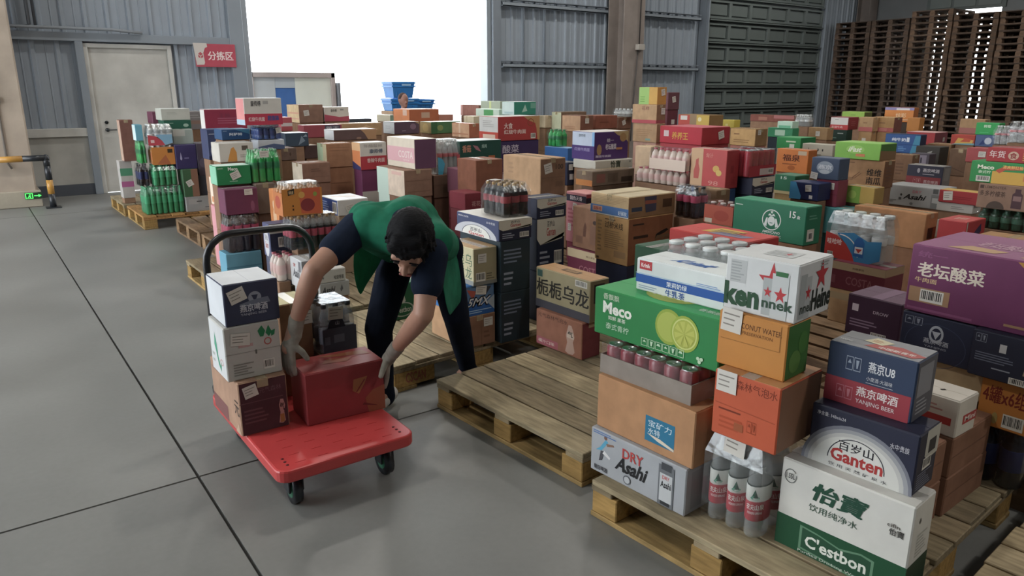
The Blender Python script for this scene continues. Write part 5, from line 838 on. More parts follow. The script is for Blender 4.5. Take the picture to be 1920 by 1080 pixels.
# floor: cast slabs with saw-cut joints
fl = MB(); fl.box((-5.7, -12, -.25), (WX, WY + .4, -.02), mat('3A3A38', 'concrete')); floor = struct(fl.build('floor'))
xs = [-5.6, -5.43, .57, 6.57, 12.57, 18.57, WX]; ys = [-12, -5.02, 2.98, 10.95, WY + .4]
for i in range(len(xs) - 1):
    for j in range(len(ys) - 1):
        m = MB(); g = .006
        m.box((xs[i] + g, ys[j] + g, -.022), (xs[i + 1] - g, ys[j + 1] - g, 0), mat('7C7D7A', 'concrete')); m.build('slab', floor)
m = MB(); m.box((-40, -40, -1.3), (60, 60, -1.1), mat('B8B6AE', 'concrete')); struct(m.build('yard_ground'))
def corr(width, z0, z1, m_, depth=.035, pitch=.29):
    """ribbed sheet facing -y with its back at y = 0"""
    prof = []; n = max(1, round(width / pitch)); w_ = width / n
    for i in range(n):
        x = i * w_; prof += [(x, 0), (x + w_ * .06, -depth), (x + w_ * .2, -depth), (x + w_ * .26, 0), (x + w_ * .62, 0), (x + w_ * .64, -.008), (x + w_ * .68, -.008), (x + w_ * .7, 0)]
    prof.append((width, 0)); k = MB(); vs = []
    for x, y in prof: vs += [(x, y, z0), (x, y, z1)]
    k.add(vs, [[2 * i, 2 * i + 2, 2 * i + 3, 2 * i + 1] for i in range(len(prof) - 1)], m_); return k.mesh('wall_panel')
# back wall with the dock opening
OP0, OP1, OPZ = 4.0, 8.7, 4.4
D1 = (1.66, 2.74, 2.12)
m = MB()
for a, b_ in gapped(-5.6, WX, [(OP0, OP1), (D1[0] - .06, D1[1] + .06)]): m.box((a, WY + .02, -.1), (b_, WY + .2, TOP), STEEL2)
m.box((OP0, WY + .02, OPZ), (OP1, WY + .2, TOP), STEEL2); m.box((D1[0] - .06, WY + .02, D1[2] + .06), (D1[1] + .06, WY + .2, TOP), STEEL2)
wall_back = struct(m.build('wall_back'))
cache = {}
def panel(x0, x1, z0, z1, m_=STEEL, parent=wall_back, y=WY + .012):
    k = (round(x1 - x0, 3), z0, z1, m_.name)
    if k not in cache: cache[k] = corr(x1 - x0, z0, z1, m_)
    link('wall_panel', cache[k], parent, (x0, y, 0))
def panels(x0, x1, z0, z1, m_=STEEL):
    n = max(1, round((x1 - x0) / .9)); w_ = (x1 - x0) / n
    for i in range(n): panel(x0 + i * w_, x0 + (i + 1) * w_, z0, z1, m_)
panels(-5, D1[0] - .1, .98, 2.22); panels(D1[1] + .1, OP0 - .32, 0, 2.22); panels(-5, OP0 - .32, 2.3, TOP)
panels(OP1 + .3, 15.0, 0, TOP); panels(20.1, WX, 0, TOP)
def beam(name, a, b_, m_=TRIM, ch=.004): k = MB(); k.box(a, b_, m_, ch); return struct(k.build(name))
WHT = mat('C2C2BD', 'plaster')
beam('trim_1', (-5, WY - .1, 2.2), (OP0 - .3, WY + .02, 2.32))
k = MB(); k.tube([(-5, WY - .16, 2.36), (2.0, WY - .16, 2.37), (2.4, WY - .14, 2.34)], .022, mat('8A929A', 'steel')); k.tube([(.98, WY - .14, TOP), (.98, WY - .14, 2.4), (.8, WY - .16, 2.36)], .02, mat('5A6068', 'steel')); k.tube([(1.05, WY - .14, TOP), (1.05, WY - .14, 2.38)], .02, mat('5A6068', 'steel')); tag(k.build('conduit_pipe'), 'grey conduit pipes running along the beam above the white door', 'pipe')
beam('trim_2', (-5, WY - .08, .86), (D1[0] - .1, WY + .02, .98), WHT)
beam('trim_3', (-5, WY - .03, .16), (D1[0] - .1, WY + .02, .86), mat('B4B4AE', 'plaster'))
beam('baseboard_back', (-5, WY - .05, 0), (D1[0] - .1, WY + .02, .16), mat('4E545E', 'steel'))
beam('trim_4', (D1[0] - .16, WY - .1, 0), (D1[0] - .06, WY + .06, 2.2))
beam('trim_5', (OP0 - .32, WY - .12, 0), (OP0 - .1, WY + .2, TOP)); beam('trim_6', (OP0 - .1, WY - .04, 0), (OP0 + .006, WY + .22, TOP), mat('9AA4AE', 'steel'))
beam('trim_7', (OP1 - .006, WY - .04, 0), (OP1 + .1, WY + .22, TOP), mat('8A949C', 'steel')); beam('trim_8', (OP1 + .1, WY - .1, 0), (OP1 + .3, WY + .2, TOP), STEEL2)
n_ = 9
for z in (1.95, 3.12, 4.4):
    for a, b_ in ((OP1 + .3, 14.9),):
        k = MB(); k.box((a, WY - .16, z), (b_, WY - .02, z + .016), TRIM); k.box((a, WY - .16, z), (b_, WY - .145, z + .07), TRIM); k.box((a, WY - .16, z + .12), (b_, WY - .02, z + .135), STEEL2); struct(k.build(f'trim_{n_}')); n_ += 1
k = MB(); k.tube([(9.6, WY - .05, 0), (9.6, WY - .05, TOP)], .02, STEEL2); k.tube([(10.15, WY - .05, 0), (10.15, WY - .05, TOP)], .02, STEEL2); tag(k.build('downpipe'), 'thin dark vertical cable pipes on the ribbed wall beside the opening', 'pipe')
# white door in the left part
dr = MB(); dr.box((D1[0], WY - .0, .01), (D1[1], WY + .05, D1[2]), mat('C6C5BF', 'plaster'), .004); door1 = struct(dr.build('door_1'))
for a, b_ in (((D1[0] - .06, WY - .05, 0), (D1[0], WY + .08, D1[2] + .06)), ((D1[1], WY - .05, 0), (D1[1] + .06, WY + .08, D1[2] + .06)), ((D1[0], WY - .05, D1[2]), (D1[1], WY + .08, D1[2] + .06))):
    k = MB(); k.box(a, b_, mat('CCCCC7', 'plaster'), .004); k.build('door_frame', door1)
k = MB(); k.lathe([(.03, 0), (.03, .02), (.02, .03)], (0, 0, 0), mat('4A4C50', 'metal')); k.tube([(0, 0, .03), (0, 0, .06), (.12, 0, .062)], .009, mat('55585C', 'metal')); hd = k.build('door_handle', door1); hd.location = (1.78, WY, .94); hd.rotation_euler = (math.pi / 2, 0, 0)
k = MB(); k.lathe([(.025, 0), (.025, .02), (.01, .025)], (0, 0, 0), mat('33363A', 'metal')); hd = k.build('deadbolt', door1); hd.location = (1.78, WY, 1.05); hd.rotation_euler = (math.pi / 2, 0, 0)
# sectional door on the right
SD0, SD1 = 15.15, 20.0; GRY, GRY2 = mat('66706E', 'steel'), mat('56605E', 'steel')
k = MB(); k.box((SD0 - .02, WY - .09, 0), (SD1 + .02, WY - .02, TOP - .6), GRY2); door2 = struct(k.build('door_2'))
k = MB(); rows = 10; hh = .53; cols = 6; ww = (SD1 - SD0) / cols
for a, b_ in (((0, -.09, .02), (SD1 - SD0, 0, .075)), ((0, -.09, hh - .13), (SD1 - SD0, 0, hh - .08)), ((0, -.14, hh - .03), (SD1 - SD0, 0, hh))): k.box(a, b_, GRY)
for i in range(cols + 1): k.box((max(0, i * ww - .05), -.09, .075), (min(SD1 - SD0, i * ww + .05), 0, hh - .13), GRY)
sec = k.mesh('door_section')
k = MB(); k.box((.08, -.05, .105), (ww - .08, 0, hh - .16), GRY, .01); pan = k.mesh('door_panel')
for q in range(rows):
    o = link('door_section', sec, door2, (SD0, WY - .09, q * hh))
    for i in range(cols): link('door_panel', pan, o, (i * ww, -.001, 0))
for x in (SD0 - .14, SD1 + .02):
    k = MB(); k.box((x, WY - .2, 0), (x + .12, WY, TOP), STEEL2); k.box((x + .03, WY - .26, 0), (x + .07, WY - .2, TOP), TRIM); k.build('door_track', door2)
# columns
def column(x, y, w_, d_, label, m_):
    k = MB(); k.box((x - w_ / 2, y - d_ / 2, 0), (x + w_ / 2, y - d_ / 2 + .03, TOP), m_, .003); k.box((x - w_ / 2, y + d_ / 2 - .03, 0), (x + w_ / 2, y + d_ / 2, TOP), m_, .003); k.box((x - .03, y - d_ / 2 + .03, 0), (x + .03, y + d_ / 2 - .03, TOP), m_); return k
CREAM = mat('B9A998', 'plaster')
k = column(12.1, 12.35, .62, .5, '', mat('8E837C', 'plaster')); colr = k.build('steel_column'); tag(colr, 'beige steel column between the dock opening and the sectional door', 'column')
k = MB(); k.box((12.15, 12.0, 2.35), (12.35, 12.1, 2.47), mat('B0AAA2', 'plastic'), .006); k.build('junction_box', colr)
k = MB(); k.tube([(12.27, 12.08, TOP), (12.25, 12.08, 2.45)], .014, mat('4A4644', 'rubber')); k.tube([(12.22, 12.08, 2.36), (12.12, 12.08, 1.0), (12.1, 12.08, .4)], .014, mat('4A4644', 'rubber')); k.build('cable', colr)
k = column(22.02, 12.5, .4, .4, '', mat('7A706A', 'plaster')); tag(k.build('steel_column'), 'dim beige steel column in the corner behind the pallet stacks', 'column')
k = MB(); k.box((-.6, 11.85, 0), (.70, 12.45, TOP), CREAM, .02); k.box((-.62, 11.8, 0), (.74, 12.5, .22), mat('A79E8C', 'concrete'), .01); col1 = k.build('concrete_column'); tag(col1, 'cream painted column with stains at the left edge of the hall', 'column')
k = MB(); k.tube([(.42, 11.83, TOP), (.42, 11.83, .6), (.46, 11.82, .52)], .014, mat('6A625A', 'rubber')); k.build('cable', col1)
k = MB(); k.box((.22, 11.77, 2.33), (.46, 11.86, 2.5), mat('B8B0A4', 'plastic'), .008); k.box((.34, 11.765, 2.4), (.45, 11.77, 2.42), mat('3A3834', 'ink')); k.build('control_box', col1)
k = MB(); k.box((.36, 11.8, 1.36), (.46, 11.86, 1.44), mat('8A8278', 'plastic'), .005); k.box((.38, 11.797, 1.375), (.44, 11.8, 1.425), mat('C4BEB4', 'ink')); k.build('switch_box', col1)
# exit sign at the foot of the column
k = MB(); G = mat('19C43A', 'glow'); DK = mat('12301A', 'ink')
k.box((0, 0, 0), (.2, .012, .085), mat('20402A', 'plastic'), .003); ex = k.build('exit_sign', None, (.545, 11.786, .11)); tag(ex, 'small glowing green exit sign with running figure and arrow on the column', 'sign')
fmx = lambda u, v, o: (.2 * u, -o, .085 * v)
k = MB()
for u0, v0, u1, v1 in ((.03, .08, .47, .16), (.03, .86, .47, .94), (.03, .08, .08, .94), (.42, .08, .47, .94)): k.add([fmx(u, v, .001) for u, v in ((u0, v0), (u1, v0), (u1, v1), (u0, v1))], [[0, 1, 2, 3]], G)
k.add([fmx(u, v, .001) for u, v in ((.54, .44), (.78, .44), (.78, .26), (.96, .5), (.78, .74), (.78, .56), (.54, .56))], [[0, 1, 2, 3, 4, 5, 6]], G)
for pts in ([(.2, .56), (.3, .6), (.32, .4), (.24, .38)], [(.24, .38), (.3, .4), (.36, .24), (.31, .2)], [(.22, .42), (.26, .36), (.16, .2), (.13, .24)], [(.3, .58), (.38, .5), (.37, .45), (.3, .52)], [(.27, .64), (.34, .64), (.34, .78), (.27, .78)]): k.add([fmx(u, v, .0015) for u, v in pts], [[0, 1, 2, 3]], G)
k.build('pictogram', ex)
# hanging sign for the sorting zone
SGW, SGH = .62, .35
k = MB(); k.box((0, 0, 0), (SGW, .02, SGH), mat('B84A5C', 'plastic'), .004); sg = k.build('zone_sign', None, (3.12, WY - .143, 1.87)); tag(sg, 'red sign with white characters and box emblem beside the white door', 'sign')
fms = lambda u, v, o: (SGW * u, -o, SGH * v)
SIGN_OPS = [p([(-.03, 1.02), (.3, 1.02), (.31, .86), (.25, .82), (.2, .6), (.22, .2), (.2, .1), (.02, .08)], 'C9C2BC'), t(.31, .3, .93, .68, '分拣区', 'E6D8D6', .02), p([(.07, .56), (.13, .64), (.19, .56), (.13, .48)], 'B85A62'), p([(.07, .53), (.12, .46), (.12, .36), (.07, .43)], 'B85A62'), p([(.19, .53), (.14, .46), (.14, .36), (.19, .43)], 'B85A62')]
# striped barrier
k = MB(); YL, BL = mat('C08A2A', 'plastic'), mat('262A30', 'plastic')
bx0, by0 = .84, 11.6
for i in range(4):
    z0 = i * .185; k.tube([(bx0, by0, z0), (bx0, by0, z0 + .185 if i < 3 else .66)], .04, YL if i == 1 else BL, 14)
for i in range(7): k.tube([(bx0 - i * .26, by0, .66), (bx0 - (i + 1) * .26, by0, .66)], .04, BL if i % 2 == 0 else YL, 14)
k.lathe([(.04, -.04), (.042, 0), (.03, .035), (.01, .044)], (bx0, by0, .66), BL)
k.tube([(bx0 - 1.8, by0, 0), (bx0 - 1.8, by0, .66)], .04, BL, 14); k.box((bx0 - .09, by0 - .09, 0), (bx0 + .09, by0 + .09, .012), BL, .003)
tag(k.build('guard_rail'), 'black and yellow striped pipe barrier before the cream column', 'barrier')
# right wall with a raised door behind the pallet stacks
RD0, RD1, RDZ = 9.0, 10.8, 3.62
m = MB()
for a, b_ in gapped(-12, WY + .2, [(RD0, RD1)]): m.box((WX, a, -.1), (WX + .18, b_, TOP), mat('6A6E70', 'steel'))
m.box((WX, RD0, RDZ), (WX + .18, RD1, TOP), mat('6A6E70', 'steel')); wall_right = struct(m.build('wall_right'))
k = MB(); k.box((WX - .05, RD0 - .1, RDZ - .04), (WX - .01, RD1 + .1, TOP - 1), GRY2); door3 = struct(k.build('door_3'))
pan2 = MB(); pan2.box((-.025, .04, .04), (0, .59, .46), GRY, .004); pan2 = pan2.mesh('door_panel')
for q in range(5):
    for i in range(3): link('door_panel', pan2, door3, (WX - .05, RD0 + i * .62 - .03, RDZ + q * .5))
# rear and left walls, with the dock doors that light the hall from the left, and the roof
m = MB(); m.box((-5.6, -12.2, -.1), (WX, -12, TOP), STEEL2); struct(m.build('wall_rear'))
LX = -5.5; m = MB(); dock = [(3.2, 7.4), (8.4, 12.4)]
for a, b_ in gapped(-12, WY + .2, dock): m.box((LX - .2, a, -.1), (LX, b_, TOP), STEEL2)
for a, b_ in dock: m.box((LX - .2, a, 5.4), (LX, b_, TOP), STEEL2)
struct(m.build('wall_left'))
ROOF = mat('A8ACAE', 'steel'); m = MB(); lights = []
for a, b_ in gapped(-5.8, WX + .2, lights): m.box((a, -12.2, TOP), (b_, WY + .2, TOP + .12), ROOF)
ceil = struct(m.build('ceiling'))
# hanging banners high at the right
for i, (x, y, z, lab) in enumerate(((18.2, 7.8, 3.62, 'blue hanging banner left of the pair above the pallet stacks'), (18.4, 7.35, 3.64, 'blue hanging banner right of the pair above the pallet stacks'), (18.6, 6.7, 3.6, 'blue hanging banner nearest the right edge above the pallets'))):
    k = MB(); k.box((0, 0, 0), (.012, .4, .7), mat('2F5F9A', 'plastic')); k.box((-.004, .0, 0), (0, .4, .06), mat('B8BCC0', 'ink'))
    for q in range(3): k.box((-.004, .1, .14 + q * .16), (0, .3, .2 + q * .16), mat('7FA4C8', 'ink'))
    k.tube([(.006, .03, .7), (.006, .03, TOP - z)], .004, BL); k.tube([(.006, .37, .7), (.006, .37, TOP - z)], .004, BL)
    tag(k.build('banner', None, (x, y, z)), lab, 'banner')
# unseen fill lamps added under the roof to brighten the hall
LP = [(-2, -3), (4, -3), (10, -3), (16, -3), (-2, 4), (4, 4), (10, 4), (16, 4), (4, 10), (10, 10), (16, 10)]
first = None
for i, (x, y) in enumerate(LP):
    if first is None:
        root = bpy.data.objects.new('high_bay_lamp', None); COL.objects.link(root); first = root
        k = MB(); k.lathe([(.06, .25), (.1, .24), (.12, .12), (.3, .02), (.31, 0), (.29, 0)], (0, 0, 0), mat('4A4E54', 'metal'), 20); k.build('housing', root)
        k = MB(); k.lathe([(.27, .012), (.27, .005)], (0, 0, 0), mat('F4F6FF', 'glow'), 20); k.build('diffuser', root)
        k = MB(); k.tube([(0, 0, .25), (0, 0, 1.1)], .008, BL); k.build('hanging_rod', root)
        tag(root, 'unseen round fill lamp added under the roof', 'lamp', 'added fill lamps under the roof')
    else: root = copy_tree(first)
    root.location = (x, y, 6.5)
    ld = bpy.data.lights.new('fill_lamp_light', 'AREA'); ld.shape = 'DISK'; ld.size = .5; ld.energy = FILL_LAMP_W; ld.color = (1, .95, .88)
    lo = link('fill_lamp_light', ld, root, (0, 0, -.02))
# truck backed up at the dock
k = MB(); TW = mat('C2C4BC', 'steel')
tx0, tx1, ty, tz = 4.35, 5.95, 14.0, 1.8
truck = bpy.data.objects.new('box_truck', None); COL.objects.link(truck); truck.location = (tx0, ty, -1.1); tag(truck, 'white box truck with open rear backed up outside the doorway', 'truck')
W_, L_, B0, B1 = tx1 - tx0, 4.5, .98, tz + 1.1
def tp(name, boxes, m_, ch=.004):
    k = MB()
    for a, b_ in boxes: k.box(a, b_, m_, ch)
    return k.build(name, truck)
tp('cargo_box', [((0, 0, B0), (.05, L_, B1)), ((W_ - .05, 0, B0), (W_, L_, B1)), ((0, 0, B1 - .05), (W_, L_, B1)), ((0, 0, B0 - .05), (W_, L_, B0 + .05)), ((.05, 1.4, B0), (W_ - .05, 1.45, B1))], TW)
tp('rear_frame', [((-.02, -.03, B0), (.05, .04, B1 + .03)), ((W_ - .06, -.03, B0), (W_ + .02, .04, B1 + .03)), ((-.02, -.03, B1 - .06), (W_ + .02, .04, B1 + .03))], mat('A89A94', 'steel'))
tp('rear_door', [((.05, .03, B0 + .05), (.46, .07, B1 - .06))], mat('B9BDBE', 'steel')); tp('rear_door', [((.84, .03, B0 + .05), (W_ - .05, .07, B1 - .06))], mat('D5D8CC', 'steel')); tp('inner_curtain', [((.46, .05, B0 + .05), (.84, .1, B1 - .25))], mat('3A68A8', 'plastic')); tp('header_panel', [((.46, .035, B1 - .25), (.84, .07, B1 - .06))], mat('AEB6BC', 'steel'))
tp('open_door', [((W_ + .04, -.1, B0), (W_ + .09, .75, B1 - .15))], mat('6E7074', 'steel'))
tp('chassis', [((.2, .1, .55), (.35, 6.0, .93)), ((W_ - .35, .1, .55), (W_ - .2, 6.0, .93))], BL)
tp('cab', [((.05, 4.6, .5), (W_ - .05, 6.2, 2.3))], TW, .08)
for y in (1.2, 5.3):
    for x in (.1, W_ - .32):
        k = MB(); k.tube([(x, y, .42), (x + .22, y, .42)], .42, BL, 20); k.build('wheel', truck)
# ------------------------------------------------------------------ pallets
WOOD = [mat('B3A27E', 'wood'), mat('A59372', 'wood'), mat('9A8A6C', 'wood')]
YW = [mat('B8914C', 'wood'), mat('A88A52', 'wood')]
PX, PY, PH = 1.2, 1.02, .15
def bd(a, b_, m_): k = MB(); k.box(a, b_, m_, .004); return k.mesh('board')
def pallet(x, y, rz, label, group='pallets', tint=WOOD, edge=YW):
    root = bpy.data.objects.new('pallet', None); COL.objects.link(root); root.location = (x, y, 0); root.rotation_euler = (0, 0, math.radians(rz)); tag(root, label, 'pallet', group)
    rnd = random.Random(x * 7 + y)
    w_ = .14; g = (PX - 8 * w_) / 7
    for i in range(8):
        j0, j1 = rnd.uniform(-.008, .008), rnd.uniform(-.008, .008)
        k = MB(); k.box((i * (w_ + g), j0, .128), (i * (w_ + g) + w_, PY + j1, .15), tint[i % len(tint)], .003); k.build('deck_board', root)
    for yy in (0, PY / 2 - .05, PY - .1): k = MB(); k.box((.002, yy, .106), (PX - .002, yy + .1, .128), tint[1], .003); k.build('stringer_board', root)
    for xx in (.004, PX / 2 - .07, PX - .144):
        for yy in (.004, PY / 2 - .06, PY - .124): k = MB(); k.box((xx, yy, .02), (xx + .14, yy + .12, .106), edge[0], .004); k.build('block', root)
        k = MB(); k.box((xx - .004, 0, 0), (xx + .14, PY, .02), edge[1], .003); k.build('bottom_board', root)
    return root
pallet(1.76, .80, 4, 'yellowed wooden pallet under the nearest stack of cartons')
pallet(2.10, -.30, 4, 'pale wooden pallet at the bottom right corner', tint=[mat('BBA883', 'wood'), mat('AE9B76', 'wood')])
pallet(1.79, 1.98, 4, 'empty wooden pallet with bare deck boards in the middle')
yp = pallet(1.62, 3.27, 4, 'yellow wooden pallet beside the worker carrying small cartons')
pallet(1.40, 4.42, 0, 'wooden pallet behind the trolley under the silver cartons')
pallet(1.36, 5.52, 0, 'wooden pallet behind the trolley under the pale blue carton')
pallet(1.5, 9.1, 0, 'wooden pallet under the far left stack of soda packs', tint=[mat('B8894A', 'wood'), mat('A87A42', 'wood')])
pallet(1.48, 10.2, 0, 'wooden pallet at the rear of the far left stack')
# simple pallet for stacks and hidden places: one mesh
k = MB(); DKW = [mat('66564C', 'wood'), mat('6E5A4C', 'wood')]
def simple_pallet(k, wa, wb):
    for i in range(7): k.box((i * .176, 0, .128), (i * .176 + .14, PY, .15), wa)
    for yy in (0, PY / 2 - .05, PY - .1): k.box((0, yy, .106), (PX, yy + .1, .128), wb)
    for xx in (0, PX / 2 - .07, PX - .14):
        for yy in (0, PY / 2 - .06, PY - .12): k.box((xx, yy, .02), (xx + .14, yy + .12, .106), wb)
        k.box((xx, 0, 0), (xx + .14, PY, .02), wa)
    return k.mesh('pallet')
PM = [simple_pallet(MB(), DKW[0], DKW[1]), simple_pallet(MB(), DKW[1], mat('7A604C', 'wood')), simple_pallet(MB(), mat('8A6E50', 'wood'), mat('957552', 'wood'))]
names = ['leftmost stack by the sectional door', 'second stack from the sectional door', 'third stack from the sectional door', 'fourth stack from the sectional door', 'fifth stack from the sectional door', 'sixth stack from the sectional door', 'seventh stack from the sectional door']
for j in range(7):
    n = [22, 22, 23, 22, 22, 22, 22][j]; y0 = 12.55 - (j + 1) * 1.06
    for q in range(n):
        oj = random.uniform(-.02, .02)
        pl = link('pallet', PM[0 if j < 2 else (1 if j < 5 else 2)], None, (20.5 + oj, y0 + random.uniform(-.01, .01), q * .151))
        om = ['topmost', 'second', 'third', 'fourth', 'fifth', 'sixth', 'seventh', 'eighth', 'ninth', 'tenth', 'eleventh', 'twelfth', 'thirteenth', 'fourteenth', 'fifteenth', 'sixteenth', 'seventeenth', 'eighteenth', 'nineteenth', 'twentieth', 'twenty-first', 'twenty-second', 'twenty-third']
        if q == n - 1: tag(pl, f'topmost brown pallet of the {names[j]}', 'pallet', 'stacked pallets at the right wall')
        else: tag(pl, f'brown pallet {om[n - 1 - q]} from the top of the {names[j]}', 'pallet', 'stacked pallets at the right wall')
# ------------------------------------------------------------------ cartons and bottle packs
strings = set()
for it in ITEM.values():
    seqs = [it.get('L', []), it.get('R', []), it.get('T', [])]
    if it.get('fill') and len(it['fill']) > 2: seqs += [it['fill'][2], it['fill'][3]]
    for seq in seqs:
        for op in seq:
            if op[0] == 't': strings.add((op[5], op[7] if len(op) > 7 else .012))
for op in SIGN_OPS:
    if op[0] == 't': strings.add((op[5], op[7]))
EXTRA = [('农夫山泉', .02), ('NONGFU SPRING', .02), ('CSCAN', .02)]
for x in EXTRA: strings.add(x)
prepare_texts(sorted(strings))
k = MB(); print_ops(k, SIGN_OPS, fms, SGW / SGH); k.build('printed_panel', sg)
k = MB(); print_ops(k, [t(.28, .2, .9, .75, 'CSCAN', '8E4A3A', .02)], lambda u, v, o: (.02 + .2 * u, .002 - o, .02 + .1 * v), 2); k.build('stencil_mark', yp)
k = MB(); k.box((.005, .002, .02), (.26, .12, .106), YW[0], .004); k.build('block', yp)
def sticker(root, face, u, v, w_, h_, rot, lx, ly, hgt):
    fm = face_map(face, lx, ly, hgt); a = math.radians(rot)
    fw, fh = {'L': (ly, hgt), 'R': (lx, hgt), 'T': (ly, lx)}[face]
    def P_(x, y, o):
        xr, yr = x * math.cos(a) - y * math.sin(a), x * math.sin(a) + y * math.cos(a)
        return fm(u + xr / fw, v + yr / fh, o)
    k = MB(); W2, H2 = w_ / 2, h_ / 2; pap = mat('CFCBC2', 'ink'); ink = mat('8A857C', 'ink')
    top = [P_(x, y, .0035) for x, y in ((-W2, -H2), (W2, -H2), (W2, H2), (-W2, H2))]; bot = [P_(x, y, .0026) for x, y in ((-W2, -H2), (W2, -H2), (W2, H2), (-W2, H2))]
    k.add(bot + top, [[4, 5, 6, 7], [0, 1, 5, 4], [1, 2, 6, 5], [2, 3, 7, 6], [3, 0, 4, 7]], pap)
    for q in range(3):
        y = H2 * (.5 - .45 * q); x1 = W2 * (.75 if q == 0 else .3)
        k.add([P_(x, yy, .0039) for x, yy in ((-W2 * .8, y - H2 * .06), (x1, y - H2 * .06), (x1, y + H2 * .06), (-W2 * .8, y + H2 * .06))], [[0, 1, 2, 3]], ink)
    k.build('shipping_label', root)
def carton_mesh(lx, ly, hgt, mats4, jit=0.0, seed=0):
    """chamfered carton; slots: body, left face (-x), right face (-y), top"""
    bm = bmesh.new(); bmesh.ops.create_cube(bm, size=1); rnd = random.Random(seed)
    for v in bm.verts: v.co = Vector(((v.co.x + .5) * lx, (v.co.y + .5) * ly, (v.co.z + .5) * hgt))
    bmesh.ops.bevel(bm, geom=bm.edges[:], offset=min(.004, hgt * .1), segments=1, affect='EDGES', profile=.5)
    me = bpy.data.meshes.new('carton')
    for f in bm.faces:
        n = f.normal; f.material_index = 1 if n.x < -.9 else 2 if n.y < -.9 else 3 if n.z > .9 else 0
    bm.to_mesh(me); bm.free()
    for m_ in mats4: me.materials.append(m_)
    return me
def make_carton(label, dims, it, decor=True, seed=0):
    x, y, z, lx, ly, hgt, yaw = dims; kd = it['k']; g = .0015
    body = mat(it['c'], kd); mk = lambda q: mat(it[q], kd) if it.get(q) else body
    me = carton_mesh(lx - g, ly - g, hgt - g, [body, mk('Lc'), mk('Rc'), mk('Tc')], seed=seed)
    o = link('carton', me, None, (x, y, z), math.radians(yaw)); tag(o, label, 'carton')
    if not decor: return o
    for f, asp in (('L', ly / hgt), ('R', lx / hgt), ('T', ly / lx)):
        ops = it.get(f)
        if ops:
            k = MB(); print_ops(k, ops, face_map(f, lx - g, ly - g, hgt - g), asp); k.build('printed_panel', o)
    for s in it.get('st', []): sticker(o, *s, lx - g, ly - g, hgt - g)
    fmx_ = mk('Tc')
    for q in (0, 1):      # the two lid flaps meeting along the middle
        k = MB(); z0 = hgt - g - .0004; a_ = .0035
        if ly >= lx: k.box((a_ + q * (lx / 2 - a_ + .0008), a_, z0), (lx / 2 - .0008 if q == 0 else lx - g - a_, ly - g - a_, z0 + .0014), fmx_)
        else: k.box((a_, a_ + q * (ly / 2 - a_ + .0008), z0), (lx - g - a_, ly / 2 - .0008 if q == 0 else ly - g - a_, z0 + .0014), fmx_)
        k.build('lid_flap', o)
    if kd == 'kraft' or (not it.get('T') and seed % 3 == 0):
        k = MB(); tm = mat('C8B48E' if kd == 'kraft' else 'C4C2BC', 'tape'); wd = .022
        if ly >= lx:
            c = lx / 2; k.box((c - wd, -.0008, hgt - g + .0011), (c + wd, ly - g + .0008, hgt - g + .0016), tm); 
            if kd == 'kraft': k.box((c - wd, -.0009, hgt - .035), (c + wd, -.0003, hgt - g), tm)
        else:
            c = ly / 2; k.box((-.0008, c - wd, hgt - g + .0011), (lx - g + .0008, c + wd, hgt - g + .0016), tm); 
            if kd == 'kraft': k.box((-.0009, c - wd, hgt - .035), (-.0003, c + wd, hgt - g), tm)
        k.build('packing_tape', o)
    return o
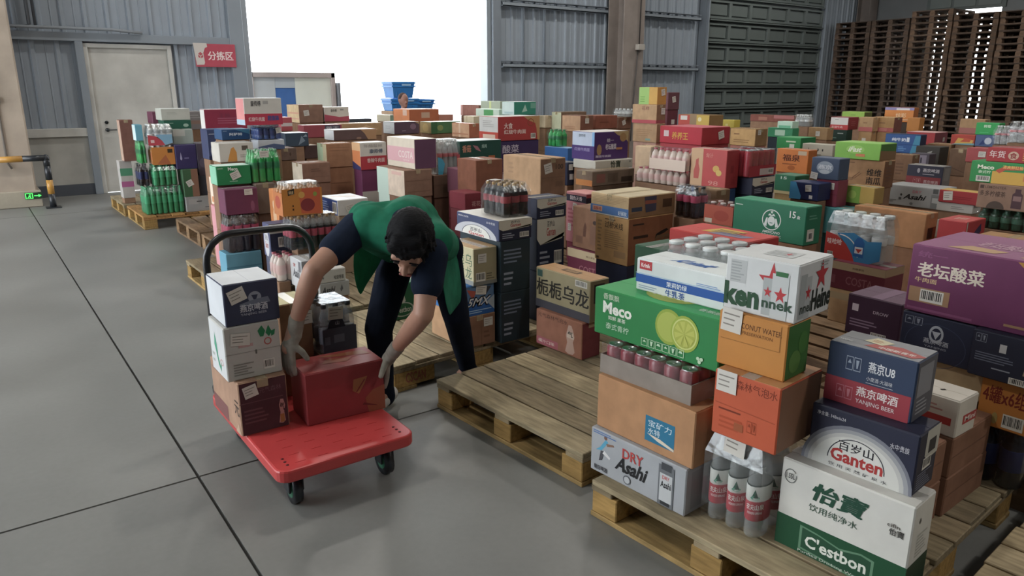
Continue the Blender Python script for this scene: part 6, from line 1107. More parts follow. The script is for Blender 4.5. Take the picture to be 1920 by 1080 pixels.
# unit bottles: diameter 1, height 1, scaled per pack
BM = {}
def bottle_meshes(bt):
    if bt in BM: return BM[bt]
    q = BOT[bt]; out = {}
    if q['cap'] is None:      # can
        k = MB(); w_ = mat(*q['wall']); k.lathe([(.38, 0), (.48, .04), (.49, .08), (.49, .88), (.42, .96), (.40, .97)], (0, 0, 0), w_, 14); k.lathe([(.40, .97), (.41, 1.0), (.37, 1.0), (.36, .975)], (0, 0, 0), mat('B4B6B8', 'metal'), 14)
        out['body'] = k.mesh('can'); k = MB(); 
        k.lathe([(.05, .978), (.12, .985), (.02, .99)], (.05, 0, 0), mat('C0C2C4', 'metal'), 8); out['cap'] = k.mesh('pull_tab'); out['label'] = None
        BM[bt] = out; return out
    prof = [(.36, 0), (.46, .02), (.49, .06), (.47, .2), (.48, .34), (.46, .45), (.48, .56), (.47, .66), (.36, .78), (.22, .86), (.19, .9), (.19, .93)]
    wall, liq = mat(*q['wall']), mat(*q['liq']); k = MB(); cut = max(i for i, (r_, z_) in enumerate(prof) if z_ <= q['fl'])
    wd_ = q.get('wide', 1); prof = [(r_ * wd_ if z_ > .84 else r_, z_) for r_, z_ in prof]; k.lathe(prof[:cut + 1], (0, 0, 0), liq, 12); k.lathe(prof[cut:], (0, 0, 0), wall, 12); out['body'] = k.mesh('bottle')
    k = MB(); k.lathe([(.21 * wd_, .92), (.23 * wd_, .925), (.23 * wd_, .99), (.2 * wd_, 1.0)], (0, 0, 0), mat(q['cap'], 'plastic'), 12); out['cap'] = k.mesh('cap')
    if q['lab']:
        c, z0, z1 = q['lab']; k = MB()
        if c == 'label_water':
            zm = z0 + (z1 - z0) * .55
            k.lathe([(.495, z0), (.5, z0 + .005), (.5, zm)], (0, 0, 0), mat('A8323E', 'ink'), 16); k.lathe([(.5, zm), (.5, z1 - .012)], (0, 0, 0), mat('C9CCC6', 'ink'), 16); k.lathe([(.5, z1 - .012), (.5, z1), (.49, z1)], (0, 0, 0), mat('2E3A38', 'ink'), 16)
            def wrap(u, v, o): a = math.radians(205 + (u - .5) * 110); return ((.503 + o) * math.cos(a), (.503 + o) * math.sin(a), z0 + (z1 - z0) * v)
            print_ops(k, [p([(.34, .66), (.5, .66), (.5, .9), (.46, .84)], '1E5A44'), p([(.5, .66), (.64, .66), (.56, .8), (.5, .9)], '2E4A40'), e(.5, .66, .2, .05, '6AA890'), t(.12, .32, .9, .48, '农夫山泉', 'E6DAD6', .02), t(.2, .2, .84, .27, 'NONGFU SPRING', 'DCC4C2', .02)], wrap, 1)
        else: k.lathe([(.495, z0), (.5, z0 + .01), (.5, z1 - .01), (.495, z1)], (0, 0, 0), mat(c, 'ink'), 14)
        out['label'] = k.mesh('label')
    else: out['label'] = None
    BM[bt] = out; return out
def make_pack(label, dims, it):
    x, y, z, lx, ly, hgt, yaw = dims; bt = it['pack']; q = BOT[bt]; ms = bottle_meshes(bt); g = .003
    root = link('bottle_pack' if q['cap'] else 'can_pack', None, None, (x, y, z), math.radians(yaw)); tag(root, label, 'bottle pack' if q['cap'] else 'can pack')
    nx, ny = max(2, round(lx / q['d'])), max(2, round(ly / q['d']))
    if bt == 'water': nx, ny = 2, 3
    dx, dy = (lx - 2 * g) / nx, (ly - 2 * g) / ny; z0 = .004; hb = hgt - .008
    for i in range(nx):
        for j in range(ny):
            if i > 1 and j > 1 and i < nx - 1 and nx * ny > 20 and q['cap'] is None: continue
            d = min(dx, dy) if abs(dx - dy) < .02 else None
            bo = link('bottle' if q['cap'] else 'can', ms['body'], root, (g + (i + .5) * dx, g + (j + .5) * dy, z0)); bo.scale = (dx * .985, dy * .985, hb)
            bo.rotation_euler = (0, 0, 0)
            if ms['cap']: link('cap' if q['cap'] else 'pull_tab', ms['cap'], bo)
            if ms['label']: link('label', ms['label'], bo)
    if it.get('tray'):
        tm = mat(it['tray'], 'kraft'); th = hgt * .62; k = MB()
        for a, b_ in (((-.004, -.004, 0), (0, ly + .002, th)), ((lx, -.004, 0), (lx + .004, ly + .002, th)), ((0, -.004, 0), (lx, 0, th)), ((0, ly - .002, 0), (lx, ly + .002, th)), ((0, 0, 0), (lx, ly, .003))): k.box(a, b_, tm)
        k.build('tray', root)
    # shrink film hugging the bottles: straight sides, shoulders drawn in over the caps
    fm_ = mat('D8DCDE', 'film'); sh = .74 if q['cap'] else .97
    def ring(inset, zz, n=3):
        pts = []
        for (ax, ay), (bx_, by_) in (((0, 0), (1, 0)), ((1, 0), (1, 1)), ((1, 1), (0, 1)), ((0, 1), (0, 0))):
            for s in range(n):
                f = s / n; u, v = ax + (bx_ - ax) * f, ay + (by_ - ay) * f
                pts.append((inset + u * (lx - 2 * inset), inset + v * (ly - 2 * inset), zz))
        return pts
    k = MB(); n = 12; rings = [ring(.0012, .001), ring(0, hgt * .1), ring(0, hgt * sh), ring(min(lx, ly) * .12 if q['cap'] else .002, hgt * .999)]
    vs = [q_ for r_ in rings for q_ in r_]; fs = []
    for i in range(3):
        for s in range(n): fs.append([i * n + s, i * n + (s + 1) % n, (i + 1) * n + (s + 1) % n, (i + 1) * n + s])
    fs.append([3 * n + s for s in range(n)])
    k.add(vs, fs, fm_); k.build('shrink_film', root)
    for f, asp in (('L', ly / hgt), ('R', lx / hgt)):
        if it.get(f):
            k = MB(); base = face_map(f, lx, ly, hgt)
            print_ops(k, it[f], lambda u, v, o: base(u, v, o + .0012), asp); k.build('printed_wrap', root)
    for s in it.get('st', []):
        sticker(root, *s, lx, ly, hgt)
    return root
for i, (key, dims) in enumerate(D.items()):
    it = ITEM[key]
    if 'pack' in it: make_pack(it['label'], dims, it)
    else: make_carton(it['label'], dims, it, True, i)
ORD = ['directly', 'second', 'third', 'fourth', 'fifth']
for key, f, n in FILL:
    it = ITEM[key]; fi = it.get('fill', ('8A6A52', 'kraft'))
    x, y, z, lx, ly, hgt, yaw = f
    for q, (zb, hh) in enumerate(n):      # from the top down
        ji = dict(c=fi[0], k=fi[1])
        if len(fi) > 2: ji['L'], ji['R'] = fi[2], fi[3]
        short = it['label']
        lab = ('plain carton directly under ' if q == 0 else f'plain carton {ORD[q]} down under ') + short
        ws = lab.split()
        if len(ws) > 16:      # shorten the neighbour's description at its last preposition
            cut = [i_ for i_, w1 in enumerate(ws) if w1 in ('on', 'under', 'beside', 'behind', 'at', 'in', 'of', 'between', 'with', 'left', 'right', 'below', 'before', 'standing', 'beneath', 'against', 'above') and 6 < i_ <= 16]
            lab = ' '.join(ws[:cut[-1]])
        make_carton(lab, (x, y, zb, lx, ly, hh, yaw), ji, len(fi) > 2, q)
# pallets under the rest of the goods, on a regular grid
cells = {}
def covered(x, y): return x < 2.98 and (y < 6.6 or y > 9.05)
GX = [1.75 + 1.25 * i for i in range(9)]; GY = [.8 + 1.06 * j for j in range(10)]
for dims in list(D.values()) + [f for _, f, _ in FILL]:
    x, y, z, lx, ly, hgt, yaw = dims
    for cx_, cy_ in ((x + lx / 2, y + ly / 2), (x + .02, y + .02), (x + lx - .02, y + ly - .02)):
        if covered(cx_, cy_): continue
        if cy_ < 1.8 and cx_ < 3.0: continue
        i = max([q for q in range(len(GX)) if GX[q] <= cx_ + .001] or [0]); j = max([q for q in range(len(GY)) if GY[q] <= cy_ + .001] or [0])
        if i == 0: j = 100 if cy_ < 7.7 else 101
        cells[(i, j)] = 1
used = sorted(cells); COLN = ['first', 'second', 'third', 'fourth', 'fifth', 'sixth', 'seventh', 'eighth', 'ninth']
for i, j in used:
    pl = link('pallet', PM[2], None, (GX[i] + .02, GY[j] + .02 if j < 100 else (6.66, 7.75)[j - 100], 0)); tag(pl, f'wooden pallet under cartons, {COLN[i]} lane from the trolley, row {ORD[j] if 0 else ["one","two","three","four","five","six","seven","eight","nine","ten"][j if j < 100 else j - 94]} from front', 'pallet', 'pallets under the carton field')
# ------------------------------------------------------------------ blue crates on the far stack
BLU = mat('1F86D8', 'plastic')
def crate(w_, d_, h_):
    k = MB(); t_ = .012; a = .035
    lo = [(a, a), (w_ - a, a), (w_ - a, d_ - a), (a, d_ - a)]; hi = [(0, 0), (w_, 0), (w_, d_), (0, d_)]
    li = [(a + t_, a + t_), (w_ - a - t_, a + t_), (w_ - a - t_, d_ - a - t_), (a + t_, d_ - a - t_)]; hi2 = [(t_, t_), (w_ - t_, t_), (w_ - t_, d_ - t_), (t_, d_ - t_)]
    vs = [(x, y, 0) for x, y in lo] + [(x, y, h_) for x, y in hi] + [(x, y, t_) for x, y in li] + [(x, y, h_) for x, y in hi2]; fs = [[3, 2, 1, 0], [8, 9, 10, 11]]
    for i in range(4):
        j = (i + 1) % 4; fs += [[i, j, 4 + j, 4 + i], [8 + j, 8 + i, 12 + i, 12 + j], [4 + i, 4 + j, 12 + j, 12 + i]]
    k.add(vs, fs, BLU)
    for z in (h_ - .03, h_ - .08): k.box((-.008, -.008, z), (w_ + .008, 0.004, z + .02), BLU); k.box((-.008, -.004, z), (.004, d_ + .008, z + .02), BLU)
    for x in [w_ * q / 5 for q in (1, 2, 3, 4)]: k.box((x - .006, a * .5, .03), (x + .006, a + .002, h_ - .08), BLU)
    return k
cx0, cy0 = 5.5, 10.75
for (ox, oy, oz, w_, h_, lab) in ((0, 0, 1.2, .5, .19, 'lower blue plastic crate in front of the bright doorway'), (.02, -.02, 1.395, .4, .25, 'upper blue plastic crate in front of the bright doorway'), (.53, .25, 1.2, .4, .17, 'right blue plastic crate beside the crate pair in the doorway')):
    o = crate(w_, .36, h_).build('plastic_crate', None, (cx0 + ox, cy0 + oy, oz)); tag(o, lab, 'crate')
    k = MB(); k.box((w_ * .4, -.012, h_ * .75), (w_ * .8, -.009, h_ * .86), mat('9AC8EE', 'ink')); k.build('crate_mark', o)
tcol = [(cx0 + .0, cy0 - .03), (cx0 + .51, cy0 + .2)]
for q, (x, y) in enumerate(tcol):
    for z in range(3):
        make_carton(f'plain carton {["bottom","middle","upper"][z]} of the {["left","right"][q]} column carrying the blue crates', (x, y, .15 + z * .35, .46, .4, .35, 0), dict(c='A08468', k='kraft'), False)
if (3, 9) not in cells: pl = link('pallet', PM[2], None, (5.48, 10.7, 0)); tag(pl, 'wooden pallet under the cartons carrying the blue crates', 'pallet')
# ------------------------------------------------------------------ trolley
tr = link('platform_trolley', None, None, (0, 0, 0)); tag(tr, 'red platform trolley with black folding handle in front of the worker', 'trolley')
RED = mat('C43A3A', 'plastic')
TX0, TX1, TY0, TY1, TZ = .735, 1.30, 2.44, 3.36, .2
bm = bmesh.new(); bmesh.ops.create_cube(bm, size=1)
for v in bm.verts: v.co = Vector(((TX0 + TX1) / 2 + v.co.x * (TX1 - TX0), (TY0 + TY1) / 2 + v.co.y * (TY1 - TY0), TZ - .025 + v.co.z * .05))
ve = [e_ for e_ in bm.edges if abs(e_.verts[0].co.z - e_.verts[1].co.z) > .01]
bmesh.ops.bevel(bm, geom=ve, offset=.05, segments=5, affect='EDGES', profile=.5)
he = [e_ for e_ in bm.edges if len(e_.link_faces) == 2 and e_.calc_face_angle(0) > 1]
bmesh.ops.bevel(bm, geom=he, offset=.008, segments=2, affect='EDGES', profile=.5)
me = bpy.data.meshes.new('platform'); bm.to_mesh(me); bm.free(); me.materials.append(RED); link('platform', me, tr)
k = MB()   # grip studs and bolt holes on the deck
for sx in (TX0 + .05, TX1 - .05):
    for q in range(3): k.lathe([(.006, 0), (.006, .0012)], (sx, TY0 + .05 + q * .028, TZ), mat('4A1216', 'ink'), 8)
k.build('bolt_hole', tr)
k = MB()
for i in range(5):
    for j in range(12): k.box((TX0 + .08 + i * .09, TY0 + .05 + j * .07, TZ - .001), (TX0 + .12 + i * .09, TY0 + .056 + j * .07, TZ + .0012), RED)
gs = k.build('grip_ridge', tr); gs['kind'] = 'stuff'
for sx in (TX0 + .09, TX1 - .09):
    for sy in (TY0 + .12, TY1 - .12):
        ca = link('caster', None, tr, (sx, sy, 0))
        k = MB(); k.tube([(-.016, 0, .06), (.016, 0, .06)], .06, BL, 20); k.build('wheel', ca)
        k = MB(); k.tube([(-.018, 0, .06), (.018, 0, .06)], .035, mat('3F8A6A', 'plastic'), 16); k.build('hub', ca)
        k = MB(); k.box((-.03, -.03, .055), (-.022, .03, .14), BL, .002); k.box((.022, -.03, .055), (.03, .03, .14), BL, .002); k.box((-.04, -.04, .138), (.04, .04, .15), BL, .002); k.build('bracket', ca)
hx0, hx1, hy, hz = .775, 1.255, 3.33, .93
pts = [(hx0, hy, .19), (hx0, hy, hz - .14)]
for q in range(7): a = math.pi - q * math.pi / 12; pts.append((hx0 + .12 + .12 * math.cos(a), hy, hz - .12 + .12 * math.sin(a)))
for q in range(7): a = math.pi / 2 - q * math.pi / 12; pts.append((hx1 - .12 + .12 * math.cos(a), hy, hz - .12 + .12 * math.sin(a)))
pts += [(hx1, hy, hz - .14), (hx1, hy, .19)]
k = MB(); k.tube(pts, .016, mat('1C1E22', 'plastic'), 12); hdl = k.build('handle', tr)
k = MB(); k.box((hx0 - .03, hy - .03, .2), (hx0 + .03, hy + .02, .24), BL, .004); k.box((hx1 - .03, hy - .03, .2), (hx1 + .03, hy + .02, .24), BL, .004); k.build('hinge', tr)
# ------------------------------------------------------------------ people
def capsule(bm, p0, r0, p1, r1, seg=14):
    p0, p1 = Vector(p0), Vector(p1); ax = p1 - p0; L_ = ax.length; t_ = ax.normalized() if L_ > 1e-6 else Vector((0, 0, 1)); u = t_.orthogonal().normalized(); w_ = t_.cross(u); rows = []
    for i in range(5): a = -math.pi / 2 + i * math.pi / 8; rows.append((p0 + t_ * r0 * math.sin(a), r0 * math.cos(a)))
    for i in range(5): a = i * math.pi / 8; rows.append((p1 + t_ * r1 * math.sin(a), r1 * math.cos(a)))
    vr = []
    for c, r_ in rows: vr.append([bm.verts.new(c + (u * math.cos(2 * math.pi * q / seg) + w_ * math.sin(2 * math.pi * q / seg)) * max(r_, 1e-4)) for q in range(seg)])
    for i in range(len(vr) - 1):
        for q in range(seg): bm.faces.new((vr[i][q], vr[i][(q + 1) % seg], vr[i + 1][(q + 1) % seg], vr[i + 1][q]))
    bm.faces.new(vr[0][::-1]); bm.faces.new(vr[-1])
def ellipsoid(bm, c, axes, radii):
    M = Matrix.Identity(4)
    for i in range(3):
        for q in range(3): M[q][i] = axes[i][q] * radii[i]
        M[i][3] = c[i]
    bmesh.ops.create_uvsphere(bm, u_segments=20, v_segments=12, radius=1, matrix=M)
def blob(name, caps, m_, parent, voxel=.008, smooth=4, ells=(), fac=.5):
    bm = bmesh.new()
    for c in caps: capsule(bm, *c)
    for c in ells: ellipsoid(bm, *c)
    me = bpy.data.meshes.new(name); bm.to_mesh(me); bm.free()
    o = bpy.data.objects.new(name, me); COL.objects.link(o)
    md = o.modifiers.new('r', 'REMESH'); md.mode = 'VOXEL'; md.voxel_size = voxel
    ms = o.modifiers.new('s', 'SMOOTH'); ms.factor = fac; ms.iterations = smooth
    dg = bpy.context.evaluated_depsgraph_get(); dg.update()
    nm = bpy.data.meshes.new_from_object(o.evaluated_get(dg)); bpy.data.objects.remove(o); bpy.data.meshes.remove(me)
    nm.name = name; nm.materials.clear(); nm.materials.append(m_); nm.polygons.foreach_set('use_smooth', [True] * len(nm.polygons))
    return link(name, nm, parent)
V = Vector
man = link('person', None, None, (0, 0, 0)); tag(man, 'worker in green vest and grey gloves bending over the red box', 'person')
head, neck, pelv = V((1.325, 2.485, .965)), V((1.40, 2.66, 1.02)), V((1.70, 3.10, .80))
rs, ls = V((1.265, 2.83, .985)), V((1.425, 2.50, .915))
re_, rw, rp = V((1.023, 2.714, .863)), V((.972, 2.835, .617)), V((.94, 2.85, .52))
le_, lw, lp = V((1.345, 2.43, .70)), V((1.345, 2.69, .475)), V((1.34, 2.765, .40))
rh0, lh0 = V((1.64, 3.18, .79)), V((1.79, 3.03, .79))
rk, ra, lk, la = V((1.45, 3.06, .45)), V((1.513, 3.156, .09)), V((1.83, 2.98, .47)), V((2.01, 3.16, .09))
fwd = V((-.50, -.44, -.75)).normalized(); hup = V((-.35, -.62, .66)); hup = (hup - fwd * hup.dot(fwd)).normalized(); hsd = fwd.cross(hup)
SK, HAIR, NAVY, GREEN, TROU, GLOVE = mat('A87C66', 'skin'), mat('0E0F13', 'hair'), mat('1B2436', 'cloth'), mat('12684E', 'cloth'), mat('141A28', 'cloth'), mat('8A867C', 'knit')
spine = [pelv, V((1.62, 2.98, .90)), V((1.52, 2.83, .98)), V((1.43, 2.71, 1.0))]
def fingers(root, d, side, nrm, thumb, sc=1.0, curl=.25):
    """four fingers and a thumb from the palm centre: d = pointing direction, side = across the palm, nrm = palm normal"""
    out = []; ln = [.072, .082, .078, .062]
    for i in range(4):
        a = root + d * .038 * sc + side * (.033 - .022 * i) * sc; b1 = a + (d * .5 + nrm * curl * .2) * ln[i] * sc; c1 = b1 + (d * .45 + nrm * curl * .6) * ln[i] * sc
        out += [(a - d * .03 * sc, .0105 * sc, b1, .0100 * sc), (b1, .0100 * sc, c1, .0085 * sc)]
    a = root + side * .036 * sc - d * .015 * sc; b1 = a + thumb * .045 * sc; c1 = b1 + (thumb * .6 + d * .5).normalized() * .035 * sc
    out += [(root + side * .02 * sc - d * .03 * sc, .014 * sc, b1, .0115 * sc), (b1, .0115 * sc, c1, .0095 * sc)]
    return out
def palm(wr, root, side, sc=1.0):
    return [(wr, .026 * sc, root - (root - wr) * .35, .028 * sc), (wr + side * .01, .022 * sc, root + side * .022 * sc, .016 * sc), (wr - side * .01, .022 * sc, root - side * .022 * sc, .016 * sc), (wr, .024 * sc, root, .018 * sc), (root + side * .026 * sc, .014 * sc, root - side * .026 * sc, .013 * sc)]
# right hand flat on the box's left side, thumb over the lid; left hand on the right side
dR, sR, nR, tR = V((-.02, .05, -1)).normalized(), V((.25, -.95, 0)).normalized(), V((1, .2, 0)).normalized(), V((.75, -.3, -.55)).normalized()
dL, sL, nL, tL = V((-.05, .1, -1)).normalized(), V((-.3, -.95, 0)).normalized(), V((-1, .1, 0)).normalized(), V((-.75, -.5, -.4)).normalized()
handR = palm(rw + dR * .04, rp, sR) + fingers(rp, dR, sR, nR, tR, 1, .15)
handL = palm(lw + (lp - lw) * .35, lp, sL) + fingers(lp, dL, sL, nL, tL, 1, .15)
grow = lambda caps, d: [(a, r0 + d, b_, r1 + d) for a, r0, b_, r1 in caps]
arms = [(rs, .058, rs.lerp(re_, .5), .05), (rs.lerp(re_, .5), .05, re_, .041), (re_, .042, re_.lerp(rw, .3), .042), (re_.lerp(rw, .3), .042, rw, .027), (rw, .027, rp, .024),
        (ls, .058, ls.lerp(le_, .5), .05), (ls.lerp(le_, .5), .05, le_, .041), (le_, .042, le_.lerp(lw, .3), .042), (le_.lerp(lw, .3), .042, lw, .027), (lw, .027, lp, .024)]
legs = lambda d: [(rh0, .088 + d, rk, .062 + d), (rk, .06 + d, rk.lerp(ra, .35), .055 + d), (rk.lerp(ra, .35), .055 + d, ra, .04 + d), (lh0, .088 + d, lk, .062 + d), (lk, .06 + d, lk.lerp(la, .35), .055 + d), (lk.lerp(la, .35), .055 + d, la, .04 + d), (rh0, .1 + d, lh0, .1 + d)]
def torso(d):
    out = []
    for a, b_, ra_, rb_ in ((spine[0], spine[1], .11, .11), (spine[1], spine[2], .11, .115), (spine[2], spine[3], .115, .1)): out.append((a, ra_ + d, b_, rb_ + d))
    out += [(rh0 + V((-.02, -.02, .03)), .09 + d, rs.lerp(spine[3], .3), .085 + d), (lh0 + V((-.03, -.02, .03)), .09 + d, ls.lerp(spine[3], .3), .085 + d), (rs.lerp(spine[3], .15), .062 + d, ls.lerp(spine[3], .15), .062 + d)]
    return out
hc = head; cran = hc - fwd * .015 + hup * .02
face_c = [(hc + fwd * .03 - hup * .045, .055, hc + fwd * .055 - hup * .085, .034), (hc + fwd * .088 + hup * .0, .012, hc + fwd * .108 - hup * .028, .014), (hc + fwd * .085 - hup * .055 + hsd * .018, .012, hc + fwd * .085 - hup * .055 - hsd * .018, .012),
          (hc + fwd * .072 + hup * .022 + hsd * .045, .013, hc + fwd * .082 + hup * .024 - hsd * .0, .012), (hc + fwd * .072 + hup * .022 - hsd * .045, .013, hc + fwd * .082 + hup * .024, .012)]
ears = [(hc + hsd * .076 - hup * .025 - fwd * .012, .014, hc + hsd * .08 + hup * .012 - fwd * .016, .016), (hc - hsd * .076 - hup * .025 - fwd * .012, .014, hc - hsd * .08 + hup * .012 - fwd * .016, .016)]
body_c = arms + legs(-.012) + torso(-.015) + [(neck, .062, hc - hup * .05 - fwd * .03, .055), (spine[3], .07, neck, .06)] + face_c + ears + grow(handR, -.003) + grow(handL, -.003)
shoe_R, shoe_L = [(ra + V((.04, .02, -.035)), .04, ra + V((-.08, -.06, -.05)), .035), (ra + V((-.08, -.06, -.052)), .035, ra + V((-.13, -.09, -.06)), .028)], [(la + V((.04, .01, -.035)), .04, la + V((-.09, -.0, -.05)), .035), (la + V((-.09, 0, -.052)), .035, la + V((-.14, -.01, -.06)), .028)]
body = blob('body', body_c + [(ra, .036, ra + V((-.06, -.05, -.05)), .028), (la, .036, la + V((-.07, 0, -.05)), .028)], SK, man, .0065, 5, [(cran, (fwd, hsd, hup), (.104, .083, .113))])
rt_ = random.Random(3); tufts = []
for q in range(120):      # short tufts that break up the outline and the hairline
    a = rt_.uniform(0, 2 * math.pi); el = rt_.uniform(-.15, 1.0); d_ = (fwd * math.cos(a) + hsd * math.sin(a)) * math.cos(el) + hup * math.sin(el)
    if d_.dot(fwd) > .75 and el < .3: continue
    b0 = cran - fwd * .012 + hup * .014 + V((0, 0, 0)) + fwd * d_.dot(fwd) * .106 + hsd * d_.dot(hsd) * .09 + hup * d_.dot(hup) * .113
    tufts.append((b0 - d_ * .0035, .0075, b0 - d_ * .002 + (fwd * .8 - hup * .3 + hsd * rt_.uniform(-.5, .5)) * .03, .005))
for q in range(13):
    x_ = (q - 6) / 6; b0 = hc + fwd * (.083 - .03 * x_ * x_) + hup * .07 + hsd * .066 * x_
    tufts.append((b0, .009, b0 + fwd * .008 - hup * rt_.uniform(.006, .016) + hsd * rt_.uniform(-.008, .008), .005))
hair = blob('hair', tufts + [(hc - fwd * .06 - hup * .02, .055, hc - fwd * .055 - hup * .055, .04), (hc + hsd * .062 + hup * .02, .026, hc + hsd * .066 - fwd * .03 - hup * .02, .024), (hc - hsd * .062 + hup * .02, .026, hc - hsd * .066 - fwd * .03 - hup * .02, .024), (hc + fwd * .062 + hup * .078 - hsd * .045, .024, hc + fwd * .062 + hup * .078 + hsd * .045, .024), (hc + fwd * .04 + hup * .1 - hsd * .03, .03, hc + fwd * .04 + hup * .1 + hsd * .03, .03)], HAIR, man, .004, 2, [(cran - fwd * .012 + hup * .016, (fwd, hsd, hup), (.107, .091, .114))])
for sg_ in (-1, 1):
    ec = hc + fwd * .083 + hup * .004 + hsd * .034 * sg_
    blob('eye', [(ec - hsd * .007, .005, ec + hsd * .007, .005)], mat('1A1614', 'skin'), man, .002, 2)
    eb = hc + fwd * .092 + hup * .034 + hsd * .036 * sg_
    blob('eyebrow', [(eb - hsd * .016, .0034, eb + hsd * .016, .003)], HAIR, man, .002, 2)
mo = hc + fwd * .099 - hup * .058
blob('mouth', [(mo - hsd * .02, .005, mo, .0065), (mo, .0065, mo + hsd * .02, .005)], mat('8A4A44', 'skin'), man, .002, 2)
shirt = blob('t_shirt', torso(-.004) + [(rs, .072, rs.lerp(re_, .38), .066), (rs.lerp(re_, .38), .066, rs.lerp(re_, .52), .066), (ls, .072, ls.lerp(le_, .38), .066), (ls.lerp(le_, .38), .066, ls.lerp(le_, .52), .066), (spine[3], .08, neck, .066)], NAVY, man, .008, 4)
trousers = blob('trousers', legs(.006) + [(ra, .05, ra + V((0, 0, -.035)), .052), (la, .05, la + V((0, 0, -.035)), .052), (pelv + V((0, 0, .04)), .12, pelv + V((-.02, -.02, .06)), .12)], TROU, man, .008, 4)
gv = grow(palm(rw + dR * .04, rp, sR) + fingers(rp, dR, sR, nR, tR, 1, .15), .002) + [(rw - (rw - re_).normalized() * .035, .033, rw + dR * .03, .031)]
blob('glove', gv, GLOVE, man, .0042, 3)
gv = grow(palm(lw + (lp - lw) * .35, lp, sL) + fingers(lp, dL, sL, nL, tL, 1, .15), .002) + [(lw - (lw - le_).normalized() * .035, .033, lw + (lp - lw) * .3, .031)]
blob('glove', gv, GLOVE, man, .0042, 3)
blob('shoe', shoe_R, mat('B0ACA6', 'rubber'), man, .007, 3); blob('shoe', shoe_L, mat('23262C', 'rubber'), man, .007, 3)
# vest: shell over the back, cut away at the arm holes, with loose front flaps hanging under the chest
vest = blob('vest', [c for c in torso(.012)[:5]] + [(rs.lerp(spine[3], .35), .088, ls.lerp(spine[3], .35), .088), (rs.lerp(spine[3], .2) + V((.02, .02, .02)), .07, rs.lerp(spine[2], .5), .09), (ls.lerp(spine[3], .2) + V((.02, .02, .02)), .07, ls.lerp(spine[2], .5), .09), (rs + V((.07, .05, .025)), .082, spine[1] + V((0, .02, 0)), .118), (ls + V((.05, .06, .035)), .082, spine[1] + V((.03, 0, 0)), .118), (rs + V((.05, .0, .03)), .075, spine[2], .112), (ls + V((.02, .06, .03)), .075, spine[2], .112)], GREEN, man, .008, 10)
def flap(pts_rows, m_, name):
    n = len(pts_rows[0]); vs = [q for row in pts_rows for q in row]; fs = []
    for i in range(len(pts_rows) - 1):
        for j in range(n - 1): fs.append([i * n + j, i * n + j + 1, (i + 1) * n + j + 1, (i + 1) * n + j])
    me = mesh_from(name, vs, fs, [m_], None, True); o = link(name, me, man); md = o.modifiers.new('thick', 'SOLIDIFY'); md.thickness = .006; sd = o.modifiers.new('soft', 'SUBSURF'); sd.levels = 2; sd.render_levels = 2; return o
flap([[V((1.30, 2.93, .93)), V((1.37, 2.97, .94)), V((1.46, 3.02, .92)), V((1.56, 3.10, .88))],
      [V((1.285, 2.95, .82)), V((1.35, 3.0, .82)), V((1.43, 3.05, .81)), V((1.53, 3.13, .79))],
      [V((1.30, 2.97, .72)), V((1.355, 3.03, .72)), V((1.41, 3.07, .73)), V((1.50, 3.14, .73))],
      [V((1.33, 2.99, .64)), V((1.365, 3.03, .65)), V((1.40, 3.07, .67)), V((1.45, 3.12, .69))]], mat('1F8A62', 'cloth'), 'vest_flap')
flap([[V((1.50, 2.60, .90)), V((1.60, 2.72, .90)), V((1.72, 2.85, .86)), V((1.84, 2.98, .82))],
      [V((1.53, 2.60, .78)), V((1.62, 2.72, .77)), V((1.74, 2.86, .75)), V((1.86, 2.98, .72))],
      [V((1.56, 2.63, .66)), V((1.65, 2.75, .64)), V((1.77, 2.87, .62)), V((1.89, 2.99, .62))],
      [V((1.61, 2.68, .57)), V((1.69, 2.79, .55)), V((1.79, 2.90, .54)), V((1.88, 2.98, .56))]], GREEN, 'vest_flap')
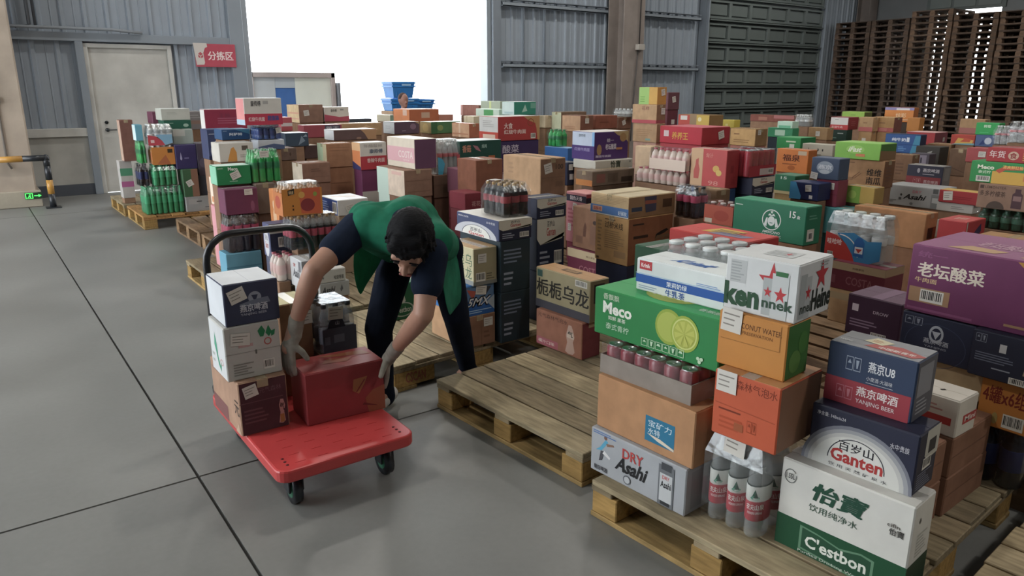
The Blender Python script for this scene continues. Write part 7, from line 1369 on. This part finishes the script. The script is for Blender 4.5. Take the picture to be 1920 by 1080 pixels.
# person far back, only the head shows above the cartons
m2 = link('person', None, None, (5.57, 10.48, .15)); m2.scale = (.9, .9, .9); tag(m2, 'person with cropped hair behind the bright orange carton near blue crates', 'person')
hz = 1.36
b2 = [(V((0, 0, .78)), .13, V((0, 0, 1.02)), .15), (V((-.16, 0, 1.06)), .06, V((.16, 0, 1.06)), .06), (V((0, 0, 1.08)), .06, V((0, -.01, 1.22)), .052), (V((-.08, 0, .78)), .085, V((-.09, 0, .42)), .06), (V((-.09, 0, .42)), .055, V((-.09, 0, .08)), .04), (V((.08, 0, .78)), .085, V((.09, 0, .42)), .06), (V((.09, 0, .42)), .055, V((.09, 0, .08)), .04), (V((-.09, .02, .05)), .04, V((-.09, -.14, .04)), .035), (V((.09, .02, .05)), .04, V((.09, -.14, .04)), .035),
      (V((-.18, 0, 1.05)), .05, V((-.22, 0, .8)), .04), (V((-.22, 0, .8)), .04, V((-.2, -.1, .6)), .03), (V((.18, 0, 1.05)), .05, V((.22, 0, .8)), .04), (V((.22, 0, .8)), .04, V((.2, -.1, .6)), .03), (V((0, -.09, 1.33)), .014, V((0, -.112, 1.31)), .014), (V((-.08, 0, 1.33)), .014, V((-.082, 0, 1.36)), .014), (V((.08, 0, 1.33)), .014, V((.082, 0, 1.36)), .014), (V((0, -.05, 1.28)), .05, V((0, -.07, 1.25)), .03)]
blob('body', b2, mat('9A6E60', 'skin'), m2, .012, 3, [(V((0, 0, hz)), (V((0, 1, 0)), V((1, 0, 0)), V((0, 0, 1))), (.1, .08, .115))])
blob('hair', [], mat('4A3632', 'hair'), m2, .012, 2, [(V((0, .014, hz + .018)), (V((0, 1, 0)), V((1, 0, 0)), V((0, 0, 1))), (.1, .085, .105))])
blob('jacket', [(V((0, 0, .76)), .15, V((0, 0, 1.02)), .165), (V((-.17, 0, 1.06)), .075, V((.17, 0, 1.06)), .075), (V((-.18, 0, 1.05)), .065, V((-.22, 0, .8)), .055), (V((-.22, 0, .8)), .055, V((-.2, -.1, .64)), .045), (V((.18, 0, 1.05)), .065, V((.22, 0, .8)), .055), (V((.22, 0, .8)), .055, V((.2, -.1, .64)), .045)], NAVY, m2, .014, 3)
blob('trousers', [(V((-.08, 0, .78)), .1, V((-.09, 0, .42)), .075), (V((-.09, 0, .42)), .07, V((-.09, 0, .08)), .055), (V((.08, 0, .78)), .1, V((.09, 0, .42)), .075), (V((.09, 0, .42)), .07, V((.09, 0, .08)), .055)], TROU, m2, .014, 3)
